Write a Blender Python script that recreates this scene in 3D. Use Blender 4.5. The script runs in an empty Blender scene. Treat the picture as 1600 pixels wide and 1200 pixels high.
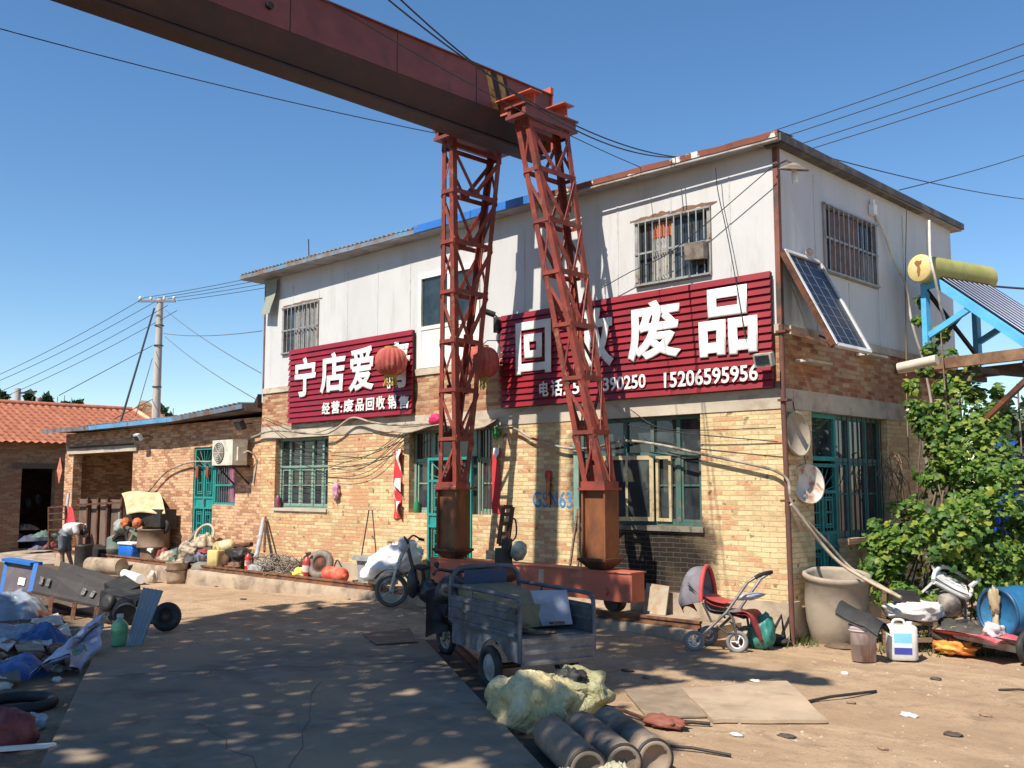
import bpy, bmesh, math, random
from mathutils import Vector, Matrix, Euler, noise as mnoise
R = math.radians
random.seed(7)
S = bpy.context.scene
COL = S.collection

# ------------------------------------------------------------------ camera
CAM_H = 2.0
PITCH, YAW, FPX = 5.855, 44.39, 1541.4          # degrees up, degrees left of +Y, focal length in pixels of a 1600 px wide frame
cd = bpy.data.cameras.new('camera')
cam = bpy.data.objects.new('camera', cd)
COL.objects.link(cam)
cam.location = (0, 0, CAM_H)
cam.rotation_euler = (R(90 + PITCH), 0, R(YAW))
cd.sensor_width = 36.0
cd.lens = FPX / 1600 * 36
cd.clip_start = 0.1
cd.clip_end = 3000
S.camera = cam

# ------------------------------------------------------------------ sky, sun, exposure
SUN_DIR = Vector((0.05, -1.0, 1.25)).normalized()     # towards the sun
SUN_EL = math.asin(SUN_DIR.z)
w = bpy.data.worlds.new("World")
S.world = w
w.use_nodes = True
nt = w.node_tree
sky = nt.nodes.new('ShaderNodeTexSky')
sky.sky_type = 'NISHITA'
sky.sun_disc = False
sky.sun_elevation = SUN_EL
sky.sun_rotation = math.atan2(SUN_DIR.x, SUN_DIR.y)
sky.altitude = 0
sky.air_density = 1.0
sky.dust_density = 0.0
sky.ozone_density = 3.0
hs_ = nt.nodes.new('ShaderNodeHueSaturation')
hs_.inputs['Saturation'].default_value = 1.18
nt.links.new(sky.outputs[0], hs_.inputs['Color'])
nt.links.new(hs_.outputs[0], nt.nodes['Background'].inputs[0])
nt.nodes['Background'].inputs[1].default_value = 0.102
sl = bpy.data.lights.new('sun', 'SUN')
sl.energy = 5.0
sl.angle = R(0.53)
sl.color = (1.0, 0.93, 0.82)
so = bpy.data.objects.new('sun', sl)
COL.objects.link(so)
so.location = (0, -20, 30)
so.rotation_euler = SUN_DIR.to_track_quat('Z', 'Y').to_euler()
S.view_settings.view_transform = 'Standard'
S.view_settings.look = 'None'
S.view_settings.gamma = 1
S.view_settings.exposure = 0.6

# ------------------------------------------------------------------ where a sight line of the survey meets a real plane
_p, _y = R(PITCH), R(-YAW)
_fw = Vector((math.sin(_y) * math.cos(_p), math.cos(_y) * math.cos(_p), math.sin(_p)))
_rt = Vector((math.cos(_y), -math.sin(_y), 0))
_dn = _fw.cross(_rt)
def _ray(px, py): return _rt * ((px - 800) / FPX) + _dn * ((py - 600) / FPX) + _fw
def G(px, py, z=0.0):
    d = _ray(px, py); return Vector((0, 0, CAM_H)) + d * ((z - CAM_H) / d.z)
def FY(px, py, y):
    d = _ray(px, py); return Vector((0, 0, CAM_H)) + d * (y / d.y)
def FX(px, py, x):
    d = _ray(px, py); return Vector((0, 0, CAM_H)) + d * (x / d.x)
def AT(px, py, t): return Vector((0, 0, CAM_H)) + _ray(px, py) * t        # t metres ahead
F = 11.677          # plane of the street facade (normal -Y)
E = -6.46           # plane of the gable end wall (normal +X)

# ------------------------------------------------------------------ materials
MATS = {}
def _ramp(nt, pts):
    r = nt.nodes.new('ShaderNodeValToRGB')
    el = r.color_ramp.elements
    while len(el) < len(pts): el.new(0.5)
    for e, (p, c) in zip(el, pts):
        e.position = p
        e.color = (c[0], c[1], c[2], 1) if hasattr(c, '__len__') else (c, c, c, 1)
    return r
def _coords(nt, scale=(1, 1, 1), obj=False):
    if obj:
        tc = nt.nodes.new('ShaderNodeTexCoord'); out = tc.outputs['Object']
    else:
        g = nt.nodes.new('ShaderNodeNewGeometry'); out = g.outputs['Position']
    m = nt.nodes.new('ShaderNodeMapping')
    m.inputs['Scale'].default_value = scale
    nt.links.new(out, m.inputs['Vector'])
    return m.outputs['Vector']
def _noise(nt, vec, scale, detail=4, rough=0.55, dist=0):
    n = nt.nodes.new('ShaderNodeTexNoise')
    n.inputs['Scale'].default_value = scale
    n.inputs['Detail'].default_value = detail
    n.inputs['Roughness'].default_value = rough
    n.inputs['Distortion'].default_value = dist
    nt.links.new(vec, n.inputs['Vector'])
    return n
def _mix(nt, fac, a, b, mode='MIX'):
    m = nt.nodes.new('ShaderNodeMix'); m.data_type = 'RGBA'; m.blend_type = mode
    for s, v in ((m.inputs[0], fac), (m.inputs[6], a), (m.inputs[7], b)):
        if hasattr(v, 'links'): nt.links.new(v, s)
        elif isinstance(v, (int, float)): s.default_value = v
        else: s.default_value = (v[0], v[1], v[2], 1)
    return m.outputs[2]
def _math(nt, op, a, b=0.0, c=None):
    m = nt.nodes.new('ShaderNodeMath'); m.operation = op
    for s, v in zip(m.inputs, (a, b) if c is None else (a, b, c)):
        if hasattr(v, 'links'): nt.links.new(v, s)
        else: s.default_value = v
    return m.outputs[0]
def _new(name):
    m = bpy.data.materials.new(name); m.use_nodes = True
    nt = m.node_tree
    return m, nt, nt.nodes['Principled BSDF']
def _bump(nt, b, h, strength=0.3, dist=0.01):
    n = nt.nodes.new('ShaderNodeBump')
    n.inputs['Strength'].default_value = strength
    n.inputs['Distance'].default_value = dist
    nt.links.new(h, n.inputs['Height']); nt.links.new(n.outputs[0], b.inputs['Normal'])
def worn(name, col, col2=None, scale=6.0, lo=0.45, hi=0.65, rough=0.7, metal=0.0, bump=0.15, bscale=40, stretch=(1, 1, 1), var=0.18, spec=None, col3=None, c3scale=2.0, c3=(0.55, 0.7)):
    """base colour with soft variation, and a second colour (rust, dirt, chipped paint) in patches"""
    if name in MATS: return MATS[name]
    m, nt, b = _new(name)
    v = _coords(nt, stretch)
    n1 = _noise(nt, v, scale * 0.6, 6, 0.6)
    dark = tuple(c * (1 - var) for c in col); lite = tuple(min(1, c * (1 + var)) for c in col)
    base = _ramp(nt, [(0.3, dark), (0.7, lite)])
    nt.links.new(n1.outputs[0], base.inputs[0])
    out = base.outputs[0]
    if col2 is not None:
        n2 = _noise(nt, v, scale, 8, 0.65, 0.4)
        rp = _ramp(nt, [(lo, 0.0), (hi, 1.0)])
        nt.links.new(n2.outputs[0], rp.inputs[0])
        out = _mix(nt, rp.outputs[0], out, col2)
    if col3 is not None:
        n3 = _noise(nt, v, c3scale, 7, 0.6, 0.3)
        rp = _ramp(nt, [(c3[0], 0.0), (c3[1], 1.0)])
        nt.links.new(n3.outputs[0], rp.inputs[0])
        out = _mix(nt, rp.outputs[0], out, col3)
    nt.links.new(out, b.inputs['Base Color'])
    b.inputs['Roughness'].default_value = rough
    b.inputs['Metallic'].default_value = metal
    if spec is not None: b.inputs['Specular IOR Level'].default_value = spec
    if bump:
        nb = _noise(nt, v, bscale, 5, 0.6)
        _bump(nt, b, nb.outputs[0], bump, 0.01)
    MATS[name] = m
    return m
def glass(name, tint=(0.02, 0.025, 0.028), rough=0.04):
    """dark room behind dusty window glass, reflecting what stands opposite"""
    if name in MATS: return MATS[name]
    m, nt, b = _new(name)
    v = _coords(nt)
    n = _noise(nt, v, 3.5, 5, 0.6)
    rp = _ramp(nt, [(0.35, tint), (0.75, tuple(c * 2.2 + 0.015 for c in tint))])
    nt.links.new(n.outputs[0], rp.inputs[0]); nt.links.new(rp.outputs[0], b.inputs['Base Color'])
    b.inputs['Roughness'].default_value = rough
    b.inputs['Specular IOR Level'].default_value = 0.6
    nb = _noise(nt, v, 1.6, 2); _bump(nt, b, nb.outputs[0], 0.06, 0.05)
    MATS[name] = m
    return m

# ------------------------------------------------------------------ mesh builder
def frame_of(d):
    d = d.normalized()
    up = Vector((0, 0, 1)) if abs(d.z) < 0.95 else Vector((1, 0, 0))
    s = d.cross(up).normalized()
    return s, s.cross(d).normalized()
class MB:
    def __init__(self): self.v = []; self.f = []; self.s = []
    def add(self, vs, fs, smooth=False):
        o = len(self.v)
        self.v += [Vector(p) for p in vs]
        for q in fs: self.f.append([i + o for i in q]); self.s.append(smooth)
        return self
    def hexa(self, p):      # 8 corners: bottom 4 ccw, top 4 ccw
        return self.add(p, [(3, 2, 1, 0), (4, 5, 6, 7), (0, 1, 5, 4), (1, 2, 6, 5), (2, 3, 7, 6), (3, 0, 4, 7)])
    def box(self, lo, hi):
        (a, b, c), (d, e, f) = lo, hi
        return self.hexa([(a, b, c), (d, b, c), (d, e, c), (a, e, c), (a, b, f), (d, b, f), (d, e, f), (a, e, f)])
    def cbox(self, c, size, rot=None):
        h = Vector(size) / 2
        pts = [Vector((sx * h.x, sy * h.y, sz * h.z)) for sz in (-1, 1) for sx, sy in ((-1, -1), (1, -1), (1, 1), (-1, 1))]
        M = rot if isinstance(rot, Matrix) else (Euler(rot).to_matrix() if rot else Matrix.Identity(3))
        return self.hexa([Vector(c) + M @ p for p in pts])
    def bar(self, a, b, w, h=None, up=None):
        a, b = Vector(a), Vector(b); h = h or w
        d = (b - a).normalized()
        if up is None: s, u = frame_of(d)
        else:
            s = d.cross(Vector(up)).normalized(); u = s.cross(d).normalized()
        s = s * w / 2; u = u * h / 2
        return self.hexa([a - s - u, a + s - u, a + s + u, a - s + u, b - s - u, b + s - u, b + s + u, b - s + u])
    def angle(self, a, b, w, t, s, u):    # L section steel, legs along s and u
        a, b, s, u = Vector(a), Vector(b), Vector(s).normalized(), Vector(u).normalized()
        prof = [(0, 0), (w, 0), (w, t), (t, t), (t, w), (0, w)]
        vs = [a + s * x + u * y for x, y in prof] + [b + s * x + u * y for x, y in prof]
        n = 6
        return self.add(vs, [tuple(range(n))[::-1], tuple(range(n, 2 * n))] + [(i, (i + 1) % n, n + (i + 1) % n, n + i) for i in range(n)])
    def tube(self, pts, r, seg=8, closed=False, caps=True, smooth=True):
        pts = [Vector(p) for p in pts]; n = len(pts)
        rs = r if hasattr(r, '__len__') else [r] * n
        vs = []; prev = None
        for i, p in enumerate(pts):
            a = pts[i - 1] if (i > 0 or closed) else p
            b = pts[(i + 1) % n] if (i < n - 1 or closed) else p
            d = (b - a).normalized()
            if prev is None: s, u = frame_of(d)
            else:
                s = (prev - d * prev.dot(d))
                s = s.normalized() if s.length > 1e-5 else frame_of(d)[0]
                u = s.cross(d).normalized()
            prev = s
            for k in range(seg):
                t = 2 * math.pi * k / seg
                vs.append(p + (s * math.cos(t) + u * math.sin(t)) * rs[i])
        fs = []
        for i in range(n if closed else n - 1):
            j = (i + 1) % n
            for k in range(seg):
                k2 = (k + 1) % seg
                fs.append((i * seg + k, j * seg + k, j * seg + k2, i * seg + k2))
        self.add(vs, fs, smooth)
        if caps and not closed:
            self.add(vs[:seg], [tuple(range(seg))[::-1]]); self.add(vs[-seg:], [tuple(range(seg))])
        return self
    def cyl(self, a, b, r, r2=None, seg=24, caps=True):
        return self.tube([a, b], [r, r if r2 is None else r2], seg, caps=caps)
    def lathe(self, prof, c=(0, 0, 0), axis=(0, 0, 1), seg=32, smooth=True, caps=True, squash=1.0):
        c, d = Vector(c), Vector(axis).normalized(); s, u = frame_of(d)
        vs = []; n = len(prof)
        for r, h in prof:
            for k in range(seg):
                t = 2 * math.pi * k / seg
                vs.append(c + d * h + (s * math.cos(t) + u * math.sin(t) * squash) * r)
        fs = [(i * seg + k, i * seg + (k + 1) % seg, (i + 1) * seg + (k + 1) % seg, (i + 1) * seg + k) for i in range(n - 1) for k in range(seg)]
        self.add(vs, fs, smooth)
        if caps:
            self.add(vs[:seg], [tuple(range(seg))[::-1]]); self.add(vs[-seg:], [tuple(range(seg))])
        return self
    def prism(self, poly, d):         # extrude a 3-D polygon by vector d
        poly = [Vector(p) for p in poly]; d = Vector(d); n = len(poly)
        return self.add(poly + [p + d for p in poly], [tuple(range(n))[::-1], tuple(range(n, 2 * n))] + [(i, (i + 1) % n, n + (i + 1) % n, n + i) for i in range(n)])
    def grid(self, nu, nv, fn, smooth=True):
        vs = [fn(i / nu, j / nv) for j in range(nv + 1) for i in range(nu + 1)]
        fs = [(j * (nu + 1) + i, j * (nu + 1) + i + 1, (j + 1) * (nu + 1) + i + 1, (j + 1) * (nu + 1) + i) for j in range(nv) for i in range(nu)]
        return self.add(vs, fs, smooth)
    def shell(self, nu, nv, fn, th):  # a sheet with thickness
        self.grid(nu, nv, fn)
        return self.grid(nu, nv, lambda u, v: Vector(fn(1 - u, v)) + Vector(th))
    def torus(self, c, axis, R1, r, seg=28, rs=8):
        s, u = frame_of(Vector(axis)); c = Vector(c)
        return self.tube([c + (s * math.cos(t) + u * math.sin(t)) * R1 for t in [2 * math.pi * k / seg for k in range(seg)]], r, rs, closed=True)
    def blob(self, c, rad, seed=0, amp=0.25, freq=1.6, wr=0.06, wf=5.0, n=20, flat=None, rot=0, power=1.0, M=None):
        """lumpy closed body: sack, bundle, crumpled sheet"""
        c = Vector(c); off = Vector((seed * 7.3, seed * 3.1, seed * 1.7)); vs = []
        Rm = M or Matrix.Rotation(rot, 3, 'Z')
        nu, nv = n * 2, n
        for j in range(nv + 1):
            ph = math.pi * j / nv
            for i in range(nu):
                th = 2 * math.pi * i / nu
                d = Vector((math.sin(ph) * math.cos(th), math.sin(ph) * math.sin(th), math.cos(ph)))
                q = d + off * 0.01; q = Vector((d.x * 0.45, d.y, d.z * 0.7)) if seed % 2 else Vector((d.x, d.y * 0.45, d.z * 0.7))
                r1 = abs(mnoise.noise(q * wf + off)); r2 = abs(mnoise.noise(q * wf * 2.1 + off * 2))
                k = 1 + amp * mnoise.noise(d * freq + off) + wr * (0.8 - math.sqrt(r1) * 2.0) + wr * 0.5 * (0.7 - math.sqrt(r2) * 1.8)
                p = Vector((d.x * rad[0], d.y * rad[1], d.z * rad[2])) * k
                p = Rm @ p + c
                if flat is not None and p.z < flat: p.z = flat + (p.z - flat) * 0.04
                vs.append(p)
        fs = [(j * nu + i, (j + 1) * nu + i, (j + 1) * nu + (i + 1) % nu, j * nu + (i + 1) % nu) for j in range(nv) for i in range(nu)]
        return self.add(vs, fs, True)
    def crumple(self, c, sx, sy, h, seed=0, rot=0.0, fold=0.5, n=20, m=56):
        """a sheet or slack bag thrown on the ground: ragged outline, sharp folds, closed below"""
        c = Vector(c); Rm = Matrix.Rotation(rot, 3, 'Z'); vs = []
        for j in range(n + 1):
            r = j / n
            for i in range(m):
                t = 2 * math.pi * i / m; d = Vector((math.cos(t), math.sin(t), 0)); o = Vector((seed * 3.7, seed * 1.9, seed))
                e = 1 + .35 * mnoise.noise(d * 1.6 + o) + .14 * mnoise.noise(d * 5 + o)
                p = d * r * e; q = p * 2.6 + o + Vector((0, 0, mnoise.noise(p * 1.5 + o)))
                f1 = 1 - 2.2 * math.sqrt(abs(mnoise.noise(q))); f2 = 1 - 2.2 * math.sqrt(abs(mnoise.noise(Vector((q.x * 2.3, q.y * 1.1, q.z + 7)))))
                z = h * ((1 - r ** 2.6) * (.75 + .5 * mnoise.noise(p * 1.3 + o)) + fold * (1 - r ** 6) * (.45 * f1 + .3 * f2))
                vs.append(c + Rm @ Vector((p.x * sx, p.y * sy, max(0.004, z))))
        fs = [(j * m + i, (j + 1) * m + i, (j + 1) * m + (i + 1) % m, j * m + (i + 1) % m) for j in range(n) for i in range(m)]
        fs.append([n * m + i for i in range(m)][::-1])
        return self.add(vs, fs, True)
    def build(self, name, mat, parent=None):
        off = Vector((0, 0, 0)); p = parent
        while p is not None: off += p.location; p = p.parent
        me = bpy.data.meshes.new(name)
        me.from_pydata([v - off for v in self.v], [], self.f)
        me.polygons.foreach_set('use_smooth', self.s)
        me.materials.append(mat); me.update()
        o = bpy.data.objects.new(name, me); COL.objects.link(o)
        if parent is not None: o.parent = parent
        return o
def tag(o, label=None, cat=None, group=None, kind=None):
    if label: o['label'] = label
    if cat: o['category'] = cat
    if group: o['group'] = group
    if kind: o['kind'] = kind
    return o
def thing(name, loc, label, cat, group=None):
    o = bpy.data.objects.new(name, None); COL.objects.link(o); o.location = Vector(loc); o.empty_display_size = 0.2
    return tag(o, label, cat, group)
def copy_tree(o, parent=None):
    c = o.copy(); COL.objects.link(c); c.parent = parent
    for ch in [k for k in COL.objects if k.parent == o]: copy_tree(ch, c)
    return c
def solo(mb, name, mat, label, cat, group=None, loc=None):
    """a thing that is one mesh, its origin at its base"""
    if loc is None:
        xs = [v.x for v in mb.v]; ys = [v.y for v in mb.v]; zs = [v.z for v in mb.v]
        loc = Vector(((min(xs) + max(xs)) / 2, (min(ys) + max(ys)) / 2, min(zs)))
    loc = Vector(loc)
    for i in range(len(mb.v)): mb.v[i] = mb.v[i] - loc
    o = mb.build(name, mat); o.location = loc
    return tag(o, label, cat, group)
def sag(a, b, drop, n=24):
    a, b = Vector(a), Vector(b)
    return [a.lerp(b, i / n) - Vector((0, 0, drop * 4 * (i / n) * (1 - i / n))) for i in range(n + 1)]
def smooth_path(pts, n=6):
    """Catmull-Rom through points"""
    P = [Vector(p) for p in pts]; P = [P[0] * 2 - P[1]] + P + [P[-1] * 2 - P[-2]]
    out = []
    for i in range(1, len(P) - 2):
        for k in range(n):
            t = k / n
            out.append(0.5 * ((2 * P[i]) + (P[i + 1] - P[i - 1]) * t + (2 * P[i - 1] - 5 * P[i] + 4 * P[i + 1] - P[i + 2]) * t * t + (3 * P[i] - P[i - 1] - 3 * P[i + 1] + P[i + 2]) * t ** 3))
    return out + [P[-2]]
def lettering(name, body, mat, parent, org, ux, uz, height, width=None, offset=0.0, depth=0.012, italic=0.0):
    """letters as real solid mesh: org = lower left corner, ux/uz = reading and up direction; stretched to width x height"""
    cu = bpy.data.curves.new(name, 'FONT'); cu.body = body; cu.extrude = 0.5; cu.bevel_depth = offset; cu.bevel_resolution = 0; cu.resolution_u = 3
    t = bpy.data.objects.new(name, cu); COL.objects.link(t)
    bpy.context.view_layer.update()
    me = bpy.data.meshes.new_from_object(t.evaluated_get(bpy.context.evaluated_depsgraph_get()))
    bpy.data.objects.remove(t); bpy.data.curves.remove(cu)
    xs = [v.co.x for v in me.vertices]; ys = [v.co.y for v in me.vertices]
    x0, x1, y0, y1 = min(xs), max(xs), min(ys), max(ys)
    sy = height / (y1 - y0); sx = sy if width is None else width / (x1 - x0)
    ux, uz = Vector(ux).normalized(), Vector(uz).normalized(); nn = ux.cross(uz)
    off = Vector((0, 0, 0)); p = parent
    while p is not None: off += p.location; p = p.parent
    for v in me.vertices:
        a = (v.co.x - x0) * sx; b = (v.co.y - y0) * sy; a += b * italic
        v.co = Vector(org) + ux * a + uz * b + nn * ((v.co.z + 0.5) * depth) - off
    me.materials.clear(); me.materials.append(mat); me.update()
    o = bpy.data.objects.new(name, me); COL.objects.link(o)
    if parent is not None: o.parent = parent
    return o

# plain worn materials used by many things
M_RUST = worn('rusty steel', (0.13, 0.05, 0.026), (0.055, 0.025, 0.016), 5, 0.45, 0.6, 0.85, 0.2, col3=(0.2, 0.085, 0.035), c3scale=9)
M_DARK = worn('dark steel', (0.035, 0.033, 0.032), (0.07, 0.045, 0.03), 7, 0.5, 0.62, 0.6, 0.4)
M_BLACK = worn('black rubber', (0.018, 0.018, 0.018), (0.05, 0.045, 0.04), 5, 0.5, 0.7, 0.75)
M_STEEL = worn('dull steel', (0.32, 0.33, 0.34), (0.16, 0.1, 0.06), 6, 0.55, 0.72, 0.5, 0.6)
M_WIRE = worn('cable sheath', (0.02, 0.02, 0.022), None, rough=0.6, bump=0)
M_PALE = worn('pale cable sheath', (0.45, 0.42, 0.36), (0.25, 0.2, 0.14), 6, 0.5, 0.7, 0.7, bump=0)
M_WHITE = worn('white plastic', (0.74, 0.73, 0.7), (0.4, 0.36, 0.3), 5, 0.6, 0.8, 0.5, bump=0.05)
M_TEAL = worn('teal paint', (0.02, 0.25, 0.22), (0.05, 0.13, 0.11), 8, 0.55, 0.7, 0.55, bump=0.1)
M_TEALPALE = worn('pale green window paint', (0.17, 0.29, 0.23), (0.3, 0.27, 0.19), 9, 0.5, 0.65, 0.7)
M_WOOD = worn('grey wood', (0.2, 0.13, 0.075), (0.1, 0.065, 0.04), 7, 0.45, 0.6, 0.85, stretch=(1, 1, 4))

# ================================================================== ground
KX1_ = -7.15
GPROF = [(-21, -.13), (-18.3, -.085), (-13.8, .04), (-9.2, .1), (-7.7, .07), (-6.4, 0.0), (-5, 0.0)]
def gh(x, y):
    far = min(1, max(0, (math.hypot(x + 8, y - 8) - 40) / 60))
    if x <= GPROF[0][0]: z = GPROF[0][1]
    elif x >= GPROF[-1][0]: z = 0.0
    else:
        for (xa, za), (xb, zb) in zip(GPROF, GPROF[1:]):
            if xa <= x <= xb: z = za + (zb - za) * (x - xa) / (xb - xa); break
    if z > 0: z *= min(1, max(0, (y - 9.0) / 1.2))
    z = z * (1 - far) - 0.3 * far
    z += 0.018 * mnoise.noise(Vector((x * 0.5, y * 0.5, 0))) + 0.012 * mnoise.noise(Vector((x * 1.7, y * 1.7, 3))) + .006 * mnoise.noise(Vector((x * 5, y * 5, 7)))
    if far < .5: z -= .016 * max(0, mnoise.noise(Vector((x * .35, y * 2.2 + .25 * x, 11)))) * 1.5      # wheel ruts
    return z
def ground_mat():
    m, nt, b = _new('packed earth')
    v = _coords(nt)
    n1 = _noise(nt, v, 0.55, 8, 0.65, 0.3)
    c = _ramp(nt, [(0.25, (0.29, 0.195, 0.115)), (0.45, (0.40, 0.275, 0.17)), (0.62, (0.46, 0.325, 0.205)), (0.8, (0.35, 0.24, 0.15))])
    nt.links.new(n1.outputs[0], c.inputs[0])
    n2 = _noise(nt, v, 3.2, 9, 0.7, 0.5)
    r2 = _ramp(nt, [(0.48, 0.0), (0.7, 0.8)]); nt.links.new(n2.outputs[0], r2.inputs[0])
    out = _mix(nt, r2.outputs[0], c.outputs[0], (0.2, 0.135, 0.085))
    n4 = _noise(nt, v, 34, 3, 0.7)
    r4 = _ramp(nt, [(0.56, 0.0), (0.7, 0.8)]); nt.links.new(n4.outputs[0], r4.inputs[0])
    out = _mix(nt, r4.outputs[0], out, (0.17, 0.12, 0.08))
    # old wheel tracks along the yard
    mp = _coords(nt, (0.25, 1.6, 1)); n5 = _noise(nt, mp, 1.0, 4, 0.6, 0.8)
    r5 = _ramp(nt, [(0.46, 0.0), (0.6, 0.6)]); nt.links.new(n5.outputs[0], r5.inputs[0])
    out = _mix(nt, r5.outputs[0], out, (0.3, 0.2, 0.12))
    # earth gets darker towards the heaps at the left front
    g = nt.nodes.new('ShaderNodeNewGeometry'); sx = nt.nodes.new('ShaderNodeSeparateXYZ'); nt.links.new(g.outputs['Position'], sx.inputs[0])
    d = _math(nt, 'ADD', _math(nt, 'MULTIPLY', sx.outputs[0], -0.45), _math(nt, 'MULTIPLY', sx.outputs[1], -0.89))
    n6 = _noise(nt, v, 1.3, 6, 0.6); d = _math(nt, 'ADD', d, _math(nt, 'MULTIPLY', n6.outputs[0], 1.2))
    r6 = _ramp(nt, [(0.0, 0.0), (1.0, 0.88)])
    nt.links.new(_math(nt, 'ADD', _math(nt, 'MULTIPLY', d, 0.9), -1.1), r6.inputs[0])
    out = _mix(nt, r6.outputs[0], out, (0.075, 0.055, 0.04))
    nt.links.new(out, b.inputs['Base Color']); b.inputs['Roughness'].default_value = 0.95
    b.inputs['Specular IOR Level'].default_value = 0.2
    n3 = _noise(nt, v, 9, 10, 0.75)
    _bump(nt, b, n3.outputs[0], 0.6, 0.04)
    return m
def axis_cuts(a, b, step, lim):
    c = [a + i * step for i in range(int((b - a) / step) + 1)]
    g = step; x = c[0]; left = []
    while x > -lim: g *= 1.35; x -= g; left.append(x)
    g = step; x = c[-1]; right = []
    while x < lim: g *= 1.35; x += g; right.append(x)
    return left[::-1] + c + right
xs = axis_cuts(-24, 2, 0.11, 1200); ys = axis_cuts(2, 14, 0.11, 1200)
mb = MB()
mb.add([(x, y, gh(x, y)) for y in ys for x in xs], [(j * len(xs) + i, j * len(xs) + i + 1, (j + 1) * len(xs) + i + 1, (j + 1) * len(xs) + i) for j in range(len(ys) - 1) for i in range(len(xs) - 1)], True)
tag(mb.build('ground', ground_mat()), kind='structure')

mb = MB(); rnd = random.Random(61)
for i in range(5200):
    x, y = rnd.uniform(-20, -1.5), rnd.uniform(4.5, 13); 
    if mnoise.noise(Vector((x * .6, y * .6, 4))) < rnd.uniform(-.5, .35): continue
    if x < KX1_ and y > 10.4: continue
    r = .006 + .016 * rnd.random() ** 3; z = gh(x, y); a = rnd.random() * 3
    mb.add([(x + r * 1.3 * math.cos(a + k * 1.571), y + r * math.sin(a + k * 1.571), z) for k in range(4)] + [(x + r * .2, y, z + r * rnd.uniform(.5, 1))], [(0, 1, 4), (1, 2, 4), (2, 3, 4), (3, 0, 4)])
tag(mb.build('gravel', worn('yard pebbles', (.3, .22, .15), (.42, .35, .27), 30, .45, .6, .9, bump=0)), 'loose pebbles and clods strewn over the yard', None, kind='stuff')
# concrete platform of the weighbridge in front, a path one can drive over
M_PAD = worn('trodden concrete', (0.23, 0.188, 0.145), (0.145, 0.113, 0.085), 2.2, 0.45, 0.7, 0.95, bump=0.5, bscale=45, var=0.2, col3=(0.33, 0.235, 0.15), c3scale=0.8, c3=(0.42, 0.62), spec=.2)
PADZ = 0.10
tl, tr = G(150, 1018, PADZ), G(655, 990, PADZ)
br, bl = G(850, 1200, PADZ), G(78, 1165, PADZ)
br2 = br + (br - tr).normalized() * 7; bl2 = bl + (bl - tl).normalized() * 9
mb = MB()
pl = [tl, bl2, br2, tr]
mb.prism([(p.x, p.y, -0.3) for p in pl], (0, 0, 0.3 + PADZ))
tag(mb.build('pavement', M_PAD), kind='structure')
# cracks and a cast joint across the platform
mb = MB(); rnd = random.Random(8)
def pad_pt(u, v): return tl.lerp(tr, u).lerp(bl2.lerp(br2, u), v)
for (u0, v0, du, dv) in ((.05, .12, .9, .03), (.3, .3, .25, .22), (.62, .2, -.2, .35), (.8, .5, .15, .2), (.15, .55, .3, .1)):
    pts = [pad_pt(u0 + du * i / 14 + rnd.uniform(-.012, .012), v0 + dv * i / 14 + rnd.uniform(-.008, .008)) + Vector((0, 0, .0015)) for i in range(15)]
    for p, q in zip(pts, pts[1:]): mb.bar(p, q, .005, .002, up=(0, 0, 1))
tag(mb.build('pavement_crack', worn('crack dirt', (.06, .048, .036), None, bump=0)), kind='structure')
# steel edging of the platform
mb = MB()
pd = (br2 - tr).normalized(); ps = Vector((-pd.y, pd.x, 0))
if ps.dot(Vector((1, 1, 0))) < 0: ps = -ps
mb.bar(tr + ps * 0.36 + Vector((0, 0, -0.07)), br2 + ps * 0.36 + Vector((0, 0, -0.07)), 0.1, 0.012, up=(0, 0, 1))
mb.bar(tr + ps * 0.41 + Vector((0, 0, -0.085)), br2 + ps * 0.41 + Vector((0, 0, -0.085)), 0.012, 0.09, up=(0, 0, 1))
solo(mb, 'edging_angle', M_RUST, 'rusty steel angle edging lying along the concrete platform beside the gas cylinders', 'steel edging')
mb = MB()
mb.prism([tr + ps * 0.02 - Vector((0, 0, .10)), br2 + ps * 0.02 - Vector((0, 0, .10)), br2 + ps * 0.34 - Vector((0, 0, .10)), tr + ps * 0.34 - Vector((0, 0, .10))], (0, 0, 0.02))
tag(mb.build('gutter', worn('dark trench soil', (0.05, 0.036, 0.026), (0.1, 0.07, 0.045), 6, 0.4, 0.65, 0.95, bump=0.6)), kind='structure')  # flat dark strip drawn for the trench between platform and steel angle

# kerb with walkway behind it, the crane rail on top
WALKZ = 0.19
KX0, KX1, KY = -27.4, -7.15, 10.55
M_KERB = worn('old kerb concrete', (0.36, 0.27, 0.185), (0.2, 0.145, 0.1), 2.5, 0.45, 0.62, 0.95, bump=0.6, bscale=25)
mb = MB()
nseg = 60
def kerb_pt(u, v):      # rough cast front and top
    x = KX0 + (KX1 - KX0) * u
    prof = [(KY - 0.03, -0.3), (KY - 0.02, -0.05), (KY, 0.08), (KY + 0.015, WALKZ - 0.02), (KY + 0.05, WALKZ), (F - 0.002, WALKZ + 0.005)]
    y, z = prof[int(round(v * 5))]
    k = 0.02 * mnoise.noise(Vector((x * 1.5, z * 3, y)))
    return Vector((x, y + (k if v < 0.9 else 0), z + 0.5 * k))
mb.grid(160, 5, kerb_pt, True)
for x in (KX0, KX1): mb.add([(x, KY - .03, -.3), (x, KY, WALKZ - .02), (x, F, WALKZ), (x, F, -.3)], [(0, 1, 2, 3)])
tag(mb.build('kerb', M_KERB), kind='structure')
mb = MB()
ry = 10.7
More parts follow.
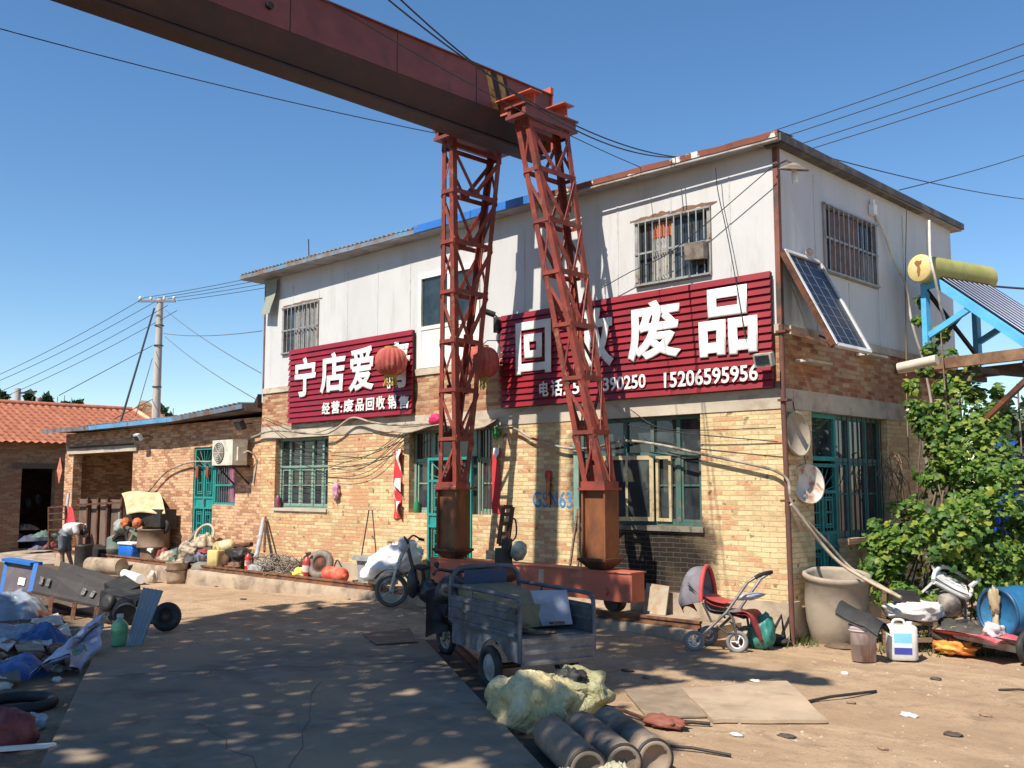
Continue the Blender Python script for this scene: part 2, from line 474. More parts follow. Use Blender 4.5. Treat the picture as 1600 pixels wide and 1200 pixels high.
mb.box((KX0 - 0.5, ry - 0.06, WALKZ + .004), (KX1, ry + 0.06, WALKZ + 0.022)); mb.box((KX0 - 0.5, ry - 0.012, WALKZ + 0.022), (KX1, ry + 0.012, WALKZ + 0.075)); mb.box((KX0 - 0.5, ry - 0.032, WALKZ + 0.075), (KX1, ry + 0.032, WALKZ + 0.105))
solo(mb, 'crane_rail', worn('rail rust', (0.2, 0.085, 0.035), (0.09, 0.04, 0.025), 5, 0.45, 0.6, 0.85), 'long rusty crane rail running on top of the kerb before the buildings', 'rail')

# ================================================================== walls
def wall(mb, u0, u1, z0, z1, fn, holes, th):
    us = sorted({u0, u1} | {h[0] for h in holes} | {h[1] for h in holes}); zs = sorted({z0, z1} | {h[2] for h in holes} | {h[3] for h in holes})
    us = [u for u in us if u0 <= u <= u1]; zs = [z for z in zs if z0 <= z <= z1]
    def solid(i, j):
        if i < 0 or j < 0 or i >= len(us) - 1 or j >= len(zs) - 1: return False
        cu, cz = (us[i] + us[i + 1]) / 2, (zs[j] + zs[j + 1]) / 2
        return not any(h[0] < cu < h[1] and h[2] < cz < h[3] for h in holes)
    for i in range(len(us) - 1):
        for j in range(len(zs) - 1):
            if not solid(i, j): continue
            a, b, c, d = us[i], us[i + 1], zs[j], zs[j + 1]
            mb.add([fn(a, 0, c), fn(b, 0, c), fn(b, 0, d), fn(a, 0, d)], [(0, 1, 2, 3)])
            mb.add([fn(a, th, c), fn(a, th, d), fn(b, th, d), fn(b, th, c)], [(0, 1, 2, 3)])
            for di, dj, e in ((-1, 0, ((a, c), (a, d))), (1, 0, ((b, d), (b, c))), (0, -1, ((b, c), (a, c))), (0, 1, ((a, d), (b, d)))):
                if not solid(i + di, j + dj):
                    (p, q), (r_, s_) = e
                    mb.add([fn(p, 0, q), fn(r_, 0, s_), fn(r_, th, s_), fn(p, th, q)], [(0, 1, 2, 3)])
def front(u, d, z): return (u, F + d, z)
def endw(u, d, z): return (E - d, u, z)
def brick_mat(name, cols, mortar, red=None, redbias=None, soot=None, knots=0.0, bump=0.6):
    m, nt, b = _new(name)
    g = nt.nodes.new('ShaderNodeNewGeometry')
    sp = nt.nodes.new('ShaderNodeSeparateXYZ'); nt.links.new(g.outputs['Position'], sp.inputs[0])
    sn = nt.nodes.new('ShaderNodeSeparateXYZ'); nt.links.new(g.outputs['True Normal'], sn.inputs[0])
    isx = _math(nt, 'GREATER_THAN', _math(nt, 'ABSOLUTE', sn.outputs[0]), 0.5)
    u = nt.nodes.new('ShaderNodeMix'); nt.links.new(isx, u.inputs[0]); nt.links.new(sp.outputs[0], u.inputs[2]); nt.links.new(sp.outputs[1], u.inputs[3])
    cb = nt.nodes.new('ShaderNodeCombineXYZ'); nt.links.new(u.outputs[0], cb.inputs[0]); nt.links.new(sp.outputs[2], cb.inputs[1])
    wob = _noise(nt, cb.outputs[0], 3.0, 3)
    va = nt.nodes.new('ShaderNodeVectorMath'); va.operation = 'MULTIPLY_ADD'
    nt.links.new(wob.outputs[1], va.inputs[0]); va.inputs[1].default_value = (0.035, 0.035, 0); nt.links.new(cb.outputs[0], va.inputs[2])
    br = nt.nodes.new('ShaderNodeTexBrick')
    nt.links.new(va.outputs[0], br.inputs['Vector'])
    br.offset = 0.5; br.inputs['Scale'].default_value = 1
    br.inputs['Brick Width'].default_value = 0.235; br.inputs['Row Height'].default_value = 0.067
    br.inputs['Mortar Size'].default_value = 0.0065; br.inputs['Mortar Smooth'].default_value = 0.25; br.inputs['Bias'].default_value = 0
    br.inputs['Color1'].default_value = (0, 0, 0, 1); br.inputs['Color2'].default_value = (1, 1, 1, 1); br.inputs['Mortar'].default_value = (0.5, 0.5, 0.5, 1)
    k = len(cols)
    rp = _ramp(nt, [(i / (k - 1), c) for i, c in enumerate(cols)])
    # brick tone jitter per brick plus soft drift
    n1 = _noise(nt, cb.outputs[0], 7.0, 4, 0.6)
    nt.links.new(_math(nt, 'ADD', _math(nt, 'MULTIPLY', br.outputs['Color'], 0.72), _math(nt, 'MULTIPLY_ADD', n1.outputs[0], 0.9, -0.31)), rp.inputs[0])
    col = rp.outputs[0]
    if red is not None:
        n2 = _noise(nt, cb.outputs[0], 0.8, 5, 0.6); sc = nt.nodes.new('ShaderNodeSeparateColor'); 
        jit = _math(nt, 'MULTIPLY_ADD', br.outputs['Color'], 0.75, n2.outputs[0])
        if redbias is not None:     # redder fired bricks towards -X
            jit = _math(nt, 'ADD', jit, _math(nt, 'MULTIPLY', _math(nt, 'ADD', sp.outputs[0], redbias[0]), redbias[1]))
        r2 = _ramp(nt, [(0.9, 0.0), (1.06, 0.85)]); nt.links.new(jit, r2.inputs[0])
        col = _mix(nt, r2.outputs[0], col, red)
    if knots:
        n3 = _noise(nt, cb.outputs[0], 6.5, 2, 0.5); r3 = _ramp(nt, [(0.645, 0.0), (0.70, knots)]); nt.links.new(n3.outputs[0], r3.inputs[0])
        col = _mix(nt, r3.outputs[0], col, (0.09, 0.055, 0.035))
    # weathering
    n4 = _noise(nt, cb.outputs[0], 1.3, 7, 0.65); r4 = _ramp(nt, [(0.45, 0.0), (0.7, 0.55)]); nt.links.new(n4.outputs[0], r4.inputs[0])
    n5 = _noise(nt, cb.outputs[0], 11, 6, 0.75); r5 = _ramp(nt, [(0.5, 0.0), (0.75, 0.55)]); nt.links.new(n5.outputs[0], r5.inputs[0])
    col = _mix(nt, r5.outputs[0], col, tuple(min(1, c * 1.12 + .04) for c in cols[-1]))
    col = _mix(nt, r4.outputs[0], col, tuple(c * 0.62 for c in cols[len(cols) // 2]))
    mo = _math(nt, 'SUBTRACT', 1.0, br.outputs['Fac'])
    mort = _mix(nt, n1.outputs[0], mortar, tuple(c * 0.6 for c in mortar))
    col = _mix(nt, _math(nt, 'MULTIPLY', br.outputs['Fac'], 0.6), col, mort)
    if soot is not None:
        for (sx_, sz_, rx, rz, amt) in soot:
            dx = _math(nt, 'DIVIDE', _math(nt, 'ADD', sp.outputs[0], -sx_), rx); dz = _math(nt, 'DIVIDE', _math(nt, 'ADD', sp.outputs[2], -sz_), rz)
            rr = _math(nt, 'SQRT', _math(nt, 'ADD', _math(nt, 'MULTIPLY', dx, dx), _math(nt, 'MULTIPLY', dz, dz)))
            nn = _noise(nt, cb.outputs[0], 2.6, 6, 0.7)
            rs = _ramp(nt, [(0.72, amt), (1.0, 0.0)])
            nt.links.new(_math(nt, 'ADD', rr, _math(nt, 'MULTIPLY_ADD', nn.outputs[0], 0.9, -0.45)), rs.inputs[0])
            col = _mix(nt, rs.outputs[0], col, _mix(nt, br.outputs['Fac'], (0.016, 0.013, 0.011), (0.075, 0.06, 0.045)))
    nt.links.new(col, b.inputs['Base Color']); b.inputs['Roughness'].default_value = 0.92
    b.inputs['Specular IOR Level'].default_value = 0.25
    nb = _noise(nt, cb.outputs[0], 22, 6, 0.7)
    h = _math(nt, 'ADD', _math(nt, 'MULTIPLY', br.outputs['Fac'], -1.0), _math(nt, 'MULTIPLY', nb.outputs[0], 1.1))
    h = _math(nt, 'ADD', h, _math(nt, 'MULTIPLY', br.outputs['Color'], 0.5))
    _bump(nt, b, h, bump, 0.02)
    return m
BUFF = [(0.42, 0.28, 0.145), (0.60, 0.43, 0.215), (0.70, 0.53, 0.29), (0.66, 0.47, 0.25), (0.74, 0.59, 0.36)]
M_BRICK = brick_mat('buff brick', BUFF, (0.42, 0.33, 0.21), red=(0.5, 0.23, 0.115), redbias=(13.0, -0.028), soot=[(-8.45, 0.7, 0.95, 0.92, 0.93), (-9.1, 0.7, 0.9, 1.0, 0.95), (-9.6, 2.0, 0.7, 1.5, 0.8), (-8.1, 1.2, 0.7, 0.5, 0.8)], knots=0.8)
M_BRICKRED = brick_mat('red brick', [(0.2, 0.07, 0.035), (0.34, 0.135, 0.07), (0.42, 0.2, 0.11), (0.46, 0.29, 0.17), (0.3, 0.12, 0.06)], (0.4, 0.32, 0.24), red=(0.5, 0.36, 0.2), knots=0.5)
M_BRICKANX = brick_mat('salmon brick', [(0.42, 0.2, 0.105), (0.64, 0.36, 0.2), (0.71, 0.44, 0.26), (0.67, 0.39, 0.215), (0.76, 0.54, 0.34)], (0.42, 0.29, 0.19), red=(0.33, 0.12, 0.06), knots=0.6, bump=1.0)
M_BAND = worn('cement render', (0.47, 0.40, 0.31), (0.3, 0.23, 0.16), 2.2, 0.5, 0.68, 0.92, bump=0.3, stretch=(1, 1, 1.5))
def tin_mat():
    m, nt, b = _new('white steel sandwich panel')
    v = _coords(nt)
    n1 = _noise(nt, _coords(nt, (0.5, 0.5, 0.25)), 2.0, 6, 0.6)
    c = _ramp(nt, [(0.3, (0.50, 0.495, 0.485)), (0.7, (0.58, 0.57, 0.555))]); nt.links.new(n1.outputs[0], c.inputs[0])
    n2 = _noise(nt, _coords(nt, (2.2, 2.2, 0.35)), 2.2, 7, 0.65); r2 = _ramp(nt, [(0.52, 0.0), (0.82, 0.55)]); nt.links.new(n2.outputs[0], r2.inputs[0])
    out = _mix(nt, r2.outputs[0], c.outputs[0], (0.33, 0.31, 0.27))
    n3 = _noise(nt, v, 2.4, 8, 0.7, 0.3); r3 = _ramp(nt, [(0.69, 0.0), (0.76, 0.8)]); nt.links.new(n3.outputs[0], r3.inputs[0])
    out = _mix(nt, r3.outputs[0], out, (0.25, 0.13, 0.06))
    nt.links.new(out, b.inputs['Base Color']); b.inputs['Roughness'].default_value = 0.5
    g = nt.nodes.new('ShaderNodeNewGeometry'); sp = nt.nodes.new('ShaderNodeSeparateXYZ'); nt.links.new(g.outputs['Position'], sp.inputs[0])
    s = _math(nt, 'SINE', _math(nt, 'MULTIPLY', _math(nt, 'ADD', sp.outputs[0], sp.outputs[1]), 6.283 / 0.16))
    n4 = _noise(nt, _coords(nt, (0.8, 0.8, 0.5)), 1.5, 3)
    _bump(nt, b, _math(nt, 'MULTIPLY_ADD', s, 0.12, _math(nt, 'MULTIPLY', n4.outputs[0], 4.0)), 0.35, 0.012)
    return m
M_TIN = tin_mat()
M_GLASS = glass('dusty window glass')
M_GLASS2 = glass('clear dark glass', (0.012, 0.02, 0.02), 0.02)

BX0, BX1, BY1 = -19.15, E, 17.75
Z1, Z2, Z3, Z4, ZR = 3.0, 3.27, 4.0, 4.12, 6.57
bld = thing('scrapyard_building', ((BX0 + BX1) / 2, F, 0), 'two-storey building with brick ground floor and white metal upper storey', 'building')
# openings: u0,u1,z0,z1
W1 = (-18.58, -16.62, 1.52, Z1); W2 = (-14.08, -11.88, 1.5, Z1); D2 = (-13.55, -12.38, WALKZ, 1.5); W3 = (-10.05, -7.75, 1.42, Z1)
U1 = (-18.40, -17.04, 4.79, 5.84); UD = (-13.84, -12.2, Z4, 5.88); U2 = (-8.83, -7.5, 4.92, 5.93)
EW = (13.32, 14.82, 1.25, Z1); ED = (12.42, 13.32, 0.1, Z1); EU = (12.92, 14.66, 5.0, 6.03)
mb = MB()
wall(mb, BX0, BX1, 0.5, Z1, front, [W1, W2, (D2[0], D2[1], .5, 1.5), W3], 0.26)
wall(mb, F + .261, BY1, 0.42, Z1, endw, [EW, (ED[0], ED[1], 0.42, Z1)], 0.26)
mb.box((BX0, BY1 - .26, 0), (BX1 - .3, BY1 - .002, Z4)); mb.box((BX0 + .002, F + .27, 0), (BX0 + .26, BY1 - .27, Z4))
mb.build('brick_wall', M_BRICK, bld)
mb = MB()
wall(mb, BX0, BX1, Z2, Z3, front, [], 0.25); wall(mb, F + .251, BY1, Z2, Z3, endw, [], 0.25)
mb.build('upper_brick_course', M_BRICKRED, bld)
mb = MB()        # lintel band and sill course, slightly proud
mb.box((BX0 - .006, F - .015, Z1), (BX1 + .006, F + .25, Z2)); mb.box((BX1 - .25, F + .251, Z1 + .001), (BX1 + .015, BY1 + .003, Z2 - .001))
mb.build('concrete_band', M_BAND, bld)
mb = MB()
mb.box((BX0 - .004, F - .03, Z3), (BX1 + .004, F + .2, Z4 - .003)); mb.box((BX1 - .2, F + .201, Z3 + .001), (BX1 + .03, BY1 + .003, Z4 - .004))
mb.build('sill_course', M_BAND, bld)
mb = MB()        # plinth
wall(mb, BX0, BX1 + .025, 0.0, 0.5, lambda u, d, z: (u, F - 0.025 + d, z), [(D2[0], D2[1], WALKZ, 0.5)], 0.28)
wall(mb, F + 0.256, BY1, 0.0, 0.42, lambda u, d, z: (E + 0.025 - d, u, z), [(ED[0], ED[1], 0.1, 0.42)], 0.28)
mb.build('plinth', worn('plinth cement', (0.45, 0.36, 0.26), (0.3, 0.22, 0.15), 2.5, 0.45, 0.65, 0.95, bump=0.4), bld)
mb = MB()
wall(mb, BX0, BX1, Z4, ZR - .02, front, [U1, UD, U2], 0.08); wall(mb, F + .081, BY1, Z4, ZR - .02, endw, [EU], 0.08)
mb.box((BX0 + .001, BY1 - .08, Z4), (BX1 - .1, BY1 - .001, ZR - .02)); mb.box((BX0 + .001, F + .082, Z4), (BX0 + .08, BY1 - .082, ZR - .02))
mb.build('metal_wall', M_TIN, bld)
mb = MB()        # panel joints
for k in range(1, 13):
    x = BX0 + k * 0.985 + 0.12
    for (a, b) in [(Z4, ZR - .3)]:
        segs = [(a, b)]
        for h in (U1, UD, U2):
            if h[0] - .03 < x < h[1] + .03: segs = [s for s in ((a, h[2] - .03), (h[3] + .03, b)) if s[1] - s[0] > .05]
        for s in segs: mb.box((x, F - .006, s[0]), (x + .022, F, s[1]))
for k in range(1, 6):
    y = F + k * 1.0
    if EU[0] < y < EU[1]: mb.box((E, y, Z4), (E + .006, y + .02, EU[2] - .03))
    else: mb.box((E, y, Z4), (E + .006, y + .02, ZR - .2))
mb.build('panel_joint', worn('joint strip', (0.5, 0.5, 0.49), (0.3, 0.24, 0.18), 3, .55, .7, .6, bump=0), bld)
# corner trim
mb = MB(); mb.box((BX1 - .06, F - .012, Z4), (BX1 + .012, F + .06, ZR - .05)); mb.build('corner_trim', worn('rusted red corner', (0.2, 0.07, 0.045), (0.06, 0.045, 0.04), 3, .45, .6, .7), bld)
mb = MB(); mb.box((BX0 - .012, F - .01, Z4), (BX0 + .05, F + .06, ZR - .05)); mb.build('corner_trim', worn('rusted red corner', ()), bld)
# floors so that no daylight passes through the rooms
mb = MB(); mb.box((BX0 + .27, F + .27, Z2 + .01), (BX1 - .27, BY1 - .3, Z2 + .1)); mb.box((BX0 + .27, F + .27, 0), (BX1 - .27, BY1 - .3, .1)); mb.build('storey_floor', M_BAND, bld)
# roof: sandwich slab, eaves in three lengths
M_ROOFUND = worn('roof underside', (0.33, 0.34, 0.35), (0.2, 0.15, 0.11), 3, 0.5, 0.7, 0.6)
def eave_y(x): return F - 0.2 - 0.22 * (BX1 - x) / (BX1 - BX0)
RX0, RX1, RY1 = -19.5, -6.33, 17.95
mb = MB()
mb.hexa([(RX0, eave_y(RX0), ZR - .02), (RX1, eave_y(RX1), ZR - .02), (RX1, RY1, ZR - .06), (RX0, RY1, ZR - .06), (RX0, eave_y(RX0), ZR + .06), (RX1, eave_y(RX1), ZR + .06), (RX1, RY1, ZR + .02), (RX0, RY1, ZR + .02)])
roof = mb.build('roof', M_ROOFUND, bld)
def eave_strip(x0, x1, z0, z1, name, mat, proud=.012):
    mb = MB(); a, b = eave_y(x0), eave_y(x1); n = max(2, int((x1 - x0) / .12)); vs = []
    for i in range(n + 1):
        x = x0 + (x1 - x0) * i / n; y = eave_y(x) - proud
        dz = .012 * mnoise.noise(Vector((x * 2.3, 1, 0)))
        vs += [(x, y, z0 + dz), (x, y - .01, z1 + dz * 1.5), (x, y + .45, z1 + .03 + dz)]
    mb.add(vs, [q for i in range(n) for q in ((3 * i, 3 * i + 3, 3 * i + 4, 3 * i + 1), (3 * i + 1, 3 * i + 4, 3 * i + 5, 3 * i + 2))])
    return mb.build(name, mat, roof)
eave_strip(-10.4, RX1 + .01, ZR + .015, ZR + .095, 'rusty_eave', worn('flaking eave', (0.24, 0.075, 0.045), (0.78, 0.72, 0.64), 2.6, 0.58, 0.61, 0.8, stretch=(1, 1, 1), col3=(0.1, 0.04, 0.025), c3scale=5))
eave_strip(-13.6, -10.4, ZR + .0, ZR + .13, 'blue_eave', worn('blue roof sheet', (0.03, 0.17, 0.55), (0.04, 0.08, 0.16), 3, 0.55, 0.65, 0.5), .02)
eave_strip(RX0 - .01, -13.6, ZR - .005, ZR + .075, 'weathered_eave', worn('faded roof sheet', (0.2, 0.25, 0.31), (0.22, 0.15, 0.1), 4, 0.45, 0.6, 0.7, col3=(0.1, 0.3, 0.45), c3scale=1.3))
mb = MB()        # corrugation ends along the left eave
for i in range(44):
    x = RX0 + .08 + i * .137
    mb.tube([(x, eave_y(x) - .03, ZR + .1), (x, eave_y(x) + .5, ZR + .12)], .028, 6)
mb.build('corrugation', worn('faded roof sheet', ()), roof)
mb = MB(); mb.tube([(x, eave_y(x) - .03, ZR - .035) for x in (-10.6, -9, -7.5, RX1)], .02, 8); mb.build('eave_pipe', worn('grey pipe', (0.35, 0.34, 0.32), (0.2, .12, .08), 4), roof)
mb = MB()        # gable verge
mb.box((RX1, eave_y(RX1) + .02, ZR - .035), (RX1 + .04, RY1 + .02, ZR + .07)); mb.box((RX1 - .26, F - .1, ZR - .05), (RX1 - .01, RY1, ZR - .021))
mb.build('verge_board', worn('dark weathered verge', (0.08, 0.075, 0.075), (0.19, 0.16, 0.13), 3, 0.5, 0.65, 0.7), roof)
mb = MB(); mb.tube([FY(483, 412, F + .5), FY(482, 374, F + .5)], .014, 6); mb.build('antenna', M_DARK, roof)
# green-grey flap at the left eave
mb = MB(); mb.shell(3, 8, lambda u, v: (-19.0 + u * .42 + .03 * math.sin(v * 5), F - .12 - .06 * v + .05 * math.sin(v * 3 + u), ZR - .06 - v * .78), (0, .006, 0)); mb.build('loose_flap', worn('grey green sheet', (0.23, 0.26, 0.2), (0.3, 0.3, 0.24), 4), bld)

# ---- windows
def bars_v(mb, u0, u1, z0, z1, n, fn, d, r): 
    for i in range(n): 
        u = u0 + (u1 - u0) * (i + .5) / n
        mb.tube([fn(u, d, z0), fn(u, d, z1)], r, 6)
def rect_frame(mb, u0, u1, z0, z1, w, fn, d0, d1):
    def bx(a, b, c, e):
        p = [fn(a, d0, c), fn(b, d0, c), fn(b, d1, c), fn(a, d1, c), fn(a, d0, e), fn(b, d0, e), fn(b, d1, e), fn(a, d1, e)]
        mb.hexa(p)
    bx(u0, u0 + w, z0, z1); bx(u1 - w, u1, z0, z1); bx(u0 + w, u1 - w, z0, z0 + w); bx(u0 + w, u1 - w, z1 - w, z1)
def vbar(mb, u, w, z0, z1, fn, d0, d1): mb.hexa([fn(u - w / 2, d0, z0), fn(u + w / 2, d0, z0), fn(u + w / 2, d1, z0), fn(u - w / 2, d1, z0), fn(u - w / 2, d0, z1), fn(u + w / 2, d0, z1), fn(u + w / 2, d1, z1), fn(u - w / 2, d1, z1)])
def hbar(mb, u0, u1, z, w, fn, d0, d1): mb.hexa([fn(u0, d0, z - w / 2), fn(u1, d0, z - w / 2), fn(u1, d1, z - w / 2), fn(u0, d1, z - w / 2), fn(u0, d0, z + w / 2), fn(u1, d0, z + w / 2), fn(u1, d1, z + w / 2), fn(u0, d1, z + w / 2)])
def pane(win, name, u0, u1, z0, z1, fn, d, mat):
    mb = MB(); mb.hexa([fn(u0, d, z0), fn(u1, d, z0), fn(u1, d + .006, z0), fn(u0, d + .006, z0), fn(u0, d, z1), fn(u1, d, z1), fn(u1, d + .006, z1), fn(u0, d + .006, z1)]); return mb.build(name, mat, win)
def barred_window(h, fn, n, parent, barmat, framemat, label=None):
    u0, u1, z0, z1 = h; mb = MB(); rect_frame(mb, u0 + .004, u1 - .004, z0 + .004, z1 - .004, .055, fn, -.03, .05)
    vbar(mb, (u0 + u1) / 2, .05, z0 + .05, z1 - .05, fn, .012, .045)
    win = mb.build('window', framemat, parent)
    if label: win['label'] = label
    pane(win, 'pane', u0 + .05, u1 - .05, z0 + .05, z1 - .05, fn, .04, M_GLASS)
    mb = MB(); bars_v(mb, u0 + .03, u1 - .03, z0 + .02, z1 - .02, n, fn, -.05, .011)
    hbar(mb, u0 + .01, u1 - .01, (z0 + z1) / 2, .03, fn, -.045, -.03); hbar(mb, u0 + .01, u1 - .01, z0 + .03, .025, fn, -.06, -.045); hbar(mb, u0 + .01, u1 - .01, z1 - .03, .025, fn, -.06, -.045)
    mb.build('window_bars', barmat, win)
    return win
M_BARS = worn('galvanised bars', (0.33, 0.34, 0.34), (0.2, 0.17, 0.13), 6, 0.5, 0.7, 0.5, 0.3, bump=0)
M_UFRAME = worn('grey window frame', (0.3, 0.29, 0.27), (0.2, 0.12, 0.07), 5, 0.5, 0.7, 0.7)
wu1 = barred_window(U1, front, 9, bld, M_BARS, M_UFRAME)
wu2 = barred_window(U2, front, 10, bld, M_BARS, M_UFRAME)
weu = barred_window(EU, endw, 11, bld, M_BARS, M_UFRAME)
M_CURT = worn('pale flowered curtain', (0.42, 0.4, 0.36), (0.22, 0.24, 0.32), 7, 0.55, 0.65, 0.9, bump=0)
def curtain(win, u0, u1, z0, z1, fn, d, mat, name='curtain'):
    mb = MB(); mb.shell(40, 2, lambda u, v: fn(u0 + (u1 - u0) * u, d + .02 * math.sin(u * 40), z0 + (z1 - z0) * v), tuple(Vector(fn(0, .004, 0)) - Vector(fn(0, 0, 0)))); return mb.build(name, mat, win)
# curtains are seen in front of the dark room, just behind clean glass: the upper right window has its sash slid open
curtain(wu2, -8.52, -8.22, 5.0, 5.62, front, .02, M_CURT); curtain(wu2, -8.52, -8.2, 5.63, 5.85, front, .02, worn('orange cloth', (0.5, 0.16, 0.08), None))
curtain(wu1, -17.95, -17.15, 4.86, 5.78, front, .02, worn('grey net curtain', (0.26, 0.26, 0.25), (0.18, 0.18, 0.18), 9, bump=0))
curtain(weu, 13.2, 14.1, 5.08, 5.95, endw, .02, worn('brown curtain', (0.2, 0.13, 0.11), (0.13, 0.09, 0.09), 9, bump=0)); curtain(weu, 14.15, 14.55, 5.08, 5.5, endw, .02, worn('grey net curtain', ()))
mb = MB(); mb.cbox((-7.68, F - .12, 5.28), (.3, .16, .24), (0.1, .05, .1)); mb.build('metal_box', worn('box grey brown', (0.2, 0.17, 0.14), (0.1, .07, .05), 7), wu2)
mb = MB(); mb.cbox((-7.68, F - .03, 5.14), (.2, .06, .1)); mb.build('box_bracket', M_DARK, wu2)
# ground floor windows: recessed wooden frames
def casement(h, fn, parent, mat, cols, transom, d=.13, w=.055, extra=None):
    u0, u1, z0, z1 = h; mb = MB(); rect_frame(mb, u0 + .003, u1 - .003, z0 + .003, z1 - .003, w, fn, d, d + .07)
    hbar(mb, u0 + w, u1 - w, transom, .06, fn, d - .005, d + .07)
    for c in cols: vbar(mb, u0 + (u1 - u0) * c, .06, z0 + w, z1 - w, fn, d - .004, d + .07)
    win = mb.build('window', mat, parent)
    mb = MB(); us = [u0 + w] + [u0 + (u1 - u0) * c for c in cols] + [u1 - w]
    for a, b in zip(us, us[1:]):
        rect_frame(mb, a + .035, b - .035, z0 + w + .005, transom - .035, .035, fn, d + .01, d + .05); hbar(mb, a + .05, b - .05, z0 + (transom - z0) * .56, .025, fn, d + .014, d + .046)
    mb.build('sash', mat, win); pane(win, 'pane', u0 + w, u1 - w, z0 + w, z1 - w, fn, d + .035, M_GLASS)
    return win
wa = casement(W1, front, bld, M_TEALPALE, (.2, .4, .63, .82), 2.38)
mb = MB(); mb.box((W1[0], F - .04, W1[2] - .06), (W1[1], F + .12, W1[2] + .002)); mb.build('window_sill', M_BAND, wa)
mb = MB()
for i in range(9): mb.tube([(W1[0] + .02, F + .06, W1[2] + .12 + i * .16), (W1[1] - .02, F + .06, W1[2] + .12 + i * .16)], .006, 5)
mb.build('window_bars', M_DARK, wa)
wb = casement((W2[0], D2[0], W2[2], W2[3]), front, bld, M_TEALPALE, (), 2.45); wc = casement((D2[1], W2[1], W2[2], W2[3]), front, bld, M_TEALPALE, (), 2.45)
mb = MB(); rect_frame(mb, D2[0] + .005, D2[1] - .005, 2.5, Z1 - .004, .05, front, .12, .18); vbar(mb, (D2[0] + D2[1]) / 2, .04, 2.55, Z1 - .05, front, .12, .17); tr_ = mb.build('transom_window', M_TEALPALE, bld)
pane(tr_, 'pane', D2[0] + .05, D2[1] - .05, 2.55, Z1 - .05, front, .15, M_GLASS)
mb = MB(); bars_v(mb, W2[0] + .02, D2[0], 2.5, Z1, 6, front, .08, .007); bars_v(mb, D2[1], W2[1] - .02, W2[2], Z1, 6, front, .08, .007); mb.build('window_bars', M_RUST, wb)
# teal security door, grille above a panel
def grille_door(u0, u1, z0, z1, fn, d, parent, mat, back=M_DARK, lab=None):
    mb = MB(); zz = z1 - z0; w = .05
    rect_frame(mb, u0, u1, z0, z1, w, fn, d, d + .05)
    hs = [z0 + zz * f for f in (.2, .47, .56, .82)]
    for z in hs: hbar(mb, u0 + w, u1 - w, z, .045, fn, d, d + .05)
    um = (u0 + u1) / 2; vbar(mb, um, .05, z0 + w, hs[3], fn, d + .004, d + .046)
    door = mb.build('door', mat, parent)
    if lab: door['label'] = lab
    mb = MB()
    mb.hexa([fn(u0 + w, d + .02, z0 + w), fn(u1 - w, d + .02, z0 + w), fn(u1 - w, d + .03, z0 + w), fn(u0 + w, d + .03, z0 + w), fn(u0 + w, d + .02, hs[0]), fn(u1 - w, d + .02, hs[0]), fn(u1 - w, d + .03, hs[0]), fn(u0 + w, d + .03, hs[0])])
    mb.hexa([fn(u0 + w, d + .02, hs[1]), fn(u1 - w, d + .02, hs[1]), fn(u1 - w, d + .03, hs[1]), fn(u0 + w, d + .03, hs[1]), fn(u0 + w, d + .02, hs[2]), fn(u1 - w, d + .02, hs[2]), fn(u1 - w, d + .03, hs[2]), fn(u0 + w, d + .03, hs[2])])
    mb.build('door_panel', mat, door)
    mb = MB()
    for a, b in ((u0 + w, um), (um, u1 - w)):
        for (p, q) in ((hs[0], hs[1]), (hs[2], hs[3])):
            n = max(3, int((b - a) / .085)); bars_v(mb, a + .01, b - .01, p, q, n, fn, d + .025, .009)
            m1, m2 = a + (b - a) * .28, a + (b - a) * .72
            for f in (.2, .5, .8): hbar(mb, m1, m2, p + (q - p) * f, .022, fn, d + .012, d + .036)
            rect_frame(mb, m1 - .03, m2 + .03, p + (q - p) * .12, p + (q - p) * .88, .02, fn, d + .01, d + .034)
    n = 8
    for i in range(n):      # fan of bars in the top light
        a = fn(um, d + .025, hs[3]); t = math.pi * (i + .5) / n; L = min((u1 - u0) / 2 / max(.05, abs(math.cos(t))), (z1 - hs[3] - w) / max(.05, math.sin(t))) * .95
        mb.tube([a, fn(um + math.cos(t) * L, d + .025, hs[3] + math.sin(t) * L)], .008, 5)
    mb.build('door_grille', mat, door)
    mb = MB(); mb.hexa([fn(u0 + .01, d + .2, z0), fn(u1 - .01, d + .2, z0), fn(u1 - .01, d + .21, z0), fn(u0 + .01, d + .21, z0), fn(u0 + .01, d + .2, z1), fn(u1 - .01, d + .2, z1), fn(u1 - .01, d + .21, z1), fn(u0 + .01, d + .21, z1)]); mb.build('door_back', back, door)
    mb = MB(); mb.hexa([fn(um + .03, d - .04, z0 + zz * .5), fn(um + .07, d - .04, z0 + zz * .5), fn(um + .07, d, z0 + zz * .5), fn(um + .03, d, z0 + zz * .5), fn(um + .03, d - .04, z0 + zz * .55), fn(um + .07, d - .04, z0 + zz * .55), fn(um + .07, d, z0 + zz * .55), fn(um + .03, d, z0 + zz * .55)]); mb.build('handle', M_STEEL, door)
    return door
grille_door(D2[0] + .01, D2[1] - .01, WALKZ + .01, 2.49, front, -.02, bld, M_TEAL)
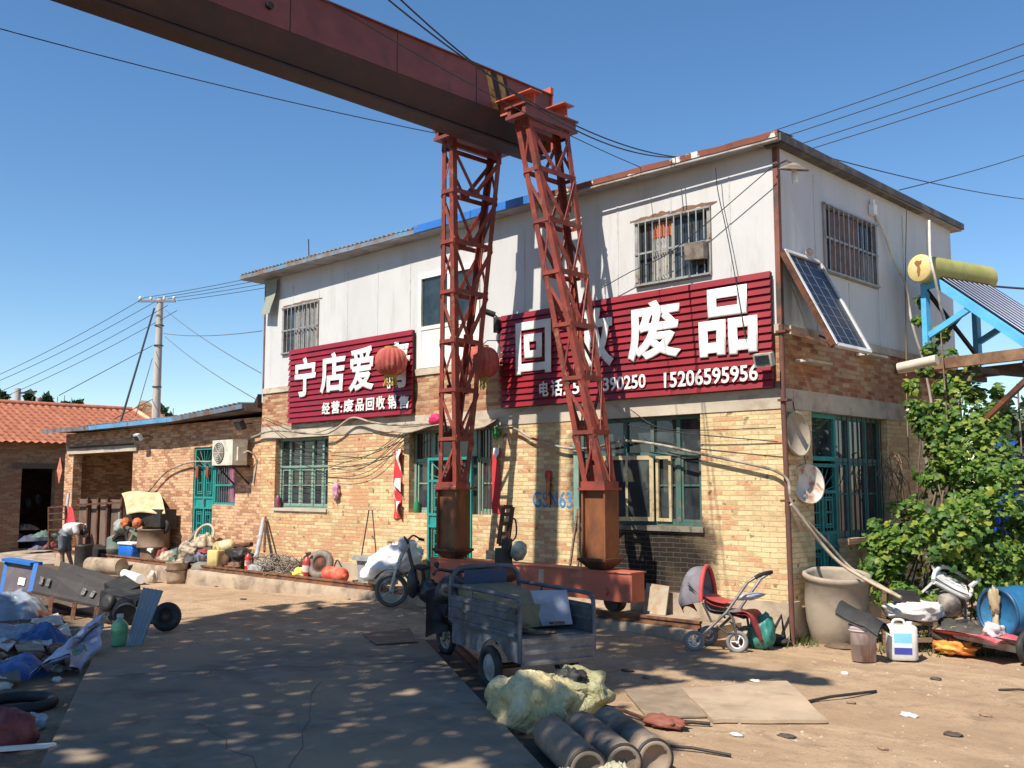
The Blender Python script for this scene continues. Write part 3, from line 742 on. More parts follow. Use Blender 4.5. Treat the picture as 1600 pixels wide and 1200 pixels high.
# big window by the crane leg: dark frame, one pale casement swung open
wd = casement(W3, front, bld, worn('dark green window paint', (0.05, 0.11, 0.09), (0.13, 0.12, 0.09), 8, 0.5, 0.65, 0.7), (.38, .6, .8), 2.45)
M_CREAM = worn('old cream paint', (0.45, 0.36, 0.2), (0.25, 0.17, 0.09), 8, 0.5, 0.65, 0.8)
hx = W3[0] + 1.42; ang = R(205)
dx, dy = math.cos(ang), math.sin(ang)
def openc(u, d, z): return (hx + dx * u - dy * d, F + .1 + dy * u + dx * d, z)
mb = MB(); rect_frame(mb, 0, .78, W3[2] + .06, 2.43, .06, openc, 0, .045); vbar(mb, .4, .035, W3[2] + .1, 2.4, openc, .005, .04); oc = mb.build('open_casement', M_CREAM, wd)
pane(oc, 'casement_pane', .05, .73, W3[2] + .1, 2.38, openc, .02, M_GLASS)
mb = MB(); rect_frame(mb, hx + .03, hx + .3, W3[2] + .06, 2.42, .045, front, .1, .14); mb.build('open_sash', M_CREAM, wd)
mb = MB(); mb.box((W3[0] - .05, F - .05, W3[2] - .07), (W3[1] + .04, F + .12, W3[2] + .002)); mb.build('window_sill', worn('sooty sill', (0.2, 0.17, 0.13), (0.06, 0.05, 0.04), 4), wd)
mb = MB(); mb.shell(10, 3, lambda u, v: (W3[0] + .05 + 1.0 * u, F + .2, W3[2] + .1 + .5 * v + .05 * math.sin(u * 9) * v), (0, .01, 0)); mb.build('grey_rag', worn('grey rag', (0.22, 0.22, 0.23), (0.1, .1, .1), 6), wd)
# upper white door with glass
mb = MB(); rect_frame(mb, UD[0] + .004, UD[1] - .004, UD[2] + .004 - .4 + .4, UD[3] - .004, .09, front, -.03, .05); hbar(mb, UD[0] + .09, UD[1] - .09, 4.86, .07, front, -.025, .05); vbar(mb, -13.0, .07, 4.9, UD[3] - .09, front, -.024, .05)
ud = mb.build('balcony_door', worn('white door frame', (0.72, 0.70, 0.64), (0.55, 0.5, 0.42), 3, .6, .8, .45, bump=0), bld)
pane(ud, 'pane', UD[0] + .08, UD[1] - .08, 4.88, UD[3] - .08, front, .01, M_GLASS2)
mb = MB(); mb.box((UD[0] + .09, F - .012, UD[2] + .09), (UD[1] - .09, F + .01, 4.83)); mb.build('door_panel', worn('white door frame', ()), ud)
# gable end: teal door and window
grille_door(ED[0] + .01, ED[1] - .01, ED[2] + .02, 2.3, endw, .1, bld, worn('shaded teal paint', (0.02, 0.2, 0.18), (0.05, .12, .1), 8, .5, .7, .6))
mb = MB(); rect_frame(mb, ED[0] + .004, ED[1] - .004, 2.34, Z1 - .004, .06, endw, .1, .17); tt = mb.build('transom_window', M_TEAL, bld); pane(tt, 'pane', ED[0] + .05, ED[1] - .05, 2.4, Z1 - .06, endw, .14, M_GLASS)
we = casement(EW, endw, bld, worn('blue green frame', (0.06, 0.2, 0.19), (0.13, 0.16, 0.13), 8, .5, .65, .7), (.3, .68), 2.36)
mb = MB(); bars_v(mb, EW[0] + .03, EW[1] - .03, EW[2], Z1, 9, endw, .06, .008); mb.build('window_bars', M_DARK, we)
mb = MB(); mb.box((E - .12, EW[0] - .04, EW[2] - .08), (E + .06, EW[1] + .05, EW[2] + .002)); mb.build('window_sill', M_BRICKANX, we)
# peeled rusty tin above and beside the upper windows
def flat_patch(x0, x1, z0, z1, seed, name, mat):
    mb = MB(); n = 30; pts = []
    for i in range(n + 1): x = x0 + (x1 - x0) * i / n; pts.append((x, F - .004, z0 + .02 * mnoise.noise(Vector((x * 9, seed, 0)))))
    for i in range(n, -1, -1): x = x0 + (x1 - x0) * i / n; pts.append((x, F - .004, z0 + (z1 - z0) * max(.12, .45 + .9 * mnoise.noise(Vector((x * 4, seed, 3))) + .4 * mnoise.noise(Vector((x * 13, seed, 5)))) * math.sin(math.pi * min(.97, max(.03, i / n))) ** .5 + .02))
    mb.prism(pts, (0, .003, 0)); return mb.build(name, mat, bld)
flat_patch(U2[0] - .1, U2[1] + .1, U2[3] + .012, U2[3] + .085, 2, 'rust_patch', worn('peeled rust', (.2, .1, .05), (.12, .07, .05), 8, .45, .6)); flat_patch(U1[0], U1[1] + .1, U1[3] + .012, U1[3] + .05, 5, 'rust_patch', worn('peeled rust', ()))
# painted number on the bricks
M_BLUEP = worn('blue wall paint', (0.05, 0.2, 0.42), (0.45, 0.36, 0.2), 14, 0.6, 0.68, 0.9)
p0 = FY(842, 793, F - .008); p1 = FY(893, 768, F - .008)
lettering('painted_number', 'GSN63', M_BLUEP, bld, (FY(832, 793, F - .008).x, F - .002, p0.z), (1, 0, 0), (0, 0, 1), p1.z - p0.z, p1.x - FY(832, 793, F).x, .01, .003)
# rusty rainwater post at the corner
mb = MB(); mb.tube([(E + .03, F - .06, 4.1), (E + .03, F - .06, 3.0), (E + .07, F - .09, 1.6), (E + .1, F - .12, 0.0)], .035, 10)
for z in (3.1, 4.0, 1.8): mb.cbox((E + .05, F - .06, z), (.14, .12, .03))
mb.build('corner_post', worn('brown rusty post', (0.13, 0.05, 0.035), (0.07, .04, .03), 5, .5, .65, .8), bld)

# ================================================================== low brick annex on the left
AX0, AX1, AZ = -29.95, BX0 - .003, 3.5
anx = thing('brick_annex', ((AX0 + AX1) / 2, F, 0), 'low salmon brick annex with blue edged flat roof beside the two-storey building', 'building')
AD = (-22.16, -21.22, WALKZ, 2.9); AW = (-21.2, -20.2, 1.55, 2.9); AG = (-29.35, -25.46, WALKZ, 2.9)
mb = MB()
wall(mb, AX0, AX1, 0.0, AZ, front, [AD, (AD[1], AW[0], 1.55, 2.9), AW, AG], 0.26)
mb.box((AX0, F + 5.2, 0), (AX1, F + 5.45, AZ - .001)); mb.box((AX0, F + .261, 0), (AX0 + .25, F + 5.199, AZ - .002)); mb.box((-25.3, F + .261, 0), (-25.05, F + 5.199, AZ - .002))
mb.build('wall', M_BRICKANX, anx)
mb = MB(); mb.box((AG[1], F - .02, 0), (AX1, F, .5)); mb.build('plinth', M_BAND, anx)
mb = MB(); mb.box((AG[0] - .35, F - .06, 2.9), (AG[1] + .3, F - .001, 3.06)); mb.build('lintel', M_BAND, anx)
mb = MB(); mb.box((AG[0] - .1, F - .12, 3.06), (AG[1] + .02, F - .001, 3.1)); mb.build('lintel_ledge', M_DARK, anx)
mb = MB(); mb.box((AX0 + .26, F + 5.1, .3), (-25.31, F + 5.19, 2.4)); mb.build('back_wall_render', M_BAND, anx)
mb = MB(); mb.hexa([(AX0 - .2, F - .44, AZ + .06), (-24.5, F - .46, AZ), (-24.5, F + 5.8, AZ - .0), (AX0 - .2, F + 5.8, AZ), (AX0 - .2, F - .44, AZ + .15), (-24.5, F - .46, AZ + .1), (-24.5, F + 5.8, AZ + .1), (AX0 - .2, F + 5.8, AZ + .15)])
mb.hexa([(-24.499, F - .46, AZ), (AX1, F - .42, AZ + .12), (AX1, F + 5.8, AZ + .1), (-24.499, F + 5.8, AZ), (-24.499, F - .46, AZ + .1), (AX1, F - .42, AZ + .22), (AX1, F + 5.8, AZ + .2), (-24.499, F + 5.8, AZ + .1)])
arf = mb.build('roof', worn('old roof boards', (0.1, 0.085, 0.08), (0.2, 0.14, 0.1), 3), anx)
M_BLUEEDGE = worn('faded blue sheet', (0.13, 0.32, 0.52), (0.2, 0.16, 0.13), 3.2, 0.55, 0.65, 0.6, col3=(0.3, 0.36, 0.42), c3scale=1.5)
def roof_edge(x0, x1, z0, z1, h, mat, name):
    mb = MB(); n = int((x1 - x0) / .13)
    for i in range(n):
        a, b = x0 + (x1 - x0) * i / n, x0 + (x1 - x0) * (i + 1) / n; za, zb = z0 + (z1 - z0) * i / n, z0 + (z1 - z0) * (i + 1) / n
        k = .02 * mnoise.noise(Vector((a, 0, 4)))
        mb.hexa([(a, F - .485 + k, za), (b, F - .485 + k, zb), (b, F + .2, zb + .1), (a, F + .2, za + .1), (a, F - .5 + k, za + h), (b, F - .5 + k, zb + h), (b, F + .2, zb + h + .05), (a, F + .2, za + h + .05)])
    return mb.build(name, mat, arf)
roof_edge(-27.2, -22.4, AZ + .0, AZ + .02, .11, M_BLUEEDGE, 'blue_edge'); roof_edge(-22.39, AX1 - .01, AZ + .02, AZ + .16, .1, worn('dirty blue sheet', (0.14, 0.2, 0.27), (0.16, 0.1, 0.07), 4, .42, .6, .7), 'weathered_edge')
roof_edge(AX0 - .6, -27.21, AZ + .03, AZ + .0, .1, worn('torn grey sheet', (0.2, 0.21, 0.23), (0.12, 0.09, 0.08), 5, .45, .6), 'torn_edge')
mb = MB()
for i in range(42):
    x = -27.6 + i * .2; z = AZ + .13 + (.0 if x < -22.4 else .17 * (x + 22.4) / 3.2)
    mb.tube([(x, F - .47, z), (x, F + .6, z + .05)], .03, 6)
mb.build('corrugation', worn('dirty blue sheet', ()), arf)
mb = MB(); mb.cbox((-22.6, F + 1.6, AZ + .36), (.9, .5, .03), (R(-50), 0, 0)); pv = mb.build('roof_solar_panel', worn('small panel', (0.02, 0.03, 0.06), None, rough=.2), arf)
mb = MB(); mb.bar((-22.9, F + 1.75, AZ + .1), (-22.9, F + 1.75, AZ + .5), .03); mb.bar((-22.3, F + 1.75, AZ + .1), (-22.3, F + 1.75, AZ + .5), .03); mb.build('panel_leg', M_STEEL, pv)
# roof parapet step towards the two-storey building
mb = MB(); mb.prism([(AX1, F - .12, AZ + .2), (AX1, F - .12, AZ + .5), (AX1 - .15, F - .12, AZ + .32), (AX1 - .5, F - .12, AZ + .2)], (0, .1, 0)); mb.build('flashing', M_DARK, arf)
grille_door(AD[0], AD[1], AD[2] + .01, AD[3] - .01, front, .03, anx, M_TEAL, worn('dark teal back', (0.02, 0.11, 0.1), None))
mb = MB(); rect_frame(mb, AW[0], AW[1], AW[2], AW[3] - .01, .05, front, .03, .09); hbar(mb, AW[0] + .05, AW[1] - .05, 2.45, .045, front, .03, .09); hbar(mb, AW[0] + .05, AW[1] - .05, 2.0, .04, front, .03, .08)
aw = mb.build('window', M_TEAL, anx); pane(aw, 'pane', AW[0] + .05, AW[1] - .05, AW[2] + .05, AW[3] - .05, front, .12, M_GLASS)
mb = MB(); bars_v(mb, AW[0] + .05, AW[1] - .05, AW[2] + .05, AW[3] - .05, 9, front, .055, .007); mb.build('window_bars', M_STEEL, aw)
curtain(aw, AW[0] + .55, AW[1] - .06, AW[2] + .06, AW[3] - .1, front, .09, worn('pink curtain', (0.42, 0.16, 0.24), (0.3, 0.1, 0.17), 9, bump=0))
def hanging(mb, x, z, h, w_, y): mb.blob((x, y, z), (w_, .03, h), 3, .2, 2, .1, 4, 10)
for x in (-21.93, -21.45):
    mb = MB(); hanging(mb, x, 2.32, .17, .07, F - .03); mb.build('door_charm', worn('red charm', (0.3, 0.06, 0.03), (0.15, .06, .03), 9), anx)
# red paper diamond on the pier
mb = MB(); c = FY(93, 735, F - .01); mb.prism([(c.x - .2, F - .012, c.z), (c.x, F - .012, c.z - .4), (c.x + .2, F - .012, c.z), (c.x, F - .012, c.z + .4)], (0, .006, 0))
solo(mb, 'paper_diamond', worn('faded red paper', (0.5, 0.13, 0.06), (0.6, .3, .18), 6), 'faded red paper diamond pasted on the annex end pier', 'paper charm')

# ================================================================== tiled house beyond, gable to the yard
hs = thing('tiled_house', (-36, 8, 0), 'long old brick house under an orange clay tile roof at the far left', 'house')
HX, HY0, HY1 = -33.2, 2.0, 17.6
def sidew(u, d, z): return (HX - d, u, z)
hd = (FX(33, 760, HX).y, FX(86, 760, HX).y, 0.0, FX(40, 732, HX).z)
ez = FX(50, 690, HX).z
mb = MB(); wall(mb, HY0, HY1, -.4, ez + .02, sidew, [hd], .3)
mb.box((HX - 8, HY0, -.4), (HX - 7.7, HY1, ez)); mb.box((HX - 7.699, HY1 - .3, -.4), (HX - .301, HY1 - .001, ez)); mb.box((HX - 7.699, HY0 + .001, -.4), (HX - .301, HY0 + .3, ez))
mb.prism([(HX - .301, HY1 - .01, ez), (HX - 4, HY1 - .01, ez + 1.9), (HX - 7.699, HY1 - .01, ez)], (0, -.28, 0))
mb.build('wall', brick_mat('old house brick', [(0.2, 0.1, 0.055), (0.34, 0.2, 0.11), (0.42, 0.27, 0.15), (0.36, 0.2, 0.11)], (0.36, 0.28, 0.2), red=(0.25, 0.1, 0.055), knots=.6), hs)
def tile_mat():
    m, nt, b = _new('orange clay tile')
    v = _coords(nt); n1 = _noise(nt, _coords(nt, (1, 3, 1)), 2.2, 6, .65)
    c = _ramp(nt, [(0.3, (0.3, 0.095, 0.05)), (0.55, (0.43, 0.15, 0.08)), (0.75, (0.52, 0.22, 0.125))]); nt.links.new(n1.outputs[0], c.inputs[0])
    nt.links.new(c.outputs[0], b.inputs['Base Color']); b.inputs['Roughness'].default_value = .85
    return m
M_TILE = tile_mat()
rz0, rzr = ez + .02, FX(60, 633, HX - 4).z
def tile_pt(side):
    def fn(u, v):       # u along the ridge, v from eave to ridge; courses lap in steps
        y = HY0 - .3 + (HY1 + .35 - HY0 + .3) * u; nrow = 13; k = v * nrow; i = min(nrow - 1, int(k)); fr = k - i
        x = HX + .45 - (4.45) * v if side > 0 else HX - 8.45 + 4.45 * v
        z = rz0 - .1 + (rzr - rz0 + .1) * v + .05 * (1 - fr)
        return (x, y, z + .028 * math.cos(u * (HY1 - HY0) / .24 * 2 * math.pi))
    return fn
def tile_grid(mb, fn, nu, rows):
    vs = []; fs = []
    vv = []
    for i in range(rows): vv += [i / rows + 1e-4, (i + 1) / rows - 1e-4]
    for v in vv:
        for i in range(nu + 1): vs.append(fn(i / nu, v))
    for j in range(len(vv) - 1):
        for i in range(nu): fs.append((j * (nu + 1) + i, j * (nu + 1) + i + 1, (j + 1) * (nu + 1) + i + 1, (j + 1) * (nu + 1) + i))
    mb.add(vs, fs, True)
mb = MB(); tile_grid(mb, tile_pt(1), 390, 13); tile_grid(mb, tile_pt(-1), 390, 13); hr = mb.build('roof', M_TILE, hs)
mb = MB(); mb.tube([(HX - 4, HY0 - .3, rzr + .02), (HX - 4, HY1 + .35, rzr + .02)], .11, 8); mb.build('ridge_tile', M_TILE, hr)
mb = MB(); mb.tube([(HX + .45, HY1 - .6, rz0 + .0), (HX - 4, HY1 - .6, rzr + .06)], .09, 8); mb.build('verge_tile', worn('mortar verge', (0.6, 0.4, 0.25), (0.5, .2, .1), 4), hr)
mb = MB(); mb.box((HX - .31, hd[0] - .3, hd[3]), (HX + .02, hd[1] + .3, hd[3] + .16)); mb.build('door_lintel', worn('timber lintel', (0.12, 0.09, 0.06), None), hs)
mb = MB(); 
for i in range(6): mb.blob((HX - 4, hd[0] + .35 + i * .33, 1.25 + .12 * (i % 3)), (.1, .1, .2), i, .2, 2, .05, 4, 6)
mb.build('stored_bottle', worn('pale bottle', (0.25, 0.3, 0.36), (.5, .5, .5), 3), hs)['kind'] = 'stuff'
mb = MB(); mb.box((HX - 7.6, HY0 + .4, -.3), (HX - .4, HY1 - .4, -.2)); mb.build('house_floor', M_DARK, hs)

# ================================================================== gantry crane
M_CRANE = worn('faded crane red', (0.25, 0.042, 0.025), (0.12, 0.033, 0.022), 4, 0.45, 0.66, 0.6, bump=0.12, col3=(0.3, 0.12, 0.07), c3scale=7, c3=(.58, .7))
M_CRANED = worn('dark crane red', (0.19, 0.05, 0.04), (0.12, 0.04, 0.034), 3, 0.5, 0.7, 0.55, bump=0.06)
M_CRANEO = worn('orange crane red', (0.48, 0.11, 0.06), (0.33, 0.09, 0.05), 3.5, 0.5, 0.68, 0.55, bump=0.06, col3=(0.6, 0.22, 0.15), c3scale=2.5, c3=(.6, .75))
M_BOXRUST = worn('orange rusted plate', (0.23, 0.075, 0.022), (0.11, 0.038, 0.015), 2.4, 0.42, 0.62, 0.7, bump=0.12, stretch=(1.2, 1.2, .5), col3=(0.3, 0.12, 0.035), c3scale=2.2, c3=(.55, .75))
crane = thing('gantry_crane', (-10.1, 10.7, WALKZ), 'tall red gantry crane with two lattice legs and a long box girder over the yard', 'crane')
GX = -10.4
mr = FX(810, 185, GX + .22); tp = FX(860, 150, GX + .22); bo = FX(690, 207, GX - .16)
gz_t, gz_m, gz_b = tp.z, mr.z, bo.z
gy1 = tp.y
def girder(mb, prof, y0, y1): mb.prism([(GX + x, y0, z) for x, z in prof], (0, y1 - y0, 0))
GY0 = -9.0
mb = MB(); girder(mb, [(-.22, gz_m), (.22, gz_m), (.22, gz_t), (-.22, gz_t)], GY0, gy1); gd = mb.build('girder', M_CRANED, crane)
mb = MB(); girder(mb, [(-.05, gz_b + .12), (.05, gz_b + .12), (.215, gz_m - .002), (-.215, gz_m - .002)], GY0, gy1 - .02); mb.build('girder_web', worn('darker girder underside', (.055, .025, .023), (.035, .022, .022), 3), gd)  # web and hoist track take a darker colour than the box above
mb = MB(); girder(mb, [(-.17, gz_b), (.17, gz_b), (.17, gz_b + .025), (.03, gz_b + .05), (.03, gz_b + .119), (-.03, gz_b + .119), (-.03, gz_b + .05), (-.17, gz_b + .025)], GY0, gy1 - .02); mb.build('hoist_track', worn('darker girder underside', ()), gd)
mb = MB(); girder(mb, [(-.26, gz_t + .002), (.26, gz_t + .002), (.26, gz_t + .018), (-.26, gz_t + .018)], GY0, gy1 + .03); mb.build('top_plate', M_CRANED, gd)
mb = MB(); mb.box((GX - .26, gy1 + .001, gz_b + .1), (GX + .26, gy1 + .02, gz_t)); mb.box((GX - .2, gy1 - .05, gz_t + .019), (GX + .27, gy1 + .02, gz_t + .12)); mb.build('end_plate', M_CRANEO, gd)
for px in (452, 620, 744): 
    y = FX(px, 70 if px < 600 else 110, GX + .22).y; mb = MB(); mb.box((GX + .22, y, gz_m), (GX + .224, y + .012, gz_t)); mb.build('weld_seam', M_DARK, gd)
mb = MB(); c = FX(420, 10, GX + .22); mb.cyl(c, c + Vector((.05, 0, 0)), .045, seg=12); mb.build('pipe_stub', M_DARK, gd)
def stripe(px, mat, w_=.11):
    a = FX(px, 118, GX + .22).y; mb = MB(); sl_ = .18
    mb.prism([(GX + .2205, a, gz_t - .01), (GX + .2205, a + w_, gz_t - .01), (GX + .2205, a + w_ + sl_, gz_m + .01), (GX + .2205, a + sl_, gz_m + .01)], (.004, 0, 0)); mb.build('hazard_stripe', mat, gd)
M_YEL = worn('worn yellow paint', (0.42, 0.27, 0.05), (0.15, 0.07, 0.03), 9, .5, .65)
stripe(757, M_YEL); stripe(767, M_BLACK, .1); stripe(776, M_YEL); stripe(786, M_BLACK, .06)
# end beam on the rail
BY0_, BY1_ = 10.5, 10.8
bz1 = FY(823, 884, BY0_).z; bz0 = bz1 - .38; bx0, bx1 = FY(672, 900, BY0_).x, FY(985, 900, BY0_).x
mb = MB(); mb.box((bx0, BY0_, bz0), (bx1, BY1_, bz1)); eb = mb.build('end_beam', M_CRANEO, crane)
mb = MB(); mb.box((bx0 - .02, BY0_ - .02, bz1), (bx1 + .02, BY1_ + .02, bz1 + .015)); mb.build('beam_plate', M_CRANEO, eb)
mb = MB(); mb.box((bx1 - .06, BY0_ - .012, bz0 + .03), (bx1 + .03, BY0_ - .001, bz1 - .02)); mb.build('buffer_plate', M_CRANEO, eb)
for x in (bx0 + .4, bx1 - .42):
    mb = MB(); mb.cyl((x, 10.64, bz0 - .01), (x, 10.76, bz0 - .01), max(.06, bz0 - .01 - (WALKZ + .105))); mb.cyl((x, 10.62, bz0 - .01), (x, 10.64, bz0 - .01), .13); mb.build('wheel', M_DARK, eb)
    mb = MB(); mb.cyl((x, BY0_ - .035, bz0 + .12), (x, BY0_ - .001, bz0 + .12), .045, seg=12); mb.build('axle_cap', M_CRANEO, eb)
mb = MB(); mb.box((FY(842, 900, BY0_).x, BY0_ - .004, bz0 + .08), (FY(850, 900, BY0_).x, BY0_ - .001, bz1 - .03)); mb.build('pale_patch', worn('primer patch', (0.45, 0.3, 0.22), None), eb)
LEGN = 7
def leg(bx, tx, btop, tz):
    """bx: x range of the base box, tx: x range at the top, (ybottom), (ytop)"""
    y0, y1 = 10.5, 10.8
    mb = MB(); mx = (bx[0] + bx[1]) / 2
    lg_box = (bx[0], bx[1])
    # base box: four plates set back between corner flanges
    t = .03; zb, zt = bz1 + .17, btop
    mb.box((bx[0] + .03, y0 + .05, zb), (bx[1] - .03, y1 - .05, zt)); lg = mb.build('leg', M_BOXRUST, crane)
    mb = MB(); mb.box((bx[0], y0, zb), (bx[0] + t, y1, zt - .001)); mb.box((bx[1] - t, y0, zb), (bx[1], y1, zt - .001))
    mb.build('box_flange', M_BOXRUST, lg)
    mb = MB(); mb.box((bx[0] - .03, y0 - .04, zt), (bx[1] + .03, y1 + .04, zt + .035)); mb.box((bx[0] - .0, y0 - .01, zt + .036), (bx[1], y0 + .02, zt + .12)); mb.box((bx[1] - .02, y0 + .021, zt + .036), (bx[1], y1, zt + .12)); mb.build('cap_plate', M_CRANE, lg)
    mb = MB(); mb.hexa([(bx[0] + .08, y0 + .06, bz1 + .02), (bx[1] - .08, y0 + .06, bz1 + .02), (bx[1] - .08, y1 - .06, bz1 + .02), (bx[0] + .08, y1 - .06, bz1 + .02), (bx[0] - .03, y0 - .04, zb - .04), (bx[1] + .03, y0 - .04, zb - .04), (bx[1] + .03, y1 + .04, zb - .04), (bx[0] - .03, y1 + .04, zb - .04)])
    mb.box((bx[0] - .04, y0 - .05, zb - .039), (bx[1] + .04, y1 + .05, zb - .001)); mb.build('foot_plate', M_RUST, lg)
    # four corner angles
    zb2 = zt + .036
    B = [Vector((bx[0] + .02, y0 + .02, zb2)), Vector((bx[1] - .02, y0 + .02, zb2)), Vector((bx[1] - .02, y1 - .02, zb2)), Vector((bx[0] + .02, y1 - .02, zb2))]
    T = [Vector((tx[0], tx[2], tz)), Vector((tx[1], tx[2], tz)), Vector((tx[1], tx[3], tz)), Vector((tx[0], tx[3], tz))]
    dirs = [((1, 0, 0), (0, 1, 0)), ((-1, 0, 0), (0, 1, 0)), ((-1, 0, 0), (0, -1, 0)), ((1, 0, 0), (0, -1, 0))]
    for i in range(4):
        mb = MB(); mb.angle(B[i], T[i], .088, .014, *dirs[i]); mb.build('corner_post', M_CRANE, lg)
    fr = [0] + [(i / LEGN) for i in range(1, LEGN)] + [.985]
    def P(i, f): return B[i].lerp(T[i], f)
    for f in fr[1:]:
        mb = MB()
        for i, j, nrm in ((0, 1, (0, -1, 0)), (1, 2, (1, 0, 0)), (2, 3, (0, 1, 0)), (3, 0, (-1, 0, 0))):
            o_ = Vector(nrm) * .004
            mb.bar(P(i, f) + o_, P(j, f) + o_, .012, .075 if i % 2 else .055, up=(0, 0, 1))
        mb.build('cross_bar', M_CRANE, lg)
    mb = MB()
    for k in range(len(fr) - 1):
        a, b = fr[k] + .004, fr[k + 1] - .006
        for i, j, nrm in ((1, 2, (1, 0, 0)), (3, 0, (-1, 0, 0))):       # V bracing on the broad sides
            o_ = Vector(nrm) * -.008; mid = (P(i, a) + P(j, a)) / 2
            mb.bar(P(i, b) + o_, mid + o_, .01, .064, up=(0, 0, 1)); mb.bar(P(j, b) + o_, mid + o_, .01, .064, up=(0, 0, 1))
            mb.bar(mid + o_ * 1.8 + Vector((0, -.1, .02)), mid + o_ * 1.8 + Vector((0, .1, .02)), .012, .13, up=(0, 0, 1))
        for i, j, nrm in ((0, 1, (0, -1, 0)), (2, 3, (0, 1, 0))):
            o_ = Vector(nrm) * -.008
            if k % 2: i, j = j, i
            mb.bar(P(i, a) + o_, P(j, b) + o_, .01, .048, up=(0, 0, 1))
    mb.build('brace', M_CRANE, lg)
    # head plate
    mb = MB(); mb.box((tx[0] - .07, tx[2] - .12, tz), (tx[1] + .07, tx[3] + .12, tz + .05)); mb.box((tx[0] - .05, tx[2] - .1, tz + .051), (tx[0] + .02, tx[3] + .1, tz + .16)); mb.box((tx[1] - .02, tx[2] - .1, tz + .051), (tx[1] + .05, tx[3] + .1, tz + .16)); mb.box((tx[0] - .08, tx[2] - .13, tz + .161), (tx[1] + .08, tx[3] + .13, tz + .19)); mb.build('head_plate', M_CRANED, lg)
    return lg
TZ = 7.3
lt = [G(691, 222, TZ), G(713, 218, TZ), G(783, 242, TZ)]; rt = [G(804, 190, TZ), G(828, 184, TZ), G(897, 205, TZ)]
bxl = (FY(682, 765, 10.5).x, FY(713, 765, 10.5).x); bxr = (FY(908, 765, 10.5).x, FY(945, 765, 10.5).x)
btop = FY(713, 765, 10.5).z
#print('crane', gz_t, gz_m, gz_b, gy1, bz1, bx0, bx1, lt, rt, bxl, bxr, btop)
leg(bxl, (lt[0].x, lt[1].x, lt[0].y, lt[2].y), btop, TZ); leg(bxr, (rt[0].x, rt[1].x, rt[0].y, rt[2].y), btop, TZ)
# saddles that hold the girder between the leg heads
for y in (lt[0].y + .25, lt[2].y - .1):
    mb = MB(); x0, x1 = lt[1].x + .02, rt[0].x - .02
    mb.box((GX + .26, y, TZ + .2), (rt[1].x + .05, y + .02, TZ + .38)); mb.box((GX + .26, y - .12, TZ + .381), (rt[1].x + .1, y + .12, TZ + .40))
    mb.box((lt[0].x - .05, y, TZ + .2), (GX - .26, y + .02, TZ + .38)); mb.box((lt[0].x - .1, y - .12, TZ + .381), (GX - .26, y + .12, TZ + .40)); mb.build('saddle', M_CRANEO, crane)

# ================================================================== red signboards
M_SIGN = worn('sign red', (0.235, 0.008, 0.017), (0.17, 0.015, 0.02), 3, .5, .7, .45, bump=0.05)
M_SIGNFADE = worn('sign white', (0.76, 0.73, 0.69), (0.62, 0.56, 0.5), 2.5, .5, .75, .5, bump=0)
def signboard(x0, x1, z0, z1, label, rows):
    sg = thing('signboard', ((x0 + x1) / 2, F, z0), label, 'signboard')
    mb = MB(); y = F - .1; h = (z1 - z0) / rows
    for i in range(rows):   # overlapping steel slats
        a, b = z0 + i * h, z0 + (i + 1) * h; dx = .012 * (1 if i % 3 == 0 else -1 if i % 3 == 1 else 0)
        mb.hexa([(x0 + dx, y - .022, a), (x1, y - .022, a), (x1, y + .02, a), (x0 + dx, y + .02, a), (x0 + dx, y + .008, b - .012), (x1, y + .008, b - .012), (x1, y + .02, b - .012), (x0 + dx, y + .02, b - .012)])
    mb.build('slat_panel', M_SIGN, sg)
    mb = MB(); mb.box((x0 + .02, y + .021, z0 + .01), (x1 - .01, F - .032, z1 - .02)); mb.build('backing', worn('sign back', (0.04, 0.015, 0.015), None), sg)
    return sg
SY = F - .128
s1 = signboard(-17.97, -13.9, 3.3, 4.87, 'smaller red slatted shop sign with white characters, partly behind a lantern', 14)
s2 = signboard(-11.6, -6.55, 3.28, 4.84, 'larger red slatted sign with white characters and telephone numbers near the corner', 15)
def chars(sg, text, p_lo, p_hi, off):
    """p_lo/p_hi: lower left and upper right pixel of the whole character"""
    a, b = FY(*p_lo, SY), FY(*p_hi, SY)
    lettering('sign_character', text, M_SIGNFADE, sg, (a.x, SY, a.z), (1, 0, 0), (0, 0, 1), b.z - a.z, b.x - a.x, off, .008)
chars(s1, '宁', (460, 622), (494, 556), .03); chars(s1, '店', (500, 617), (540, 548), .03); chars(s1, '爱', (545, 614), (585, 539), .03); chars(s1, '青', (599, 609), (641, 531), .03)
chars(s2, '回', (806, 587), (861, 497), .035); chars(s2, '收', (898, 578), (958, 476), .035); chars(s2, '废', (981, 568), (1063, 463), .035); chars(s2, '品', (1093, 560), (1182, 441), .035)
def line(sg, text, p_lo, p_hi, off): chars(sg, text, p_lo, p_hi, off)
for t, x0, x1, yb, yt in (('经', 503, 516, 648, 628), ('营', 518, 531, 647, 626), (':', 532.5, 535, 645, 634), ('废', 537, 553, 645, 623), ('品', 556, 569, 643, 622), ('回', 572, 585, 642, 621), ('收', 588, 602, 641, 618), ('销', 606, 620, 640, 616), ('售', 623, 639, 639, 617)): chars(s1, t, (x0, yb), (x1, yt), .03)
for t, x0, x1, yb, yt in (('电', 843, 857, 620, 595), ('话', 861, 879, 620, 592), (':', 881, 884, 618, 600), ('15', 886, 906, 617, 595), ('390250', 943, 1009, 612, 584), ('15206595956', 1038, 1184, 607, 568)): chars(s2, t, (x0, yb), (x1, yt), .02)
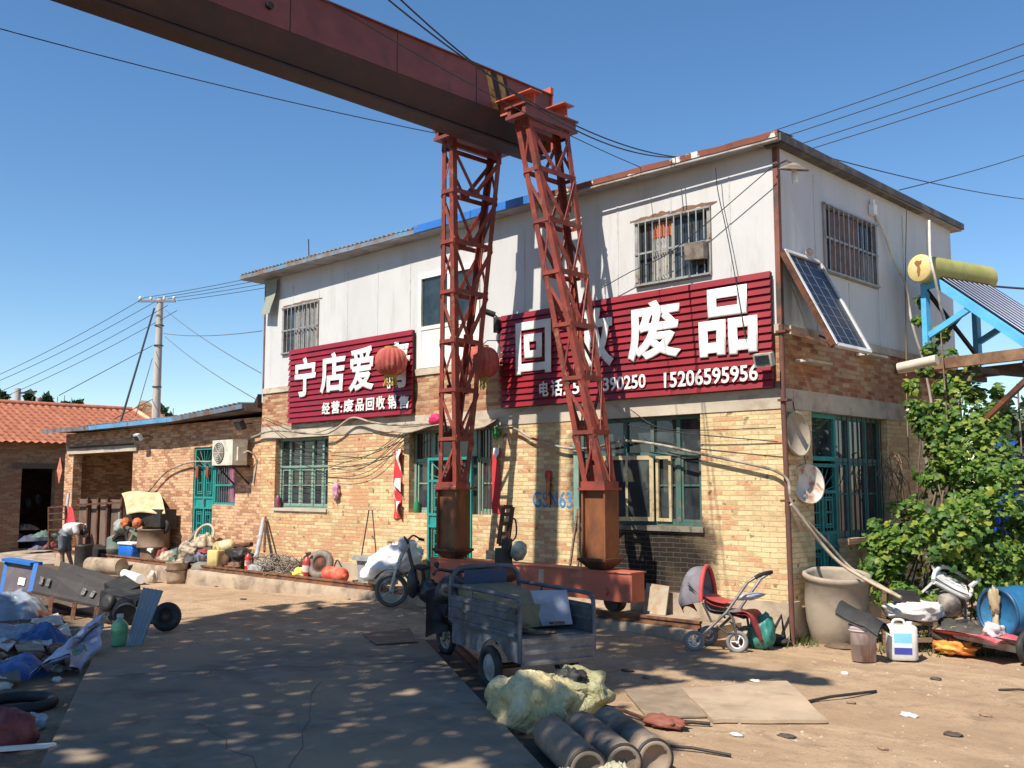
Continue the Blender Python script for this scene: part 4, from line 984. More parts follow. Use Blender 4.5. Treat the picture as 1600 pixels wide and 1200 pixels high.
# small floodlight standing on the sign's edge
fl = thing('floodlight', FY(1194, 570, F - .3), 'pale box floodlight at the right end of the larger red sign', 'floodlight')
p = FY(1194, 562, F - .3); mb = MB(); mb.cbox(p, (.26, .09, .17), (.3, 0, 0)); mb.build('lamp_body', worn('pale grey metal', (0.42, 0.4, 0.34), (0.25, .2, .15), 6), fl)
mb = MB(); mb.cbox(p + Vector((0, -.05, -.01)), (.2, .01, .12), (.3, 0, 0)); mb.build('lamp_glass', M_GLASS, fl)
mb = MB(); mb.bar(p + Vector((0, .04, 0)), p + Vector((0, .19, .02)), .02); mb.build('bracket', M_DARK, fl)

# ================================================================== things hung on the buildings
# paper lanterns
M_LANT = worn('sun faded lantern cloth', (0.38, 0.065, 0.055), (0.45, 0.13, 0.09), 4, .45, .65, .8, bump=0, col3=(0.5, 0.33, 0.1), c3scale=6, c3=(.62, .7))
def lantern(c, r, h, label):
    ln = thing('paper_lantern', (c.x, c.y, c.z - h), label, 'lantern', 'red lanterns hung on the facade')
    prof = []
    for i in range(15):
        t = -1.25 + 2.5 * i / 14; prof.append((r * math.cos(t) ** .62 if abs(t) < 1.5 else .05, h * math.sin(t) / math.sin(1.25)))
    mb = MB(); seg = 108; vs = []
    for rr, hh in prof:
        for k in range(seg):
            a = 2 * math.pi * k / seg; q = rr * (.93 + .085 * abs(math.sin(a * 9)))
            vs.append((c.x + q * math.cos(a), c.y + q * math.sin(a), c.z + hh))
    mb.add(vs, [(i * seg + k, i * seg + (k + 1) % seg, (i + 1) * seg + (k + 1) % seg, (i + 1) * seg + k) for i in range(14) for k in range(seg)], True)
    mb.build('shade', M_LANT, ln)
    mb = MB(); 
    for s_ in (-1, 1): mb.cyl(c + Vector((0, 0, s_ * h * .97)), c + Vector((0, 0, s_ * h * 1.12)), r * .42, seg=20)
    mb.build('rim', M_YEL, ln)
    mb = MB()
    for k in range(22):
        a = 2 * math.pi * k / 22; p = c + Vector((r * .36 * math.cos(a), r * .36 * math.sin(a), -h * 1.12)); mb.tube([p, p + Vector((.02 * math.sin(k * 3), .02 * math.cos(k * 5), -.09)), p + Vector((.03 * math.sin(k * 7), .03 * math.cos(k), -.16 - .03 * math.sin(k * 4)))], .012, 4)
    mb.build('tassel', worn('yellow fringe', (0.5, 0.36, 0.07), (0.35, .3, .1), 9, bump=0), ln)
    mb = MB(); mb.tube([c + Vector((0, 0, h * 1.1)), c + Vector((.02, .12, h * 1.5)), Vector((c.x + .05, F - .02, c.z + h * 1.6))], .008, 5); mb.build('hook', M_WIRE, ln)
lantern(FY(611, 565, F - .42), .29, .245, 'faded red lantern hanging before the smaller red sign')
lantern(FY(752, 566, F - .42), .3, .25, 'faded red lantern hanging between the smaller sign and the larger sign, behind the crane leg')
# air conditioner unit
ac = thing('air_conditioner', (-19.95, F, 2.42), 'cream outdoor air conditioner unit on brackets beside the annex window', 'air conditioner')
ax0, ax1, ay0, ay1, az0, az1 = -20.38, -19.5, F - .5, F - .14, 2.44, 3.0
M_ACW = worn('aged cream enamel', (0.6, 0.56, 0.47), (0.42, 0.37, 0.28), 4, .5, .7, .5, bump=0)
mb = MB(); mb.box((ax0, ay0, az0), (ax1, ay1, az1)); mb.build('casing', M_ACW, ac)
fc = Vector((ax0 + .3, ay0 - .012, (az0 + az1) / 2))
mb = MB(); mb.cyl(fc + Vector((0, .01, 0)), fc, .23, seg=28); fo = mb.build('fan_opening', M_DARK, ac)
mb = MB()
for r in (.06, .1, .14, .18, .22): mb.torus(fc - Vector((0, .012, 0)), (0, 1, 0), r, .006, 24, 5)
for k in range(8): a = k * math.pi / 4; mb.tube([fc - Vector((0, .012, 0)), fc + Vector((.22 * math.cos(a), -.012, .22 * math.sin(a)))], .005, 4)
mb.build('fan_grille', M_ACW, fo)
mb = MB(); mb.box((ax1 + .001, ay0 + .1, az0 + .1), (ax1 + .06, ay1 - .06, az0 + .4)); mb.build('valve_cover', M_ACW, ac)
mb = MB()
for x in (ax0 + .12, ax1 - .12): mb.bar((x, ay0 - .02, az0 - .025), (x, F, az0 - .025), .04); mb.bar((x, ay0 + .1, az0 - .05), (x, F, az0 - .42), .03)
mb.build('bracket', M_DARK, ac)
mb = MB(); mb.tube(smooth_path([(ax1 + .05, ay0 + .25, az0 + .25), (ax1 + .16, ay0 + .3, az0 + .3), (ax1 + .2, F - .03, az0 + .12), (ax1 + .1, F - .03, az0 - .4)]), .018, 6); mb.build('pipe', M_PALE, ac)
# paper couplets, strips by the entrance
M_RED = worn('faded red paper', (0.5, 0.02, 0.025), None); M_REDP = worn('couplet red', (0.52, 0.03, 0.03), (0.62, 0.5, 0.45), 5, .6, .63, .8, bump=0, stretch=(1, 1, .5), col3=(0.6, .2, .03), c3scale=7, c3=(.62, .66))
M_PAPERW = worn('bleached paper', (0.72, 0.68, 0.64), None, bump=0)
def couplet(px, py0, py1, wpx, label, white=(0.0, .25)):
    a, b = FY(px, py0, F - .02), FY(px, py1, F - .02); hgt = a.z - b.z; wd_ = abs(FY(px + wpx, py0, F).x - FY(px, py0, F).x)
    t = thing('paper_couplet', (a.x, F, b.z), label, 'couplet', 'paper couplets on the facade')
    def pt(u, v): 
        k = mnoise.noise(Vector((v * 3 + px, u, 0)))
        return (a.x - wd_ * .5 + wd_ * u + .05 * k, F - .012 - .09 * max(0, mnoise.noise(Vector((u * 1.5, v * 5 + px, 2)))) * (.3 + u), a.z - hgt * v)
    mb = MB(); mb.shell(5, 26, pt, (0, .003, 0)); mb.build('red_paper', M_REDP, t)
    for (v0, v1, u0) in white:
        mb = MB(); mb.shell(4, 6, lambda u, v: Vector(pt(u0 + (1 - u0) * u, v0 + (v1 - v0) * v * (1 - .6 * (1 - u)))) + Vector((.05 * u, -.03 - .05 * u, 0)), (0, .003, 0)); mb.build('curled_paper', M_PAPERW, t)
couplet(622, 702, 810, 13, 'tattered red and white paper couplet on the bricks left of the entrance', [(.0, .32, .25), (.42, .62, .3), (.75, .95, .4)])
couplet(775, 700, 802, 13, 'long red paper couplet right of the entrance window', [(.0, .2, .2)])
couplet(857, 735, 788, 9, 'short red and yellow paper scrap above the blue painted letters', [])
mb = MB(); c = FY(857, 765, F - .03); mb.shell(3, 6, lambda u, v: (c.x - .02 + .08 * u, F - .05 - .02 * u, c.z + .2 - .45 * v), (0, .003, 0)); solo(mb, 'yellow_ribbon', M_YEL, 'yellow plastic ribbon hanging beside the red paper scrap on the wall', 'ribbon')
mb = MB(); c = FY(525, 767, F - .06); mb.blob(c, (.09, .05, .19), 4, .5, 2.2, .15, 5, 14); solo(mb, 'pink_bag', worn('pink plastic', (0.6, 0.32, 0.4), (0.3, .12, .2), 7), 'small pink plastic bag hung on a nail between the window and the couplet', 'bag')
mb = MB(); c = FY(680, 655, F - .12); mb.blob(c, (.16, .09, .1), 6, .4, 2, .12, 5, 12); solo(mb, 'pink_cloth', worn('bright pink cloth', (0.6, 0.02, 0.12), None), 'bright pink cloth stuck under the band behind the left crane leg', 'cloth')
mb = MB(); c = FY(776, 675, F - .06); mb.blob(c, (.08, .05, .1), 9, .5, 3, .2, 6, 12); solo(mb, 'green_rag', worn('green plastic', (0.03, 0.25, 0.05), None), 'small green plastic rag hanging above the right couplet', 'rag')
# canvas awning edge over the entrance
mb = MB(); a0 = FY(638, 668, F); mb.shell(20, 4, lambda u, v: (W2[0] - .15 + (W2[1] - W2[0] + .3) * u, F - .02 - .3 * v, Z1 + .1 - .12 * v - .05 * math.sin(u * 9) * v), (0, 0, .012)); solo(mb, 'entrance_awning', worn('grey awning sheet', (0.33, 0.27, 0.2), (0.2, .14, .1), 4), 'narrow grey sheet awning over the teal entrance door', 'awning')
# green curved pelmet right of door: small bottles on the sill
mb = MB(); p = FY(646, 804, F - .02); mb.lathe([(.05, 0), (.055, .02), (.055, .16), (.02, .22), (.02, .28)], (p.x, F + .05, W2[2] + .002), seg=14); solo(mb, 'green_bottle', worn('green glass', (0.03, 0.2, 0.08), None, rough=.2), 'green bottle on the sill of the window left of the entrance', 'bottle')
mb = MB(); p = FY(428, 790, F); mb.lathe([(.06, 0), (.07, .05), (.06, .2), (.03, .26)], (W1[0] + .1, F + .03, W1[2] + .002), seg=14); solo(mb, 'red_jar', worn('dark red jar', (0.22, 0.03, 0.05), (0.1, .1, .2), 6, rough=.4), 'dark red jar standing on the sill of the green six-pane window', 'jar')
# security camera with pole on the wall
sc_ = thing('security_camera', FY(775, 500, F), 'black security camera on a bracket between the white door and the larger sign', 'camera')
c = FY(773, 492, F - .25); mb = MB(); mb.cyl(c, c + Vector((-.1, -.16, .06)), .05, seg=14); mb.build('camera_body', M_BLACK, sc_)
mb = MB(); mb.tube([c, c + Vector((0, .1, -.06)), Vector((c.x + .04, F - .005, c.z - .1))], .016, 6); mb.build('bracket', M_STEEL, sc_)
c2 = FY(778, 508, F - .1); mb = MB(); mb.cbox(c2, (.1, .12, .26)); mb.build('junction_box', M_BLACK, sc_)
mb = MB(); mb.tube([FY(778, 514, F - .04), FY(777, 585, F - .04)], .03, 8); mb.build('conduit', worn('white plastic', ()), sc_)
# floodlights on the annex
def flood(px, py, s, label, mat):
    c = FY(px, py, F - .3); t = thing('floodlight', (c.x, F, c.z), label, 'floodlight'); mb = MB(); mb.cbox(c, (s, .1, s * .7), (.5, 0, 0)); mb.build('lamp_body', mat, t)
    mb = MB(); mb.cbox(c + Vector((0, -.05, -.04)), (s * .8, .012, s * .5), (.5, 0, 0)); mb.build('lamp_glass', M_GLASS, t)
    mb = MB(); mb.bar(c, (c.x, F, c.z + .05), .025); mb.build('bracket', M_DARK, t)
flood(375, 664, .3, 'black floodlight under the annex eave above the air conditioner', M_BLACK)
flood(216, 683, .26, 'white floodlight above the open garage bay', M_WHITE)

# ---- end wall
# round rusty lids hung on the bricks
def lid(px, py, r, label, mat, tilt=0):
    c = FX(px, py, E + .06); ax = Vector((1, -tilt, .1)).normalized(); t = thing('drum_lid', c, label, 'lid')
    mb = MB(); mb.lathe([(0.001, 0), (r * .9, 0), (r * .93, .02), (r, .02), (r, -.02), (r * .9, -.02), (.001, -.02)], c, ax, 36, caps=False); mb.build('disc', mat, t)
    mb = MB(); mb.tube([c + Vector((-.02, 0, r * .9)), (E + .002, c.y, c.z + r + .15)], .006, 4); mb.build('wire', M_WIRE, t)
    return t
lid(1246, 678, .3, 'plain tan round lid hung on the end wall, the upper of two', worn('tan board', (0.4, 0.33, 0.24), (0.28, .22, .15), 4), .05)
l2 = lid(1263, 756, .27, 'rust stained white round drum lid on the end wall beside the teal door', worn('rust stained enamel', (0.58, 0.53, 0.46), (0.32, 0.13, 0.05), 3.2, .5, .62, .6), .35)
c = FX(1258, 776, E + .1); mb = MB(); mb.cyl(c, c + Vector((.03, -.01, 0)), .03, seg=12); mb.build('bung', M_STEEL, l2)
# lamp with a round shade
lp = thing('wall_lamp', FX(1240, 268, E), 'round enamel shade wall lamp with white bulb high on the end wall corner', 'lamp')
c = FX(1240, 264, E + .3); mb = MB(); mb.lathe([(.02, .08), (.05, .07), (.19, .0), (.2, -.015), (.18, -.005), (.03, .05)], c, (0.25, -.15, 1), 28, caps=False); mb.build('lamp_shade', worn('brown enamel', (0.22, 0.19, 0.15), (0.12, .08, .05), 6), lp)
mb = MB(); mb.tube([c + Vector((0, 0, .02)), c + Vector((.01, 0, -.06)), c + Vector((.02, -.01, -.2))], [.03, .04, .04], 12); mb.build('bulb', worn('milky bulb', (0.8, 0.8, 0.78), None, rough=.3, bump=0), lp)
mb = MB(); mb.tube([c + Vector((0, 0, .07)), c + Vector((-.1, 0, .14)), (E, c.y, c.z + .1)], .012, 6); mb.build('lamp_arm', M_DARK, lp)
# solar panel leaning out from the wall
sp = thing('solar_collector', FX(1226, 394, E + .05), 'framed blue-black solar panel tilted out from the end wall beside the corner', 'solar panel')
A, B = FX(1226, 394, E + .06), FX(1280, 409, E + .06); D, C_ = FX(1310, 547, E + .74), FX(1360, 543, E + .74)
A = Vector((A.x, A.y, (A.z + B.z) / 2)); B = Vector((A.x, B.y, A.z)); D = Vector((D.x, A.y, (D.z + C_.z) / 2)); C_ = Vector((D.x, B.y, D.z))
nrm = (B - A).cross(D - A).normalized(); nrm = nrm if nrm.x > 0 else -nrm
mb = MB(); mb.prism([A, B, C_, D], -nrm * .03)
m, nt, b_ = _new('solar cells'); v = _coords(nt)
b_.inputs['Base Color'].default_value = (0.012, 0.016, 0.03, 1); b_.inputs['Roughness'].default_value = .3; b_.inputs['Specular IOR Level'].default_value = .3
mb.build('cell_sheet', m, sp)
mb = MB(); eu, ev = (B - A), (D - A)
for i in range(1, 4): p = A + eu * i / 4 + nrm * .001; mb.bar(p, p + ev, .004, .002, up=nrm)
for j in range(1, 9): p = A + ev * j / 9 + nrm * .002; mb.bar(p, p + eu, .004, .002, up=nrm)
mb.build('cell_line', worn('silver line', (0.25, 0.26, 0.28), None, bump=0), sp)
mb = MB()
for p, q in ((A, B), (B, C_), (C_, D), (D, A)): mb.bar(p + nrm * .002, q + nrm * .002, .05, .05, up=nrm)
mb.build('frame', worn('aluminium frame', (0.6, 0.6, 0.6), (0.45, .42, .38), 4, rough=.4), sp)
mb = MB(); mb.bar(A - eu.normalized() * .045 - nrm * .02, D - eu.normalized() * .045 - nrm * .02, .04, .07, up=nrm); mb.bar(A - nrm * .05 + Vector((0, 0, .04)), B - nrm * .05 + Vector((0, 0, .04)), .04)
for q in (D, C_): mb.bar(q - nrm * .05, Vector((E + .02, q.y, q.z + .3)), .03); 
mb.build('support', M_RUST, sp)
mb = MB(); q = B + ev * .02; mb.blob(A + eu * .62 + Vector((.05, 0, .08)), (.05, .07, .05), 2, .3); mb.build('connector', worn('pale stone', (.5, .42, .35), None), sp)
# loose boards at band height
for px0, py0, px1, py1, lab in ((1252, 563, 1290, 556, 'pale board stuck on the end wall under the solar panel'), (1348, 553, 1377, 549, 'short white board on the sill course right of the solar panel')):
    a, b = FX(px0, py0, E + .12), FX(px1, py1, E + .12); mb = MB(); mb.bar(a, Vector((a.x, b.y, a.z)), .2, .035, up=(0, 0, 1)); solo(mb, 'board', worn('pale board', (0.5, 0.47, 0.42), (0.3, .26, .2), 5), lab, 'board')
# white hoses down the end wall
M_HOSE = worn('white hose', (0.55, 0.52, 0.46), (0.35, .3, .24), 5, .5, .7, .6, bump=0)
def cable(name, pts, r, mat, label, cat, n=6, seg=6, group=None):
    mb = MB(); mb.tube(smooth_path(pts, n) if n > 1 else pts, r, seg); return solo(mb, name, mat, label, cat, group, loc=pts[0])
cable('water_hose', [FX(x, y, E + d) for x, y, d in ((1368, 337, .03), (1382, 365, .06), (1397, 410, .08), (1414, 442, .1), (1420, 475, .1), (1424, 500, .12), (1432, 530, .15), (1442, 562, .18), (1452, 610, .2), (1458, 650, .2))], .022, M_HOSE, 'white water hose hanging from the wall outlet down the end wall', 'hose')
c = FX(1364, 328, E + .05); mb = MB(); mb.cbox(c, (.08, .12, .16)); mb.cbox(c + Vector((0, 0, .12)), (.05, .06, .08)); solo(mb, 'wall_outlet', M_WHITE, 'white outlet fitting above the hose on the end wall', 'outlet')
cable('drain_pipe', [FX(x, y, E + d) for x, y, d in ((1418, 640, .15), (1428, 660, .18), (1440, 690, .2), (1449, 725, .2), (1453, 755, .22))], .03, M_HOSE, 'bent pale pipe on the bricks beside the vine', 'pipe')
cable('rope', [FX(x, y, E + .08) for x, y in ((1417, 305), (1415, 420), (1416, 560), (1417, 640), (1420, 715))], .008, worn('straw rope', (0.3, 0.2, 0.1), None), 'thin brown rope hanging down the end wall from the verge', 'rope')
# fittings between door and window, dry twigs
mb = MB(); rnd = random.Random(5)
for i in range(26):
    a = FX(1385 + rnd.uniform(-14, 22), 715 + rnd.uniform(-10, 30), E + .1); d = Vector((rnd.uniform(0, .1), rnd.uniform(-.25, .3), rnd.uniform(-.6, -.1)))
    mb.tube([a, a + d * .5 + Vector((.05, 0, .03)), a + d], .007, 4)
solo(mb, 'dry_twigs', worn('dry twig', (0.2, 0.13, 0.08), None), 'bundle of dry brown twigs stuck on the end wall right of its window', 'twigs')

# ---- thick pale cable looped along the facade
fp = [(232, 768), (262, 736), (300, 722), (335, 720), (362, 700), (400, 681), (432, 673), (500, 678), (522, 672), (550, 653), (582, 660), (622, 664), (690, 661), (745, 668), (800, 669), (832, 685), (880, 699), (925, 700), (975, 689), (1030, 695), (1090, 708), (1180, 727), (1212, 736)]
pts = [FY(x, y, F - (.16 if 405 < x < 640 else .1)) for x, y in fp] + [Vector((E + .12, F - .16, FX(1226, 752, E).z))] + [FX(x, y, E + d) for x, y, d in ((1240, 790, .2), (1290, 845, .4))]
pts += [AT(1330, 888, 12.6), AT(1375, 915, 12.0), AT(1402, 930, 11.7)]
cable('power_cable', pts, .02, worn('dusty cable', (.36, .31, .24), (.12, .095, .07), 3, .45, .6, .7, bump=0), 'thick pale cable looping along the whole facade and round the corner', 'cable', 8, 8)
cable('old_hose', [FX(1236, 788, E + .3), AT(1300, 868, 12.4), AT(1352, 905, 12.1), AT(1408, 934, 11.6)], .022, worn('straw coloured hose', (0.45, 0.36, 0.25), (0.3, .22, .15), 6), 'straw coloured hose sagging from the corner over the vat to the bench', 'hose')
bund = [((640, 668), (545, 722), (432, 700)), ((640, 672), (560, 715), (420, 715)), ((640, 668), (570, 730), (500, 742)), ((638, 690), (560, 742), (448, 742)), ((700, 655), (600, 700), (515, 708)), ((545, 655), (470, 668), (412, 652)), ((515, 700), (460, 690), (415, 662)), ((640, 676), (600, 702), (515, 730))]
for i, (a, b, c) in enumerate(bund):
    cable('facade_wire', [FY(a[0], a[1], F - .05), FY(b[0], b[1], F - .12), FY(c[0], c[1], F - .04)], .006, M_WIRE, 'thin black wire sagging across the bricks between six-pane window and entrance', 'wire', 10, 5, 'thin wires sagging on the facade')
for k, (lab, q) in enumerate((('thin dark wire crossing the upper right bricks from the crane to the corner post', ((960, 655), (1000, 668), (1100, 680), (1215, 690))), ('thin dark wire sagging lower across the upper right bricks', ((985, 640), (1030, 668), (1100, 672), (1212, 668))), ('thin wire hanging from the verge across the barred window and red sign', ((1118, 262), (1122, 300), (1135, 360), (1150, 440), (1165, 530))), ('thin grey wire slanting over the white wall to the upper right window', ((940, 450), (985, 425), (1000, 418), (1060, 385), (1205, 262))))):
    cable('facade_wire', [FY(x, y, F - .16) for x, y in q], .007, M_WIRE, lab, 'wire', 8, 5)

# ---- wires in the sky
def line_wire(name, a, b, drop, r, label, group=None, mat=None): return cable(name, sag(a, b, drop, 36), r, mat or M_WIRE, label, 'overhead wire', 1, 5, group)
UPZ = 36.0
ptop = [AT(x, y, UPZ) for x, y in ((226, 465), (243, 466), (262, 467), (277, 470))]
rend = [AT(x, y, 17.5) for x, y in ((1900, -42), (1900, -22), (1900, 6), (1900, 22))]
LL = ['topmost', 'second', 'third', 'lowest']
for i in range(4):
    line_wire('overhead_wire', ptop[i], rend[i], .72, .011, '%s of the four black wires rising to the right above the roof corner' % LL[i], 'four wires from the concrete pole over the roof')
    line_wire('overhead_wire', ptop[i] - Vector((0, 0, .12 * i)), AT(-330, (690, 694, 716, 722)[i], 44), .8, .011, '%s of the four wires running down left from the concrete pole' % LL[i], 'four wires from the concrete pole to the left')
line_wire('overhead_wire', AT(-260, -28, 12), FY(690, 210, 10.6), .1, .008, 'lone thin wire crossing the upper left sky to the left crane leg')
line_wire('overhead_wire', AT(560, -40, 9), FY(1062, 246, F - .1), .35, .009, 'upper of two black cables running past the girder end to the roof')
line_wire('overhead_wire', AT(585, -40, 8.8), FY(1055, 246, F - .1), .42, .009, 'lower of two black cables running past the girder end to the roof')
line_wire('overhead_wire', AT(440, -40, 8.4), FY(1005, 263, F - .15), .1, .006, 'thin crane supply cable hanging before the girder to the eave')
line_wire('overhead_wire', FX(1283, 243, E), AT(1720, 318, 26), .2, .009, 'thin wire falling to the right from the gable roof edge')
line_wire('overhead_wire', FX(1405, 297, E), AT(1720, 198, 26), .1, .009, 'thin wire climbing to the right behind the gable roof edge')
line_wire('overhead_wire', AT(1530, 445, 17.5), AT(1750, 452, 17), .05, .02, 'black wire leaving the green water tank to the right')
# utility pole
up = thing('utility_pole', AT(246, 655, UPZ) * 1.0, 'pale concrete utility pole with crossarm rising behind the annex roof', 'utility pole')
pb = AT(244, 640, UPZ); pb = Vector((pb.x, pb.y, -.3)); pt_ = Vector((pb.x, pb.y, AT(251, 462, UPZ).z)); up.location = pb
mb = MB(); mb.tube([pb, pt_], [.19, .115], 16); mb.build('pole', worn('pole concrete', (0.46, 0.43, 0.38), (0.36, .33, .29), 3, stretch=(1, 1, .3)), up)
xd = (ptop[3] - ptop[0]); xd.z = 0; xd.normalize(); cz = pt_ + Vector((0, -.12, -.14))
mb = MB(); mb.bar(cz - xd * .68, cz + xd * .68, .09, .07, up=(0, 0, 1)); ca = mb.build('crossarm', worn('grey angle iron', (0.2, 0.19, 0.2), None), up)
for i, f in enumerate((-.62, -.22, .26, .62)):
    mb = MB(); mb.lathe([(.03, 0), (.06, .03), (.05, .07), (.06, .1), (.03, .14)], cz + xd * f + Vector((0, 0, .04)), seg=12); mb.build('insulator', M_WHITE, ca)
mb = MB()
for f in (.25, .43, .8): mb.torus(pb.lerp(pt_, 1 - f * .45), (0, 0, 1), .16, .02, 16, 6)
mb.build('pole_band', M_DARK, up)
for a, b, r, lab in (((241, 482), (186, 668), .035, 'thick stay wire slanting from the concrete pole to the annex roof'), ((238, 540), (92, 618), .012, 'thin wire from the concrete pole down to the tiled roof ridge'), ((238, 560), (212, 650), .012, 'thin stay wire close beside the concrete pole'), ((238, 624), (178, 655), .014, 'short wire from the pole foot to the annex roof edge')):
    cable('stay_wire', [AT(*a, UPZ), AT(*b, UPZ - 6)], r, M_WIRE, lab, 'wire', 1, 5)
for a, b, lab in (((256, 521), (409, 517), 'level thin wire from the concrete pole to the two-storey building'), ((258, 484), (408, 583), 'upper slanting thin wire from the concrete pole to the white wall edge'), ((258, 526), (400, 624), 'lower slanting thin wire from the concrete pole to the white wall edge')):
    cable('overhead_wire', sag(AT(*a, UPZ), FY(*b, F + .2), .1), .011, worn('grey wire', (.12, .12, .13), None, bump=0), lab, 'overhead wire', 1, 5)
# two far poles
for px, y0, y1, lab in ((28, 607, 640, 'short far concrete pole behind the tiled roof ridge'),):
    t = 62; a = AT(px, y0, t); fpole = thing('utility_pole', (a.x, a.y, 0), lab, 'utility pole'); mb = MB(); mb.tube([(a.x, a.y, -.3), a], .2, 8); mb.build('pole', worn('pole concrete', ()), fpole); mb = MB(); mb.bar(a + Vector((-.2, 0, -.3)), a + Vector((2.0, .4, -.3)), .1); mb.build('crossarm', M_DARK, fpole)
fa = AT(60, 622, 62); fpole = thing('utility_pole', (fa.x, fa.y, 0), 'red and white topped far pole between the far trees', 'utility pole'); mb = MB(); mb.tube([(fa.x, fa.y, -.3), fa], .16, 8); mb.build('pole', worn('rusty white pole', (.5, .3, .25), (.3, .1, .06), 5), fpole); mb = MB(); mb.bar(fa + Vector((-.6, 0, -.2)), fa + Vector((.6, 0, -.2)), .1); mb.build('crossarm', M_DARK, fpole)

# ================================================================== solar water heater on its steel platform
O = AT(1450, 563, 15.2); ha = Vector((math.sin(R(15)), math.cos(R(15)), 0)); hb = Vector((ha.y, -ha.x, 0)); HZ = O.z
M_SKYB = worn('sky blue frame paint', (0.1, 0.42, 0.72), (0.2, 0.4, .55), 5, .55, .7, .5, bump=0)
hw = thing('solar_water_heater', O, 'solar water heater with yellow green tank, vacuum tubes and sky blue frame', 'water heater')
LW, LD, LH = 1.25, 1.65, 1.2
def hp(a, b, z): return O + ha * a + hb * b + Vector((0, 0, z))
for k, a in enumerate((0, LW)):
    mt = M_SKYB
    mb = MB(); mb.bar(hp(a, 0, 0), hp(a, 0, LH), .1, .09, up=hb); mb.bar(hp(a, .16, LH + .02), hp(a, LD, .02), .12, .09, up=ha); mb.bar(hp(a, .0, LH - .05), hp(a, .25, LH - .03), .1, .08, up=ha); mb.bar(hp(a, .05, .38), hp(a, .8, .72), .09, .06, up=ha); mb.build('side_frame', mt, hw)
mb = MB(); mb.bar(hp(0, LD, .05), hp(LW, LD, .05), .1, .08); mb.build('foot_rail', M_SKYB, hw)
mb = MB(); mb.bar(hp(0, .02, .1), hp(LW, .02, LH - .1), .05); mb.bar(hp(LW, .02, .1), hp(0, .02, LH - .1), .05); mb.build('cross_brace', M_DARK, hw)
tc = hp(-.18, .08, LH + .2); tr2 = .215
M_TANK = worn('yellow green tank', (0.36, 0.34, 0.09), (0.24, 0.25, .09), 4, .5, .68, .45, bump=0.03)
mb = MB(); mb.tube([tc, tc + ha * (LW + .36)], tr2, 36); tk = mb.build('tank', M_TANK, hw)
mb = MB(); mb.lathe([(tr2 * 1.01, 0), (tr2 * 1.01, .04), (tr2 * .9, .055), (.001, .06)], tc + ha * .001, -ha, 36, caps=False); cap = mb.build('tank_end_cap', worn('cream end cap', (0.62, 0.5, 0.2), (0.7, .58, .3), 4, rough=.5), tk)
mb = MB(); q = tc - ha * .061; RP = [(-.07, .1), (-.03, .13), (.02, .11), (.06, .12), (.05, .07), (.02, .05), (.035, -.02), (.015, -.1), (-.01, -.13), (-.03, -.05), (-.015, .02), (-.05, .06)]; mb.prism([q + hb * x + Vector((0, 0, z)) for x, z in RP], -ha * .003); mb.build('rust_patch', worn('rust patch', (.3, .12, .05), None), cap)
def tubemat():
    m, nt, b = _new('vacuum tube glass'); b.inputs['Base Color'].default_value = (0.16, 0.175, .22, 1); b.inputs['Roughness'].default_value = .24; b.inputs['Metallic'].default_value = 1.0
    return m
M_VT = tubemat()
for i in range(10):
    a = .1 + (LW - .12) * i / 9; mb = MB(); mb.tube([hp(a, .2, LH + .09), hp(a, LD - .02, .14)], .03, 12); mb.build('vacuum_tube', M_VT, hw)
mb = MB(); mb.shell(2, 2, lambda u, v: hp(.02 + LW * u, .18 + (LD - .2) * v, LH + .0 - (LH - .06) * v), (0, 0, -.01)); mb.build('reflector', worn('dark backing sheet', (.02, .022, .03), None, rough=.5), hw)
mb = MB(); mb.tube(smooth_path([AT(1452, 345, 15.3), AT(1453, 395, 14.9), AT(1456, 415, 14.8), AT(1462, 440, 14.8), AT(1470, 480, 14.9), AT(1476, 500, 15.0)]), .022, 6); mb.build('inlet_hose', M_HOSE, hw)
# platform of steel beams out of the wall
pf = thing('steel_platform', (E, O.y, HZ - .25), 'rusty steel platform carrying the solar water heater, braced from the wall', 'platform')
for a in (-.15, LW + .15):
    mb = MB(); p = hp(a, -.9, -.1); q = hp(a, LD + .7, -.1); mb.bar(p, q, .1, .16, up=(0, 0, 1)); mb.build('beam', worn('brown rust beam', (0.15, 0.075, 0.045), (0.27, .16, .09), 4), pf)
mb = MB()
for b in (0, .8, LD): mb.bar(hp(-.15, b, -.23), hp(LW + .15, b, -.23), .08, .08)
mb.build('joist', M_DARK, pf)
for a in (-.1, LW + .1):
    mb = MB(); mb.bar(hp(a, LD + .3, -.2), hp(a, .3, -1.5), .07); mb.build('brace', M_RUST, pf)
mb = MB(); mb.tube([AT(1404, 575, 14.6), AT(1464, 562, 14.2)], .075, 14); solo(mb, 'plastic_pipe', worn('cream plastic pipe', (0.62, 0.55, 0.45), (.5, .42, .33), 4, rough=.5), 'short cream plastic pipe resting on the platform end below the heater', 'pipe')

